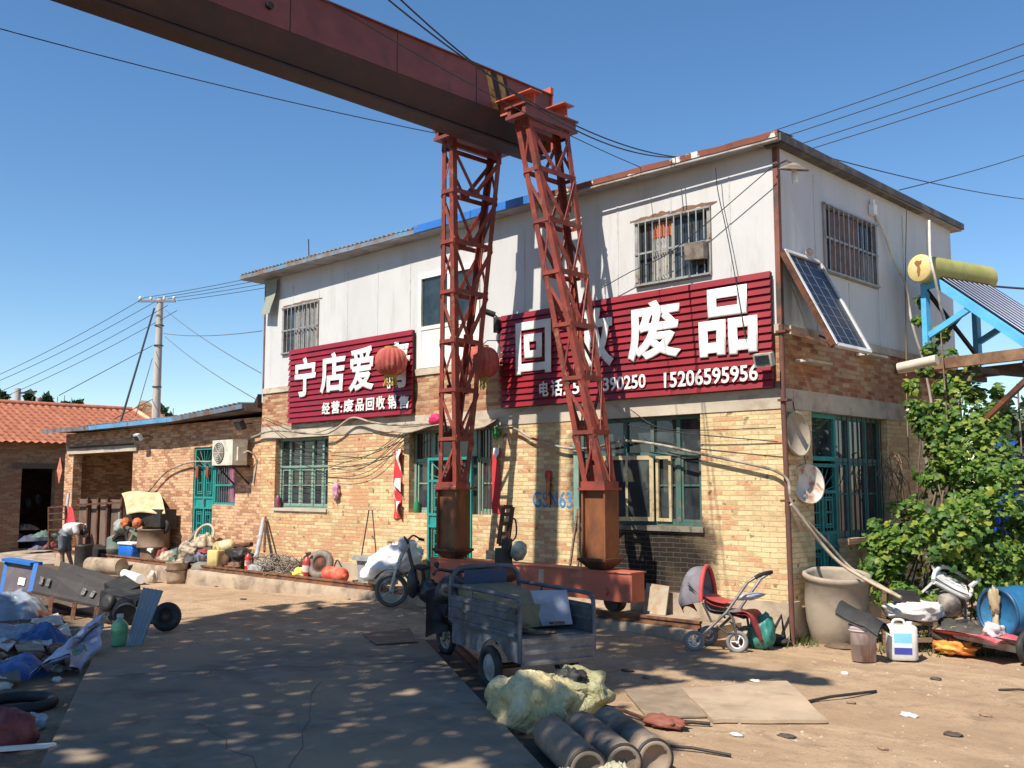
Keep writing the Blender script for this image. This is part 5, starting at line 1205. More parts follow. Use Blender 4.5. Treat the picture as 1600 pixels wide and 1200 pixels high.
# ================================================================== scrap yard objects
def T(px, py, z=0.0): return (G(px, py, z) - Vector((0, 0, CAM_H))).dot(_fw)
_fh = Vector((_fw.x, _fw.y, 0)).normalized()
def wheel(parent, c, axis, r, w_, hubmat=None, tyremat=None, spokes=0, name='wheel'):
    c = Vector(c); axis = Vector(axis).normalized(); hubmat = hubmat or M_STEEL; tyremat = tyremat or M_BLACK
    mb = MB(); k = w_ * .5; mb.tube([c + axis * (k * math.cos(0)) * 0 + (frame_of(axis)[0] * math.cos(t) + frame_of(axis)[1] * math.sin(t)) * (r - k) for t in [2 * math.pi * i / 28 for i in range(28)]], k, 8, closed=True)
    wh = mb.build(name, tyremat, parent)
    mb = MB()
    if spokes:
        mb.torus(c, axis, r - w_ * 1.1, w_ * .2, 24, 5)
        for i in range(spokes):
            t = 2 * math.pi * i / spokes; d = frame_of(axis)[0] * math.cos(t) + frame_of(axis)[1] * math.sin(t); mb.tube([c, c + d * (r - w_ * 1.1)], w_ * .22 if spokes < 8 else .004, 5)
        mb.cyl(c - axis * w_ * .4, c + axis * w_ * .4, r * .15, seg=12)
    else: mb.lathe([(.001, -w_ * .3), (r * .25, -w_ * .32), (r * .3, -w_ * .12), (r * .6, -w_ * .1), (r * .74, -w_ * .35), (r * .74, w_ * .35), (r * .6, w_ * .1), (r * .3, w_ * .12), (r * .25, w_ * .32), (.001, w_ * .3)], c, axis, 24, caps=False)
    mb.build('rim', hubmat, wh)
    return wh

# ---- cargo tricycle
M_TRIKE = worn('weathered blue grey paint', (0.085, 0.095, 0.115), (0.055, 0.045, 0.038), 4, .5, .66, .6, col3=(0.16, 0.16, 0.165), c3scale=3)
M_TRIKEW = worn('bed boards', (0.13, 0.115, 0.1), (0.08, .07, .06), 4, stretch=(1, 1, 1))
L_ = Vector((-math.cos(R(16.5)), math.sin(R(16.5)), 0)); W_ = Vector((math.sin(R(16.5)), math.cos(R(16.5)), 0))
RL = G(812, 1033, .35); RL = Vector((RL.x, RL.y, 0))
LB, WB, ZF = 1.5, .84, .56
def tk_(l, w, z): return RL + L_ * l + W_ * w + Vector((0, 0, z))
tri = thing('cargo_tricycle', tk_(.8, .4, 0), 'weathered grey blue cargo tricycle with tailgate hanging down, beside the concrete platform', 'tricycle')
def tbox(mb, l0, l1, w0, w1, z0, z1): mb.hexa([tk_(l0, w0, z0), tk_(l0, w1, z0), tk_(l1, w1, z0), tk_(l1, w0, z0), tk_(l0, w0, z1), tk_(l0, w1, z1), tk_(l1, w1, z1), tk_(l1, w0, z1)])
mb = MB(); tbox(mb, .01, LB, .02, WB - .02, ZF - .03, ZF); mb.build('bed_floor', M_TRIKEW, tri)
for w0, nm in ((0, 'side_panel'), (WB, 'side_panel')):
    mb = MB(); s_ = .012
    tbox(mb, .02, LB - .01, w0 - s_, w0 + s_, ZF - .02, ZF + .27)
    for z in (.02, .13, .24): tbox(mb, .03, LB - .02, w0 - s_ - .022, w0 + s_ + .022, ZF + z - .014, ZF + z + .014)
    sd_ = mb.build(nm, M_TRIKE, tri)
    mb = MB(); mb.tube(smooth_path([tk_(.0, w0, .33), tk_(.0, w0, ZF + .22), tk_(.03, w0, ZF + .33), tk_(.16, w0, ZF + .37), tk_(LB - .1, w0, ZF + .37), tk_(LB, w0, ZF + .37)], 5), .022, 8)
    for l in (.5, 1.0): mb.tube([tk_(l, w0, ZF + .27), tk_(l, w0, ZF + .37)], .016, 6)
    mb.build('side_rail', M_TRIKE, sd_)
    # lower skirt arched over the wheel
    mb = MB(); sgn = -1 if w0 == 0 else 1; n = 20; pts = []
    for i in range(n + 1):
        l = .02 + (LB - .03) * i / n; z = ZF - .24; d = abs(l - .55)
        if d < .3: z = max(z, .19 + math.sqrt(max(0, .3 ** 2 - d ** 2)) * .98)
        pts.append((l, min(z, ZF - .03)))
    lo_ = [tk_(l, w0 - sgn * .02, z) for l, z in pts]; up_ = [tk_(l, w0 - sgn * .02, ZF - .02) for l, z in pts]
    mb.add(lo_ + up_, [(i, i + 1, n + 2 + i, n + 1 + i) for i in range(n)]); o_ = W_ * sgn * .01
    mb.add([p + o_ for p in lo_ + up_], [(i, n + 1 + i, n + 2 + i, i + 1) for i in range(n)])
    for i in range(n): mb.add([lo_[i], lo_[i + 1], lo_[i + 1] + o_, lo_[i] + o_], [(0, 1, 2, 3)])
    mb.build('wheel_skirt', worn('skirt paint', (.12, .13, .15), (.06, .05, .045), 5), sd_)
    mb = MB(); mb.tube([tk_(l, w0 - sgn * .012, z) for l, z in pts if abs(l - .55) < .34], .012, 6); mb.build('arch_lip', worn('arch lip', (.2, .2, .2), (.1, .08, .06), 6), sd_)
mb = MB(); tbox(mb, -.03, -.01, .01, WB - .01, ZF - .27, ZF - .01)
for z in (.03, .13, .23): tbox(mb, -.045, -.03, .02, WB - .02, ZF - .27 + z - .014, ZF - .27 + z + .014)
mb.build('tailgate', worn('grey tailgate', (0.17, 0.16, 0.155), (0.1, .085, .07), 4), tri)
mb = MB(); mb.tube(smooth_path([tk_(LB, 0, ZF), tk_(LB, 0, ZF + .375), tk_(LB, .05, ZF + .5), tk_(LB, .17, ZF + .55), tk_(LB, WB - .17, ZF + .55), tk_(LB, WB - .05, ZF + .5), tk_(LB, WB, ZF + .375), tk_(LB, WB, ZF)], 5), .026, 8); fh_ = mb.build('front_hoop', M_TRIKE, tri)
mb = MB(); tbox(mb, LB - .01, LB + .01, .16, WB - .16, ZF + .0, ZF + .52); mb.build('front_board', worn('dark blue board', (0.03, 0.055, 0.13), (.05, .05, .07), 4), fh_)
mb = MB(); tbox(mb, .03, LB + .9, .3, .38, ZF - .16, ZF - .09); tbox(mb, .03, LB + .3, .5, .58, ZF - .16, ZF - .09); mb.tube([tk_(.55, .02, .21), tk_(.55, WB - .02, .21)], .03, 8); tbox(mb, .2, .95, .25, .6, ZF - .2, ZF - .17); mb.build('chassis', M_DARK, tri)
M_HUBG = worn('grey hub', (0.3, 0.3, 0.29), (.16, .13, .1), 5)
for w0 in (-.02, WB + .02): wheel(tri, tk_(.55, w0, .21), W_, .215, .085, M_HUBG)
mb = MB(); tbox(mb, LB + .08, LB + .5, .2, .6, ZF - .1, ZF + .12); mb.blob(tk_(LB + .28, .4, ZF + .16), (.26, .2, .07), 3, .1); mb.build('seat', M_BLACK, tri)
mb = MB()      # leg shield and front mudguard
def shield(u, v): 
    a = (u - .5) * 2; return tk_(LB + .86 + .1 * v - .3 * a * a, .42 + .46 * a * (1 - .12 * v), .3 + .5 * v)
mb.shell(12, 6, shield, L_ * .015); mb.build('leg_shield', worn('dark blue shield', (0.06, 0.075, 0.11), (.04, .04, .045), 3), tri)
wheel(tri, tk_(LB + 1.0, .42, .23), W_, .235, .08, M_HUBG, spokes=5)
mb = MB(); mb.shell(10, 6, lambda u, v: tk_(LB + 1.0 + .3 * math.cos(.35 + 2.2 * u), .4 + .09 * (v - .5) * 2, .23 + .3 * math.sin(.35 + 2.2 * u)), (0, 0, .008)); mb.build('mudguard', M_TRIKE, tri)
mb = MB(); mb.tube([tk_(LB + 1.0, .34, .23), tk_(LB + .78, .34, .6), tk_(LB + .66, .4, 1.0)], .02, 6); mb.tube([tk_(LB + 1.0, .5, .23), tk_(LB + .78, .46, .6), tk_(LB + .66, .4, 1.0)], .02, 6); mb.tube(smooth_path([tk_(LB + .5, .02, 1.0), tk_(LB + .62, .14, 1.04), tk_(LB + .66, .4, 1.0), tk_(LB + .62, .66, 1.04), tk_(LB + .5, .78, 1.0)]), .018, 8)
mb.build('handlebar', M_DARK, tri)
mb = MB(); mb.blob(tk_(LB + .78, .4, .92), (.1, .12, .1), 5, .1); mb.build('headlight', M_DARK, tri)
mb = MB(); mb.blob(tk_(LB + .45, .3, .82), (.2, .3, .16), 9, .4, 2, .12, 5, 14); solo(mb, 'dark_bundle', worn('oily canvas', (0.04, 0.04, 0.045), None), 'oily dark canvas bundle on the front seat of the cargo tricycle', 'bundle')
# boards lying in the tricycle bed
mb = MB(); mb.hexa([tk_(.45, .06, ZF + .02), tk_(.45, .7, ZF + .02), tk_(LB - .05, .7, ZF + .16), tk_(LB - .05, .06, ZF + .16), tk_(.45, .06, ZF + .24), tk_(.45, .7, ZF + .24), tk_(LB - .05, .7, ZF + .372), tk_(LB - .05, .06, ZF + .372)]); solo(mb, 'foam_slab', worn('dull yellow foam', (0.21, 0.185, 0.1), (.14, .125, .075), 4), 'dull yellow foam slab lying in the bed of the cargo tricycle', 'foam')
mb = MB(); p = [tk_(.42, .5, ZF + .03), tk_(.26, .76, ZF + .05), tk_(.4, .78, ZF + .375), tk_(.52, .42, ZF + .374)]; mb.prism(p, L_ * .012); solo(mb, 'white_board', worn('bluish white board', (0.3, 0.33, 0.4), (.22, .24, .29), 4), 'bluish white board standing tilted in the cargo tricycle bed', 'board')
rnd = random.Random(3)
for i in range(7):
    a = tk_(.05 + rnd.random() * .4, .1 + rnd.random() * .5, ZF + .02 + .012 * i); d = (L_ * rnd.uniform(-.3, .3) + W_ * rnd.uniform(-.3, .3)); mb = MB(); mb.bar(a, a + d, .07, .015); solo(mb, 'wood_scrap', M_WOOD, 'splintered wood scrap on the floor of the tricycle bed', 'wood', 'wood scraps in the tricycle bed')

# motor unit with twisted bracket rising behind the tricycle front
mo = thing('scrap_motor', tk_(LB + .3, .75, 0), 'dark scrap motor with perforated bracket sticking up behind the tricycle hoop', 'motor')
tm = T(790, 1000, 0)
c = AT(785, 895, tm); mb = MB(); mb.blob(c, (.2, .2, .16), 4, .2, 2, .05, 5, 16); mb.build('motor_body', M_RUST, mo)
mb = MB(); mb.cbox(AT(787, 872, tm), (.16, .16, .26)); mb.cyl(AT(792, 858, tm), AT(792, 842, tm), .07, seg=14); mb.build('gear_housing', M_DARK, mo)
mb = MB(); a, b = AT(786, 850, tm), AT(794, 792, tm); 
for s_ in (-.06, .06): mb.bar(a + _rt * s_, b + _rt * s_, .03, .05)
for f in (0, .28, .55, .8, 1): mb.bar(a.lerp(b, f) - _rt * .06, a.lerp(b, f) + _rt * .06, .03, .05)
mb.build('bracket', M_RUST, mo)
mb = MB(); mb.lathe([(.02, 0), (.09, .05), (.11, .14), (.08, .24), (.02, .27)], AT(806, 876, tm), (.4, 0, 1), 18); mb.build('pale_cover', worn('pale cover', (0.5, 0.47, 0.38), (.1, .08, .06), 3), mo)
mb = MB(); mb.tube(smooth_path([AT(794, 850, tm), AT(806, 838, tm), AT(805, 812, tm), AT(795, 815, tm), AT(792, 830, tm)]), .012, 6); mb.build('cable', M_WIRE, mo)
mb = MB(); mb.cyl(Vector((c.x, c.y, 0)), c, .06, seg=12); mb.build('stand', M_DARK, mo)

# ---- yellow sacks and gas cylinders
def creased(name, c1, c2, c3_, sc=5.0, depth=.06):
    m, nt, b = _new(name); v = _coords(nt); n1 = _noise(nt, v, 2.5, 7, .65, .6); r = _ramp(nt, [(.3, c2), (.5, c1), (.7, c3_)]); nt.links.new(n1.outputs[0], r.inputs[0]); nt.links.new(r.outputs[0], b.inputs['Base Color']); b.inputs['Roughness'].default_value = .65
    a = _noise(nt, v, sc, 3, .5, 1.6); k = _math(nt, 'ABSOLUTE', _math(nt, 'SUBTRACT', a.outputs[0], .5)); a2 = _noise(nt, v, sc * 2.6, 3, .5, 1.2); k2 = _math(nt, 'ABSOLUTE', _math(nt, 'SUBTRACT', a2.outputs[0], .5))
    _bump(nt, b, _math(nt, 'MULTIPLY_ADD', k2, .45, k), 1.0, depth); MATS[name] = m; return m
M_SACKY = creased('yellow woven sack', (0.5, 0.42, 0.22), (0.3, 0.225, 0.1), (.62, .56, .37), 3.4, .07)
c = G(838, 1092, .25); mb = MB(); mb.blob((c.x, c.y, .18), (.34, .28, .27), 3, .38, 1.7, .085, 2.8, 56, flat=0.0, rot=R(20)); sk = solo(mb, 'yellow_sack', M_SACKY, 'big crumpled yellow sack lying behind the gas cylinders', 'sack', 'yellow sacks')
c = G(795, 1085, .2); mb = MB(); mb.blob((c.x + .05, c.y, .16), (.24, .2, .2), 9, .42, 1.6, .06, 2.4, 34, flat=0.0); solo(mb, 'yellow_sack', M_SACKY, 'smaller brownish yellow sack bulging at the left of the big one', 'sack', 'yellow sacks')
c = G(895, 1080, .2); oy = thing('yellow_sack', (c.x, c.y, 0), 'torn open yellow sack spilling black scrap, right of the big one', 'sack', 'yellow sacks')
mb = MB(); mb.blob((c.x, c.y, .16), (.34, .24, .24), 12, .42, 1.7, .07, 2.6, 40, flat=0.0, rot=R(50)); mb.build('sack_body', creased('greenish sack', (0.36, 0.33, 0.17), (.25, .22, .11), (.44, .4, .25), 4, .05), oy)
mb = MB(); mb.blob((c.x + .05, c.y - .1, .33), (.14, .09, .08), 5, .5, 3, .2, 7, 16, M=Matrix.Rotation(R(30), 3, 'Z')); mb.build('scrap_inside', worn('black scrap', (0.02, 0.02, 0.02), (.25, .2, .18), 12, .6, .66), oy)
for k in range(5):
    q = Vector((c.x - .1 + .03 * k, c.y - .12, .4)); 
M_CYL = worn('soot grey cylinder', (0.17, 0.135, 0.105), (0.27, 0.2, 0.14), 4, .42, .62, .8, 0, bump=.25, col3=(.07, .055, .045), c3scale=2.2, c3=(.52, .66))
cd_ = (G(990, 1200, .13) - G(905, 1130, .13)).normalized(); ends = [(905, 1190), (960, 1182), (1008, 1174)]
for i, (px, py) in enumerate(ends):
    e = G(px, py, .135); s_ = e - cd_ * (1.15, 1.2, 1.25)[i] * .78; e = e + cd_ * .22
    gcn = thing('gas_cylinder', (e + s_) / 2 - Vector((0, 0, .135)), ('dark gas cylinder lying next to the steel edging, first of three', 'middle one of three dark gas cylinders lying side by side', 'dark gas cylinder farthest from the concrete platform, third of three')[i], 'gas cylinder', 'gas cylinders lying by the platform')
    mb = MB(); Lc = (e - s_).length; mb.lathe([(.03, 0), (.05, .03), (.1, .06), (.132, .13), (.135, .2), (.135, Lc - .06), (.125, Lc - .02), (.1, Lc), (.09, Lc - .03), (.001, Lc - .05)], s_, e - s_, 30, caps=False); mb.build('cylinder_body', M_CYL, gcn)
    mb = MB(); mb.torus(e - (e - s_).normalized() * .03, e - s_, .125, .014, 30, 6); mb.build('foot_ring', M_DARK, gcn)
    mb = MB(); mb.cyl(s_ + (s_ - e).normalized() * .07, s_, .028, seg=10); mb.build('valve', M_RUST, gcn)
for px, py, sx, lab in ((905, 1200, .26, 'pale yellow rag lying over the first cylinder end'), (965, 1197, .22, 'pale green rag lying over the middle cylinder end')):
    c = G(px, py, .2); mb = MB(); mb.crumple((c.x, c.y, .0), sx * 1.15, .2, .24, int(px) % 17, 0, .25, 16, 50); solo(mb, 'rag', creased('pale sackcloth', (0.38, 0.36, 0.24), (.26, .25, .15), (.45, .43, .3), 6, .08), lab, 'rag')
# flat things on the ground
def ground_sheet(name, px, th, mat, label, cat, z=.0, warp=.01):
    pts = [G(x, y, .0) for x, y in px]; n = len(pts); mb = MB()
    def fn(u, v):
        p = pts[0].lerp(pts[1], u).lerp(pts[3].lerp(pts[2], u), v); return Vector((p.x, p.y, gh(p.x, p.y) + .018 + z + warp * (1 + mnoise.noise(Vector((u * 2, v * 2, px[0][0]))))))
    mb.grid(10, 10, fn); mb.grid(10, 10, lambda u, v: fn(1 - u, v) + Vector((0, 0, -th)), True)
    for f0, f1 in (((0, 0), (1, 0)), ((1, 0), (1, 1)), ((1, 1), (0, 1)), ((0, 1), (0, 0))):
        m_ = 10
        for i in range(m_):
            a = fn(f0[0] + (f1[0] - f0[0]) * i / m_, f0[1] + (f1[1] - f0[1]) * i / m_); b = fn(f0[0] + (f1[0] - f0[0]) * (i + 1) / m_, f0[1] + (f1[1] - f0[1]) * (i + 1) / m_)
            mb.add([a, b, b + Vector((0, 0, -th)), a + Vector((0, 0, -th))], [(0, 3, 2, 1)])
    return solo(mb, name, mat, label, cat)
M_DUSTY = worn('dust covered board', (0.4, 0.3, 0.2), (0.27, .19, .12), 2.5, .5, .7, .9)
ground_sheet('flat_board', [(1065, 1081), (1230, 1070), (1293, 1131), (1114, 1131)], .03, M_DUSTY, 'large dust covered board lying flat on the earth beside the gas cylinders', 'board', .012)
ground_sheet('flat_board', [(975, 1082), (1062, 1074), (1104, 1122), (1010, 1124)], .015, worn('grey dusty sheet', (0.3, 0.22, 0.15), (.2, .15, .1), 3), 'smaller dusty sheet lying flat left of the large board', 'board')
ground_sheet('rubber_mat', [(566, 1005), (640, 996), (652, 1018), (588, 1023)], .015, worn('rubber mat', (0.06, 0.05, 0.045), (.1, .08, .06), 5), 'small dark rubber mat on the corner of the concrete platform', 'mat', .1, .004)
def rod(name, a, b, r, mat, label, cat, za=0.02, zb=0.02):
    p, q = G(*a, za), G(*b, zb); mb = MB(); mb.tube([p, p.lerp(q, .4) + Vector((0, 0, .015)), q], r, 6); return solo(mb, name, mat, label, cat)
rod('stick', (1248, 1099), (1369, 1080), .014, M_DARK, 'long dark stick on sunlit earth right of the large board', 'stick')
rod('stick', (1560, 1078), (1640, 1082), .012, M_DARK, 'dark stick on the earth before the trailer', 'stick')
rod('rebar', (943, 1103), (1015, 1126), .016, M_RUST, 'rusty rod on the earth between the torn sack and the board', 'rod', .05)
rod('rebar', (1040, 1166), (1142, 1180), .012, M_DARK, 'bent dark wire rod on the earth right of the third cylinder', 'rod')
rod('rebar', (1008, 1127), (1110, 1131), .016, M_DARK, 'dark rod lying along the near edge of the dusty sheet', 'rod')
c = G(1038, 1130, .03); mb = MB(); mb.blob((c.x, c.y, .04), (.2, .12, .05), 5, .4, 3, .15, 5, 14, flat=.005); solo(mb, 'brown_rag', worn('brown red rag', (0.22, 0.07, 0.045), None), 'brown red rag flattened on the earth near the large board', 'rag')
# small litter
rnd = random.Random(21)
LIT = [(388, 1002), (340, 910), (422, 915), (455, 918), (500, 952), (545, 940), (1180, 1065), (1230, 1150), (1330, 1100), (1420, 1120), (1490, 1150), (1380, 1170), (1150, 1150), (980, 1050), (1010, 1060), (1320, 1052), (1462, 1062), (1540, 1120), (300, 985), (380, 935), (470, 985)]
for i, (x, y) in enumerate(LIT):
    c = G(x, y, gh(-10, 8) if y < 960 else 0); mb = MB(); k = .025 + .03 * rnd.random()
    mb.blob((c.x, c.y, gh(c.x, c.y) + .01), (k * 1.5, k, .012 + .012 * rnd.random()), i, .5, 2.5, .15, 5, 8); dk = i % 3
    solo(mb, 'litter', (worn('pale litter', (.6, .56, .5), None), worn('dark litter', (.07, .055, .045), None), worn('brown litter', (.25, .16, .1), None))[dk], ('crumpled scrap of pale paper on the earth', 'dark lump of scrap on the earth', 'brown clod lying on the earth')[dk], 'litter', ('paper scraps on the yard', 'scrap lumps on the yard', 'clods on the yard')[dk])

# ---- baby stroller
st_t = T(1118, 1019); stf = st_t + .42
M_TUBE = worn('grey tube', (0.2, 0.195, 0.19), (.12, .1, .09), 6, rough=.45, metal=.5); M_SRED = worn('stroller red', (0.5, 0.055, 0.05), (.3, .05, .05), 5, bump=.1); M_SGREY = worn('stroller grey cloth', (0.17, 0.155, 0.17), (.11, .1, .11), 5)
stl = thing('baby_stroller', G(1118, 1019), 'red and grey baby stroller with folded canopy and white wheels beside the kerb', 'stroller')
M_WWHITE = worn('white wheel plastic', (0.7, .68, .64), None, bump=0)
for px, py, t, r in ((1085, 1004, st_t, .125), (1152, 1008, st_t, .135), (1107, 998, stf, .12), (1166, 999, stf, .13)):
    c = AT(px, py, t); c.z = max(c.z, gh(c.x, c.y) + r - .01); wheel(stl, c, Vector((.62, -.78, 0)) + _fh * .0, r, .05, M_WWHITE, worn('grey tyre', (.2, .19, .18), None), spokes=3)
def SP(px, py, f): return AT(px + 21 * f, py - 6 * f, st_t + (stf - st_t) * f)
for f in (0.0, 1.0):
    mb = MB(); mb.tube([SP(x, y, f) for x, y in ((1087, 1002), (1135, 957), (1168, 910), (1184, 900))], .018, 8); mb.build('push_bar', M_TUBE, stl)
    mb = MB(); mb.tube([SP(x, y, f) for x, y in ((1152, 1006), (1146, 968), (1136, 955))], .016, 8); mb.tube([SP(x, y, f) for x, y in ((1152, 990), (1134, 988), (1120, 978))], .012, 6); mb.tube([SP(x, y, f) for x, y in ((1098, 942), (1112, 972))], .014, 6); mb.build('leg_tube', M_TUBE, stl)
mb = MB(); mb.tube([SP(1180, 903, 0), SP(1184, 900, 0), SP(1184, 899, .5), SP(1184, 900, 1), SP(1180, 903, 1)], .026, 8); mb.build('handle', M_BLACK, stl)
mb = MB(); mb.tube([SP(1087, 1002, 0), SP(1087, 1002, 1)], .012, 6); mb.build('axle', M_TUBE, stl); mb = MB(); mb.tube([SP(1152, 1002, 0), SP(1152, 1002, 1)], .012, 6); mb.build('axle', M_TUBE, stl)
def strip(pts, w0=.0, w1=1.0, th=.02, n=10):
    P_ = smooth_path([Vector((x, y, 0)) for x, y in pts], 4); mb = MB(); k = len(P_) - 1
    def fn(u, v): i = min(k, int(round(u * k))); return SP(P_[i].x, P_[i].y, .06 + .88 * (w0 + (w1 - w0) * v))
    mb.shell(k, 6, fn, (0, 0, th)); return mb
strip([(1098, 940), (1108, 958), (1140, 962), (1160, 968)], th=.04).build('seat', M_SGREY, stl); strip([(1095, 938), (1085, 928), (1072, 915)], th=.03).build('backrest', M_SGREY, stl)
strip([(1140, 962), (1165, 962), (1178, 985), (1186, 1005)], th=.03).build('foot_flap', M_SRED, stl); strip([(1098, 938), (1112, 946), (1130, 950)], th=.05).build('arm_cushion', M_SRED, stl)
pn, pf_ = AT(1095, 940, st_t), AT(1118, 934, stf); bn_, bf_ = AT(1064, 948, st_t + .05), AT(1082, 940, stf - .05)      # canopy: red front hoop, cloth to a low back hoop
def hoop(a, b, hgt, v, lean): 
    p = a.lerp(b, v); s_ = math.sin(math.pi * v) ** .55; return p + Vector((0, 0, hgt * s_)) + _rt * (lean * s_)
def canopy(u, v):
    f = hoop(pn, pf_, .40, v, -.02); k = hoop(bn_, bf_, .10, v, -.08); m_ = f.lerp(k, u); return m_ + Vector((0, 0, .13 * math.sin(math.pi * u) * math.sin(math.pi * v) ** .6)) - _rt * (.05 * math.sin(math.pi * u))
mb = MB(); mb.shell(12, 18, canopy, (0, 0, -.008)); cn = mb.build('canopy', M_SGREY, stl)
mb = MB(); mb.tube([hoop(pn, pf_, .405, i / 24, -.01) for i in range(25)], .028, 8); mb.build('canopy_edge', M_SRED, cn)
mb = MB(); mb.shell(8, 14, lambda u, v: canopy(1, v) + Vector((0, 0, -.12 * u)) + _rt * (.06 * u), (0, 0, -.01)); mb.build('canopy_back', worn('dark red cloth', (0.25, 0.02, 0.045), None), cn)
mb = MB(); mb.blob(AT(1172, 932, st_t + .2), (.17, .2, .045), 2, .15, 2, .06, 4, 16, M=Matrix.Rotation(R(-12), 3, 'Y')); mb.build('tray', worn('blue grey plastic', (.3, .32, .42), (.6, .6, .6), 4, rough=.35), stl)
mb = MB(); c = AT(1190, 985, T(1195, 1015) + .1); mb.blob((c.x, c.y, c.z - .02), (.17, .15, .24), 6, .3, 1.8, .12, 4, 20, flat=.01); solo(mb, 'green_bag', worn('teal green plastic', (0.03, 0.2, 0.16), (.08, .3, .24), 4, rough=.45), 'teal green plastic bag standing behind the stroller footrest', 'bag')
tb = T(1215, 1010) + .1; mb = MB(); mb.tube([AT(1198, 1004, tb), AT(1221, 962, tb), AT(1227, 1004, tb)], .025, 8); mb.tube([AT(1198, 1004, tb), AT(1227, 1004, tb)], .02, 8); mb.blob(AT(1212, 1000, tb), (.2, .12, .07), 4, .3); solo(mb, 'bent_frame', M_BLACK, 'black bent tube frame leaning at the plinth by the corner post', 'frame')
mb = MB(); a = FY(1005, 930, F - .2); b = FY(1046, 955, F - .12); mb.hexa([(a.x, F - .22, WALKZ + .01), (b.x, F - .22, WALKZ + .01), (b.x, F - .2, WALKZ + .01), (a.x, F - .2, WALKZ + .01), (a.x, F - .12, WALKZ + .42), (b.x, F - .12, WALKZ + .4), (b.x, F - .1, WALKZ + .4), (a.x, F - .1, WALKZ + .42)]); solo(mb, 'rusty_plate', worn('cream plate with rust', (0.42, 0.36, 0.26), (0.35, .15, .06), 3), 'cream plate with orange rust leaning on the sooty bricks', 'plate')
mb = MB(); a = FY(915, 800, F); mb.bar(FY(890, 888, F - .3), FY(903, 795, F - .03), .03); mb.bar(FY(903, 892, F - .25), FY(905, 793, F - .02), .03); solo(mb, 'wood_pole', M_WOOD, 'two thin wooden poles leaning on the bricks left of the right crane leg', 'poles')
mb = MB(); mb.box((FY(900, 700, F).x - .02, F - .04, 1.45), (FY(904, 700, F).x + .03, F - .004, 2.7)); solo(mb, 'green_strip', M_TEALPALE, 'narrow green wooden strip on the wall beside the right crane leg', 'wood strip')

# ---- clay vat, buckets, bench and trailer by the gable end
M_CLAY = worn('ash clay', (0.34, 0.28, 0.21), (0.26, .2, .145), 2.5, .45, .65, .85, bump=.2, col3=(.4, .34, .27), c3scale=1.6)
vb = Vector((G(1306, 1003).x, G(1306, 1003).y, 0)); vt = thing('clay_vat', vb, 'large ash coloured clay vat with thick rim near the corner post', 'vat')
kf = (vb - Vector((0, 0, CAM_H))).dot(_fw) / FPX; vr = 51 * kf
mb = MB(); hv = 108 * kf; mb.lathe([(.001, .0), (vr * .68, 0), (vr * .72, .03), (vr * .87, hv * .3), (vr * .93, hv * .6), (vr * .93, hv * .9), (vr * .98, hv * .92), (vr * 1.02, hv * .965), (vr * .99, hv), (vr * .9, hv * 1.0), (vr * .87, hv * .95), (vr * .85, hv * .6), (vr * .7, .1), (.001, .08)], vb, -_fh * .13 + Vector((0, 0, 1)), seg=48, caps=False); mb.build('vat_body', M_CLAY, vt)
mb = MB(); mb.lathe([(.001, 0), (vr * .82, 0)], vb - _fh * .1 + Vector((0, 0, hv * .8)), -_fh * .0 + Vector((0, 0, 1)), seg=40, caps=False); wm, wnt, wb_ = _new('dark water'); wb_.inputs['Base Color'].default_value = (.02, .025, .025, 1); wb_.inputs['Roughness'].default_value = .04; mb.build('water', wm, vt)
mb = MB(); mb.blob(vb + Vector((.25, -.35, .0)), (.2, .14, .05), 3, .3, flat=.004); solo(mb, 'mud_patch', worn('damp mud', (.12, .075, .045), None), 'damp mud lump at the foot of the clay vat', 'mud')
bk = Vector((G(1350, 1032).x, G(1350, 1032).y, .0)); kb = (bk - Vector((0, 0, CAM_H))).dot(_fw) / FPX
bt = thing('paint_bucket', bk, 'rust stained pale paint bucket under a black rubber scrap', 'bucket')
mb = MB(); mb.lathe([(.001, .003), (18 * kb, 0), (20.5 * kb, 48 * kb), (22 * kb, 50 * kb), (22 * kb, 55 * kb), (20 * kb, 55 * kb), (19 * kb, 10 * kb), (.001, 9 * kb)], bk, seg=30, caps=False); mb.build('bucket_body', worn('stained lilac plastic', (0.55, 0.47, 0.47), (0.3, .16, .1), 3.2, .5, .66, .6, stretch=(1, 1, .5)), bt)
mb = MB(); mb.torus(bk + Vector((0, 0, 47 * kb)), (0, 0, 1), 21.5 * kb, .008, 30, 6); mb.build('rim', worn('lilac rim', (.5, .44, .44), None), bt)
mb = MB(); mb.shell(16, 10, lambda u, v: bk + Vector(((u - .5) * .5, (v - .5) * .34, 60 * kb + .14 * (1 - u) ** 2 + .05 * math.sin(v * 3) - .3 * (v - .5) ** 2 - .25 * max(0, u - .7))), (0, 0, .03)); solo(mb, 'rubber_scrap', M_BLACK, 'curved black rubber scrap resting on the paint bucket', 'rubber')
cn_ = Vector((G(1410, 1030).x, G(1410, 1030).y, .0)); kc = (cn_ - Vector((0, 0, CAM_H))).dot(_fw) / FPX
jc = thing('jerrycan', cn_, 'white plastic jerrycan with a blue label standing on the earth', 'jerrycan')
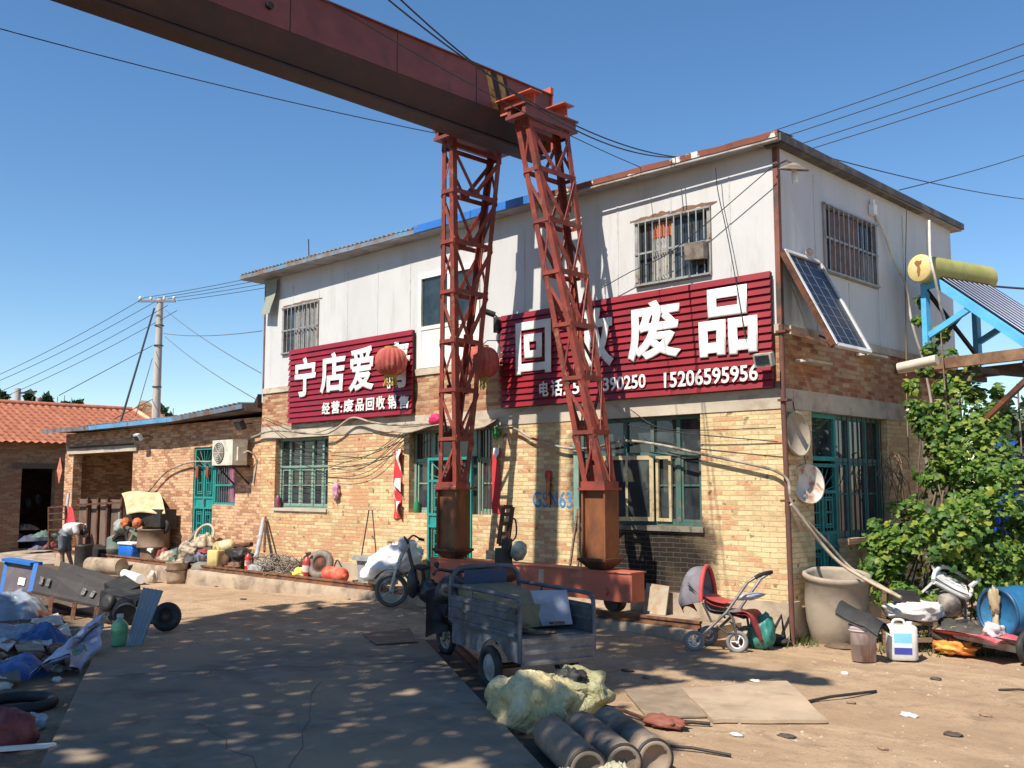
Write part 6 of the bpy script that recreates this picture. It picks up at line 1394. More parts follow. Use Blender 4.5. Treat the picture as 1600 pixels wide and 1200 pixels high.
def rbox(mb, c, hx_, hy_, z0, z1, r, M):
    n = 6; ring = []
    for sx, sy, a0 in ((1, 1, 0), (-1, 1, 90), (-1, -1, 180), (1, -1, 270)):
        for i in range(n + 1): a = R(a0 + 90 * i / n); ring.append((sx * (hx_ - r) + r * math.cos(a), sy * (hy_ - r) + r * math.sin(a)))
    lv = [(z0, .9), (z0 + r * .4, 1), (z1 - r * .6, 1), (z1 - r * .2, .94), (z1, .78)]; vs = []
    for z, k in lv: vs += [c + M @ Vector((x * k, y * k, z)) for x, y in ring]
    m_ = len(ring); mb.add(vs, [(j * m_ + i, j * m_ + (i + 1) % m_, (j + 1) * m_ + (i + 1) % m_, (j + 1) * m_ + i) for j in range(len(lv) - 1) for i in range(m_)], True); mb.add(vs[-m_:], [tuple(range(m_))]); mb.add(vs[:m_], [tuple(range(m_))[::-1]])
MJ = Matrix.Rotation(R(YAW - 12), 3, 'Z')
mb = MB(); rbox(mb, cn_, 22 * kc, 17 * kc, .002, 53 * kc, 7 * kc, MJ); mb.build('can_body', worn('milky plastic', (0.62, 0.62, 0.6), (.5, .47, .42), 3, rough=.4, bump=.02), jc)
mb = MB(); mb.cyl(cn_ + MJ @ Vector((12 * kc, 0, 52 * kc)), cn_ + MJ @ Vector((12 * kc, 0, 58 * kc)), 5 * kc, seg=14); mb.tube(smooth_path([cn_ + MJ @ Vector((-14 * kc, 0, 52 * kc)), cn_ + MJ @ Vector((-10 * kc, 0, 60 * kc)), cn_ + MJ @ Vector((2 * kc, 0, 60 * kc)), cn_ + MJ @ Vector((6 * kc, 0, 53 * kc))]), 2.2 * kc, 6); mb.build('handle', worn('milky plastic', ()), jc)
for z0, z1, colr in ((27, 42, (.2, .5, .75)), (15, 27, (.55, .65, .75)), (10, 20, (.04, .05, .3))):
    mb = MB(); y = -17 * kc - .003 - (.002 if z0 == 10 else 0); mb.hexa([cn_ + MJ @ Vector((x, yy, z)) for z in (z0 * kc, z1 * kc) for x, yy in ((-14 * kc, y), (12 * kc, y), (12 * kc, y + .002), (-14 * kc, y + .002))]); mb.build('label', worn('label %d' % z0, colr, None, bump=0, rough=.4), jc)
# bench carrying a white sack
bt_ = T(1425, 1018); bn = thing('wooden_bench', G(1425, 1018), 'rough wooden bench with dark legs under a white sack', 'bench')
def wp(px, py, dt=0): return AT(px, py, bt_ + dt)
ztop = wp(1425, 972).z
mb = MB(); a, b = wp(1380, 972), wp(1465, 970); mb.hexa([Vector((p.x, p.y, z)) for z in (ztop - .04, ztop) for p in (a, b, b + _fh * .45, a + _fh * .45)]); mb.build('bench_top', M_WOOD, bn)
for px, dt in ((1384, .02), (1461, .02), (1384, .42), (1461, .42)):
    q = wp(px, 972, dt); mb = MB(); mb.bar((q.x, q.y, 0), (q.x, q.y, ztop - .04), .06); mb.build('leg', M_WOOD, bn)
mb = MB(); q0, q1 = wp(1384, 1000, .02), wp(1461, 1000, .02); mb.bar(q0, q1, .05); mb.build('stretcher', M_WOOD, bn)
mb = MB(); mb.bar((wp(1381, 975, .5).x, wp(1381, 975, .5).y, 0), wp(1383, 920, .35), .06); mb.build('back_post', M_WOOD, bn)
mb = MB(); q = wp(1428, 958, .2); mb.blob((q.x, q.y, ztop + .11), (.37, .26, .13), 7, .3, 1.8, .12, 3.5, 24, flat=ztop + .005, rot=R(45)); solo(mb, 'white_sack', worn('white woven sack', (0.66, 0.64, 0.6), (.5, .46, .4), 4, bump=.25, bscale=80), 'white woven sack slumped on the wooden bench', 'sack')
mb = MB(); q = wp(1412, 934, .22); mb.cbox((q.x, q.y, ztop + .27), (.32, .22, .09), (0, .06, R(40))); mb.cbox((q.x + .02, q.y, ztop + .335), (.24, .18, .04), (0, .06, R(40))); solo(mb, 'metal_case', M_DARK, 'dark flat metal case lying on the white sack', 'case')
# rusty frame, old motor and the white plastic chair on top
jt = T(1480, 1005) + .3; js = thing('scrap_stand', AT(1478, 1000, jt), 'bent steel tube stand holding an old motor beside the blue barrel', 'stand')
js.location.z = 0
mb = MB()
for a, b in (((1448, 925), (1485, 985)), ((1470, 920), (1512, 968)), ((1448, 925), (1470, 920)), ((1455, 940), (1500, 1000)), ((1500, 1000), (1512, 968)), ((1430, 955), (1500, 995)), ((1450, 1012), (1455, 925)), ((1512, 1012), (1508, 930))): mb.tube([AT(*a, jt), AT(*b, jt + .15)], .014, 6)
mb.build('tube_frame', M_STEEL, js)
mb = MB(); mb.lathe([(.03, 0), (.13, .01), (.15, .06), (.15, .2), (.13, .26), (.05, .27)], AT(1473, 935, jt), (.6, -.6, -.35), 20); mb.torus(AT(1483, 940, jt - .05), (.6, -.6, -.35), .13, .03, 20, 6); mb.torus(AT(1492, 947, jt - .08), (.6, -.6, -.35), .12, .03, 20, 6); mb.build('motor', worn('beige motor', (0.36, 0.3, 0.25), (.1, .08, .07), 4, .45, .6), js)
ct = thing('plastic_chair', AT(1487, 915, jt), 'white plastic chair lying upturned on the scrap stand', 'chair')
def ch(u, v, d=0): return AT(1463 + 55 * u, 893 + 36 * u + 18 * (v - .5) - 26 * v * (1 - u) * .2, jt - .1 + .3 * v + d)
mb = MB(); mb.shell(14, 10, lambda u, v: AT(1462 + 52 * u - 8 * v, 905 + 27 * u - 20 * v + 3 * math.sin(u * 3), jt - .15 + .5 * v) + Vector((0, 0, .03 * math.sin(v * 3.1))), (0, 0, .025)); mb.build('seat_shell', worn('white chair plastic', (0.68, 0.67, 0.64), (.5, .48, .44), 4, rough=.45, bump=.02), ct)
mb = MB(); mb.tube(smooth_path([AT(1458, 907, jt - .18), AT(1462, 893, jt), AT(1478, 886, jt + .3), AT(1512, 905, jt + .35), AT(1518, 918, jt + .2), AT(1508, 934, jt - .12), AT(1460, 910, jt - .18)]), .028, 8); mb.build('rim', worn('white chair plastic', ()), ct)
mb = MB()
for i in range(5):
    for k in range(3): 
        a = AT(1476 + 9 * i - 2 * k, 905 + 5 * i - 5.5 * k, jt - .02 + .14 * k); mb.bar(a + Vector((0, 0, .045)), AT(1481 + 9 * i - 2 * k, 907.5 + 5 * i - 5.5 * k, jt - .02 + .14 * k) + Vector((0, 0, .045)), .02, .008)
mb.build('slot', worn('shadow grey', (.1, .1, .1), None), ct)
for px, py, qx, qy in ((1460, 908, 1442, 925), (1508, 934, 1502, 958), (1516, 916, 1530, 905)): mb = MB(); mb.bar(AT(px, py, jt - .05), AT(qx, qy, jt + .05), .05, .03); mb.build('leg', worn('white chair plastic', ()), ct)
# trailer with a blue barrel lying on it
tt_ = T(1530, 1040) + .45; tl_ = thing('hand_trailer', AT(1560, 1030, tt_), 'old hand trailer with rusty deck carrying the blue barrel', 'trailer'); tl_.location.z = 0
dz = AT(1560, 1000, tt_).z; a = AT(1500, 1000, tt_)
XA = Vector((.42, .907, 0)); YA = Vector((-.907, .42, 0))
mb = MB(); o_ = Vector((AT(1558, 992, tt_).x, AT(1558, 992, tt_).y, dz)) - YA * .5; mb.hexa([o_ + XA * x + YA * y + Vector((0, 0, z)) for z in (-.1, 0) for x, y in ((0, 0), (1.6, 0), (1.6, .9), (0, .9))]); mb.build('deck', worn('rusty deck', (.2, .12, .07), (.32, .25, .18), 4), tl_)
mb = MB(); mb.bar(o_ + Vector((0, 0, -.05)) - XA * .02, o_ + YA * .9 - XA * .02 + Vector((0, 0, -.05)), .04, .1); mb.bar(o_ + YA * .1 + Vector((0, 0, -.05)), o_ + YA * 1.2 - XA * .3 + Vector((0, 0, .02)), .05); mb.bar(o_ + YA * .8 + Vector((0, 0, -.05)), o_ + YA * 1.3 - XA * .2 + Vector((0, 0, .02)), .05); mb.build('drawbar', worn('white drawbar', (.5, .48, .45), (.3, .15, .1), 5), tl_)
for y in (-.02, .92):
    c = o_ + XA * -.02 + YA * (y + .05); c.z = .2; wheel(tl_, c, YA, .2, .08, M_DARK)
    c = o_ + XA * .75 + YA * y; c.z = .24; wheel(tl_, c, YA, .24, .09, M_DARK)
mb = MB(); mb.bar(o_ + XA * -.12 + YA * 0 + Vector((0, 0, -(dz - .24))), o_ + XA * -.12 + YA * .92 + Vector((0, 0, -(dz - .24))), .05); mb.bar(o_ + XA * .75 + Vector((0, 0, -(dz - .24))), o_ + XA * .75 + YA * .92 + Vector((0, 0, -(dz - .24))), .05); mb.box((o_.x, o_.y + .2, .25), (o_.x + .8, o_.y + .8, dz - .1)); mb.build('axle', M_DARK, tl_)
bc = AT(1557, 941, tt_ + .05); kr = (tt_ + .05) / FPX; br_ = 40 * kr; bc.z = dz + br_ + .01
bl_ = thing('plastic_barrel', bc - Vector((0, 0, br_)), 'big blue plastic barrel lying on the trailer with straw stuck to its lid', 'barrel')
BA = Vector((.40, .916, 0)).normalized()
mb = MB(); mb.lathe([(.001, .03), (br_ * .86, .03), (br_ * .9, 0), (br_ * .97, .0), (br_ * 1.0, .04), (br_ * .97, .09), (br_ * .99, .3), (br_ * 1.02, .33), (br_ * .99, .36), (br_ * .99, .62), (br_ * 1.02, .65), (br_ * .99, .68), (br_ * .97, .95), (br_ * .9, 1.0), (.001, 1.0)], bc, BA, 44, caps=False); mb.build('barrel_body', worn('faded blue plastic', (0.02, 0.12, 0.26), (.05, .19, .33), 3, .5, .68, .4, bump=.03), bl_)
mb = MB(); mb.torus(bc + BA * .01, BA, br_ * .93, .022, 40, 8); mb.build('rim', worn('dark blue rim', (.015, .07, .15), None, rough=.4), bl_)
mb = MB(); mb.blob(bc - BA * .03 + Vector((0, 0, .14)), (.06, .05, .17), 3, .4, 2.5, .1, 5, 12); mb.blob(bc - BA * .02 + Vector((0, 0, -.12)), (.035, .03, .14), 5, .4); mb.build('straw_plug', worn('straw', (.42, .33, .2), (.3, .22, .12), 8), bl_)
mb = MB(); mb.blob(bc - BA * .06 + Vector((.0, -.02, -br_ + .1)), (.12, .12, .1), 8, .4, 2, .15, 4, 14); solo(mb, 'white_rag', worn('dirty white rag', (.55, .5, .48), (.4, .33, .3), 6), 'dirty white rag stuffed under the blue barrel lid', 'rag')
mb = MB(); rq = AT(1520, 985, tt_ + .05); mb.shell(14, 10, lambda u, v: o_ - XA * (.42 - .45 * u) + YA * (.12 + 1.0 * v) + Vector((0, 0, .05 + .03 * math.sin(u * 7 + v * 3) - .12 * max(0, .2 - v))), (0, 0, .012)); solo(mb, 'red_sheet', worn('faded red cloth', (0.42, 0.07, 0.08), (.5, .2, .2), 4), 'faded red cloth spread over the trailer drawbar', 'cloth')
mb = MB(); q = G(1492, 1010, .1); mb.blob((q.x, q.y, .09), (.24, .16, .09), 3, .5, 2.4, .2, 5, 16, flat=.005); solo(mb, 'orange_packet', worn('orange plastic', (.65, .15, .03), (.7, .4, .08), 5), 'crumpled orange plastic packet under the red cloth', 'packet')
mb = MB(); q = G(1470, 1012, .1); mb.blob((q.x + .1, q.y + .5, .18), (.4, .3, .2), 8, .4, 2, .15, 5, 18, flat=.0); solo(mb, 'scrap_heap', worn('mixed dark scrap', (.05, .045, .035), (.3, .26, .2), 9, .58, .66), 'heap of dark mixed scrap under the bench end', 'heap')
# blue corrugated sheet behind the vine
bp = [AT(1548, 905, 17.5), AT(1760, 930, 16.5)]; mb = MB(); n = 80; vs = []
zt0 = AT(1548, 690, 17.5).z
for i in range(n + 1):
    p = bp[0].lerp(bp[1], i / n); o2 = _fh * (.03 * math.sin(i * 1.6)); vs += [(p.x + o2.x, p.y + o2.y, -.1), (p.x + o2.x, p.y + o2.y, zt0)]
mb.add(vs, [(2 * i, 2 * i + 2, 2 * i + 3, 2 * i + 1) for i in range(n)], True); mb.add([Vector(v) + _fh * .01 for v in vs], [(2 * i, 2 * i + 1, 2 * i + 3, 2 * i + 2) for i in range(n)], True); solo(mb, 'sheet_fence', worn('bright blue sheet', (0.01, 0.09, 0.55), (.02, .06, .3), 4, rough=.45), 'bright blue corrugated sheet fence behind the vine', 'fence')

# ================================================================== moped with a sack on it
mt_ = T(612, 946, .075); mpd = thing('moped', G(640, 946, .075), 'small dark moped parked at the kerb facing left', 'moped')
def mp(px, py, dt=0): return AT(px, py, mt_ + dt)
MAX_ = (mp(672, 930, -.15) - mp(612, 921)); MAX_.z = 0; MAX_.normalize(); MSD = Vector((-MAX_.y, MAX_.x, 0))
fwc = mp(612, 920); fwc.z = gh(fwc.x, fwc.y) + .27; rwc = fwc + MAX_ * 1.05
M_MBLK = worn('moped black plastic', (0.02, 0.02, 0.022), (.05, .045, .04), 5, rough=.4)
wheel(mpd, fwc, Matrix.Rotation(R(24), 3, 'Z') @ MSD, .27, .065, M_STEEL, worn('dusty tyre', (.1, .085, .07), None), spokes=5); wheel(mpd, rwc, MSD, .28, .08, M_STEEL, worn('dusty tyre', ()), spokes=5)
def ml(l, z, s=0): return fwc + MAX_ * l + MSD * s + Vector((0, 0, z))
mb = MB(); 
for s in (-.06, .06): mb.tube([ml(0, 0, s), ml(.12, .45, s)], .022, 8)
mb.tube([ml(.12, .45), ml(.26, .78)], .035, 8); mb.build('fork', worn('white fork', (.6, .58, .55), (.3, .25, .2), 5), mpd)
mb = MB(); mb.tube(smooth_path([ml(.36, .80, -.34), ml(.28, .86, -.22), ml(.26, .8, 0), ml(.28, .86, .22), ml(.36, .80, .34)]), .016, 8); hb_ = mb.build('handlebar', M_MBLK, mpd)
for s in (-1, 1): mb = MB(); mb.tube([ml(.36, .80, .3 * s), ml(.4, .78, .4 * s)], .024, 8); mb.build('grip', M_BLACK, hb_)
mb = MB(); mb.blob(ml(.2, .72), (.1, .1, .12), 3, .1); mb.build('headlight', worn('pale lamp', (.5, .5, .48), None, rough=.3), mpd)
mb = MB(); mb.shell(10, 5, lambda u, v: ml(.3 * math.cos(.6 + 2 * u) * 1.1, .33 * math.sin(.6 + 2 * u), .06 * (v - .5) * 2), (0, 0, .008)); mb.build('mudguard', M_MBLK, mpd)
mb = MB(); mb.blob(ml(.36, .12), (.1, .1, .24), 4, .1, 1.5, .03, 3, 14); mb.blob(ml(.62, .0), (.24, .12, .2), 5, .25, 2.2, .06, 4, 14); mb.tube([ml(.26, .7), ml(.42, .1), ml(.7, .0), ml(.95, .3)], .03, 8); mb.build('body', M_MBLK, mpd)
mb = MB(); mb.blob(ml(.5, .37), (.17, .1, .05), 2, .1, 1.5, .03); mb.tube([ml(.52, .34), ml(.56, .05)], .03, 8); mb.build('seat', M_BLACK, mpd)
mb = MB(); mb.blob(ml(.84, .42), (.12, .13, .09), 7, .12); mb.tube([ml(.83, .36), ml(.8, .1)], .02, 6); mb.build('rear_seat', M_BLACK, mpd)
mb = MB(); 
for s in (-.12, .12): mb.tube([ml(.85, -.02, s), rwc + MSD * s * .8], .02, 6)
mb.tube([ml(.6, -.1, .1), ml(.55, -.28, .22)], .014, 6); mb.build('swing_arm', M_DARK, mpd)
sc0 = FY(616, 880, 11.05); M_WSACK = worn('white woven sack', ())
mb = MB(); mb.blob(sc0 + Vector((0, 0, .0)), (.55, .36, .30), 5, .35, 1.5, .12, 3, 30, M=Matrix.Rotation(R(-24), 3, Vector((-_rt.y, _rt.x, 0))) @ Matrix.Rotation(R(42), 3, 'Z')); solo(mb, 'white_sack', worn('bright woven sack', (.72, .7, .68), (.5, .56, .48), 3.2, .6, .72, .7, bump=.3, bscale=70), 'fat white woven sack resting on the kerb behind the moped', 'sack')
mb = MB(); mb.bar(FY(578, 906, 10.9), FY(632, 896, 10.9), .22, .04); solo(mb, 'timber', M_RUST, 'rusty flat bar under the white sack by the moped', 'bar')

# ================================================================== things on the walkway along the wall
rnd = random.Random(44)
for i in range(70):
    px = rnd.uniform(240, 560); c = FY(px, 880, rnd.uniform(10.85, 11.5)); s = rnd.uniform(.03, .1); q = i % 4; c.z = WALKZ; mb = MB()
    if i % 2: mb.cbox(c + Vector((0, 0, s * .4)), (s * rnd.uniform(1, 4), s, s * .7), (rnd.uniform(-.4, .4), rnd.uniform(-.4, .4), rnd.uniform(0, 3)))
    else: mb.blob(c + Vector((0, 0, s * .4)), (s * 1.4, s, s * .6), i, .5, 2.2, .12, 4, 8)
    solo(mb, 'scrap_bit', worn(('bit brown', 'bit white', 'bit dark', 'bit rust')[q], ((.12, .08, .055), (.55, .52, .48), (.035, .03, .03), (.2, .09, .05))[q], None), ('small brown scrap lying on the walkway', 'small white scrap lying on the walkway', 'small dark scrap lying on the walkway', 'small rusty scrap lying on the walkway')[q], 'scrap', ('brown bits on the walkway', 'white bits on the walkway', 'dark bits on the walkway', 'rusty bits on the walkway')[q])
def wk(px, py, y=11.2): return FY(px, py, y)
def on_walk(px, y): v = FY(px, 880, y); return Vector((v.x, y, WALKZ + .003))
def extinguisher(px, y, h, label, lean=0):
    b = on_walk(px, y); t = thing('fire_extinguisher', b, label, 'fire extinguisher', 'fire extinguishers by the wall'); r = h * .17
    mb = MB(); mb.lathe([(.001, 0), (r * .9, 0), (r, .02), (r, h * .68), (r * .8, h * .78), (r * .35, h * .84), (r * .3, h * .88)], b, (lean, 0, 1), 20); mb.build('bottle', worn('extinguisher red', (.45, .03, .03), (.3, .05, .04), 6, rough=.4), t)
    top = b + Vector((lean * h * .88, 0, h * .88)); mb = MB(); mb.cbox(top + Vector((.03, 0, .03)), (.14, .03, .03), (0, -.3, 0)); mb.cbox(top + Vector((.03, 0, .07)), (.15, .03, .02), (0, -.1, 0)); mb.cyl(top, top + Vector((0, 0, .06)), r * .3, seg=10); mb.build('valve', M_BLACK, t)
    mb = MB(); mb.tube(smooth_path([top, top + Vector((-r * 1.2, 0, -.02)), b + Vector((-r * 1.15, 0, h * .4))]), .012, 6); mb.build('hose', M_BLACK, t)
    mb = MB(); mb.lathe([(r * 1.01, h * .3), (r * 1.01, h * .55)], b, (lean, 0, 1), 20, caps=False); mb.build('label', worn('extinguisher label', (.6, .55, .5), (.4, .1, .1), 9), t)
extinguisher(388, 11.1, .44, 'red fire extinguisher with white label, beside the leaning grey pipe'); extinguisher(479, 11.0, .5, 'plain red fire extinguisher standing left of the tyre', .04)
def tyre_thing(c, ax, r, w_, label, rim=None, tread=None):
    t = thing('tyre', Vector(c) - Vector((0, 0, r)), label, 'tyre'); wheel(t, c, ax, r, w_, rim or M_RUST, tread or worn('grey worn tyre', (.2, .165, .13), (.1, .08, .07), 5), name='tread'); return t
c = on_walk(501, 11.15); tyre_thing(c + Vector((0, 0, .29)), (.35, -1, .25), .29, .15, 'worn grey tyre with rusty rim leaning on the plinth')
c = on_walk(527, 11.0); mb = MB(); rc = thing('red_canister', c, 'red canister lying on its side right of the tyre', 'canister'); mb.lathe([(.001, 0), (.1, .0), (.14, .03), (.15, .1), (.15, .5), (.13, .56), (.05, .58), (.04, .66), (.001, .66)], c + Vector((-.33, 0, .15)), (1, -.05, 0), 22, caps=False); mb.build('canister_body', worn('canister red', (.5, .06, .03), (.6, .2, .12), 5), rc); mb = MB(); mb.tube(smooth_path([c + Vector((-.1, 0, .29)), c + Vector((0, 0, .42)), c + Vector((.14, 0, .3))]), .014, 6); mb.build('handle', M_DARK, rc)
c = on_walk(470, 10.98); mb = MB(); mb.blob(c + Vector((0, 0, .1)), (.2, .15, .12), 5, .4, 2, .2, 5, 14, flat=c.z); solo(mb, 'yellow_bag', worn('yellow plastic bag', (.65, .5, .06), (.6, .5, .3), 5), 'crumpled yellow plastic bag before the plain extinguisher', 'bag')
# bin with handle frame
c = on_walk(576, 11.15); bnn = thing('waste_bin', c, 'grey plastic waste bin with tall thin wire handle by the plinth', 'bin'); M_BIN = worn('grey bin plastic', (.26, .27, .27), (.18, .18, .17), 4)
mb = MB(); mb.hexa([c + Vector((x * k, y * k, z)) for z, k in ((0, .8), (.45, 1)) for x, y in ((-.17, -.14), (.17, -.14), (.17, .14), (-.17, .14))]); mb.build('bin_body', M_BIN, bnn)
mb = MB(); mb.hexa([c + Vector((x * k, y * k, z)) for z, k in ((.451, 1.25), (.53, 1.15)) for x, y in ((-.2, -.16), (.2, -.16), (.2, .16), (-.2, .16))]); mb.build('lid', M_BIN, bnn)
mb = MB(); mb.tube([c + Vector((-.22, 0, .5)), c + Vector((-.08, .05, 1.35)), c + Vector((.02, .05, 1.35)), c + Vector((.22, 0, .55))], .012, 6); mb.build('handle', M_DARK, bnn)
c = on_walk(590, 10.95); mb = MB(); mb.blob(c + Vector((.0, .25, .3)), (.07, .06, .09), 5, .2); solo(mb, 'red_helmet', worn('glossy red plastic', (.5, .02, .05), None, rough=.35), 'small round red plastic object beside the grey bin', 'plastic ball')
# leaning pipes
def lean(px0, py0, y0, px1, py1, y1, r, mat, label): mb = MB(); mb.tube([FY(px0, py0, y0), FY(px1, py1, y1)], r, 10); return solo(mb, 'pipe', mat, label, 'pipe')
lean(400, 872, 11.1, 412, 812, F - .06, .05, worn('zinc pipe', (.36, .37, .4), (.25, .23, .2), 5, rough=.5), 'light grey pipe leaning on the bricks below the green window')
lean(413, 862, 11.2, 415, 808, F - .05, .025, M_RUST, 'thin rusty pole leaning beside the light grey pipe')
# tangled wire heap
mb = MB(); rnd = random.Random(9); c = on_walk(437, 11.1)
for i in range(34):
    p = c + Vector((rnd.uniform(-.9, .9), rnd.uniform(-.25, .25), .08)); r = rnd.uniform(.1, .28); ax = Vector((rnd.uniform(-.6, .6), rnd.uniform(-.6, .6), 1)); s_, u_ = frame_of(ax)
    mb.tube([p + (s_ * math.cos(t) + u_ * math.sin(t)) * r * (1 + .2 * math.sin(t * 2 + i)) + Vector((0, 0, .08 * (1 + math.sin(t * 1.5 + i)) + .1 * rnd.random())) for t in [k * .5 for k in range(18)]], .009, 4)
tag(solo(mb, 'wire_tangle', worn('greyish wire', (.24, .2, .16), (.12, .09, .07), 8), 'tangle of old wire heaped along the plinth between the two extinguishers', 'wire heap'), kind='stuff')
mb = MB(); mb.blob(on_walk(405, 11.05) + Vector((0, 0, .1)), (.3, .2, .14), 4, .4, 2.2, .15, 5, 14, flat=WALKZ + .003); solo(mb, 'scrap_heap', worn('grey metal scrap', (.22, .21, .2), (.4, .38, .35), 9), 'low heap of grey metal scrap at the foot of the light grey pipe', 'heap')
# yellow jerrycan lying, old engine
c = on_walk(347, 11.05); yj = thing('yellow_jerrycan', c, 'dirty yellow plastic jerrycan lying on the walkway', 'jerrycan'); MY = worn('dirty yellow plastic', (.55, .42, .16), (.35, .25, .1), 4, rough=.5)
mb = MB(); rbox(mb, c + Vector((-.05, -.12, .0)), .16, .13, .0, .42, .05, Matrix.Rotation(R(15), 3, 'Z')); mb.build('can_body', MY, yj); mb = MB(); mb.tube(smooth_path([c + Vector((-.18, -.12, .4)), c + Vector((-.05, -.12, .5)), c + Vector((.06, -.12, .42))]), .02, 6); mb.build('handle', MY, yj)
mb = MB(); mb.lathe([(.05, 0), (.13, .04), (.14, .5), (.1, .56), (.04, .6)], on_walk(338, 11.3) + Vector((-.1, .05, .42)), (1, .1, .12), 18); solo(mb, 'yellow_drum', worn('cream plastic', (.6, .5, .28), (.4, .3, .15), 5), 'cream yellow plastic can lying on top of the jerrycan', 'can')
c = on_walk(374, 11.15); eg = thing('scrap_engine', c, 'black greasy scrap engine between yellow jerrycan and extinguisher', 'engine'); mb = MB(); mb.cbox(c + Vector((0, 0, .2)), (.5, .35, .4), (0, .2, .2)); mb.blob(c + Vector((.15, -.05, .35)), (.22, .18, .15), 4, .3); mb.build('engine_block', M_DARK, eg); mb = MB(); mb.lathe([(.03, 0), (.12, .01), (.13, .09), (.02, .1)], c + Vector((-.12, -.2, .2)), (0, -1, .1), 18); mb.cyl(c + Vector((-.3, .05, .5)), c + Vector((.3, .1, .56)), .05, seg=12); mb.build('flywheel', M_RUST, eg)
mb = MB(); mb.blob(on_walk(365, 10.95) + Vector((0, 0, .1)), (.25, .14, .1), 6, .5, 2.5, .2, 5, 14, flat=WALKZ); solo(mb, 'brown_scrap', worn('brown scrap', (.2, .08, .04), (.1, .06, .04), 6), 'rust brown scrap lump before the black engine', 'scrap')
# heap before the teal annex door
hx = on_walk(300, 11.1); rnd = random.Random(4)
HC = [((.46, .37, .24), 'cream'), ((.05, .06, .1), 'dark blue'), ((.28, .05, .045), 'red'), ((.1, .17, .13), 'green'), ((.14, .13, .18), 'lilac grey'), ((.4, .3, .21), 'tan'), ((.05, .05, .05), 'black'), ((.3, .2, .12), 'brown')]
for i, (px, y, z, sx, sy, sz, k) in enumerate([(262, 11.0, .12, .3, .2, .15, 0), (275, 11.15, .22, .28, .2, .2, 3), (282, 10.95, .1, .22, .16, .12, 5), (300, 11.2, .35, .34, .25, .22, 5), (318, 11.2, .62, .26, .2, .2, 0), (310, 11.0, .25, .3, .2, .14, 6), (327, 11.0, .2, .4, .22, .17, 4), (337, 11.25, .3, .35, .2, .14, 1), (292, 11.25, .25, .2, .2, .22, 7), (322, 10.95, .36, .22, .14, .08, 2), (346, 11.2, .16, .25, .2, .12, 6), (255, 11.2, .2, .22, .18, .18, 2), (270, 10.9, .1, .14, .1, .07, 3), (305, 10.9, .1, .3, .14, .08, 1)]):
    c = on_walk(px, y) + Vector((0, 0, z)); mb = MB(); (mb.crumple(c - Vector((0, 0, sz)), sx * 1.1, sy * 1.1, sz * 1.9, i + 11, i, .3, 14, 40) if i % 3 else mb.blob(c, (sx, sy, sz), i + 11, .45, 1.8, .1, 3, 18, flat=WALKZ + .002)); col_, nm_ = HC[k]
    solo(mb, 'scrap_bag', worn('heap ' + nm_, col_, tuple(min(1, v * .35 + .02) for v in col_), 9, .48, .58), '%s %s in the heap before the teal annex door' % (nm_, ('bag', 'bundle', 'rag', 'lump')[i % 4]) + (', upper one' if z > .3 else ', low one' if z < .13 else ''), 'bag', 'bags in the heap by the annex door')
mb = MB(); mb.bar(wk(282, 862, 11.2), wk(312, 826, 11.35), .12, .06); solo(mb, 'grey_beam', worn('grey painted beam', (.16, .17, .19), (.3, .27, .22), 5), 'grey beam sticking up from the heap before the teal annex door', 'beam')
mb = MB(); a = on_walk(318, 11.3); mb.torus(a + Vector((0, 0, .66)), (.3, -1, .4), .27, .03, 26, 6); solo(mb, 'ring', worn('tan ring', (.5, .36, .24), None), 'tan hoop ring lying on top of the heap by the door', 'ring')
# blue cooler with white lid, green drum, foam board
c = on_walk(207, 10.95); cb_ = thing('cool_box', c, 'blue cool box with white rim on the walkway', 'cool box'); mb = MB(); rbox(mb, c, .32, .22, .0, .36, .05, Matrix.Rotation(R(5), 3, 'Z')); mb.build('box_body', worn('bright blue plastic', (.015, .12, .5), (.03, .2, .55), 3, rough=.4), cb_); mb = MB(); rbox(mb, c + Vector((0, 0, .361)), .34, .24, .0, .07, .03, Matrix.Rotation(R(5), 3, 'Z')); mb.build('lid', M_WHITE, cb_)
mb = MB(); p = [FY(214, 850, 11.0), FY(224, 842, 11.4), FY(246, 855, 11.3), FY(236, 864, 10.9)]; mb.prism(p, (0, 0, .06)); solo(mb, 'foam_board', worn('white foam', (.75, .74, .72), (.6, .56, .5), 4), 'white foam board tilted on the cool box', 'foam board')
c = on_walk(183, 11.05); gd_ = thing('green_drum', c, 'grey green metal drum left of the blue cool box', 'drum'); mb = MB(); mb.lathe([(.001, 0), (.27, 0), (.27, .2), (.285, .22), (.27, .24), (.27, .46), (.25, .5), (.12, .56), (.001, .57)], c, seg=28, caps=False); mb.build('drum_body', worn('grey green paint', (.11, .15, .13), (.2, .16, .11), 4), gd_); mb = MB(); mb.cyl(c + Vector((.05, 0, .56)), c + Vector((.05, 0, .62)), .05, seg=12); mb.build('bung', M_RUST, gd_)
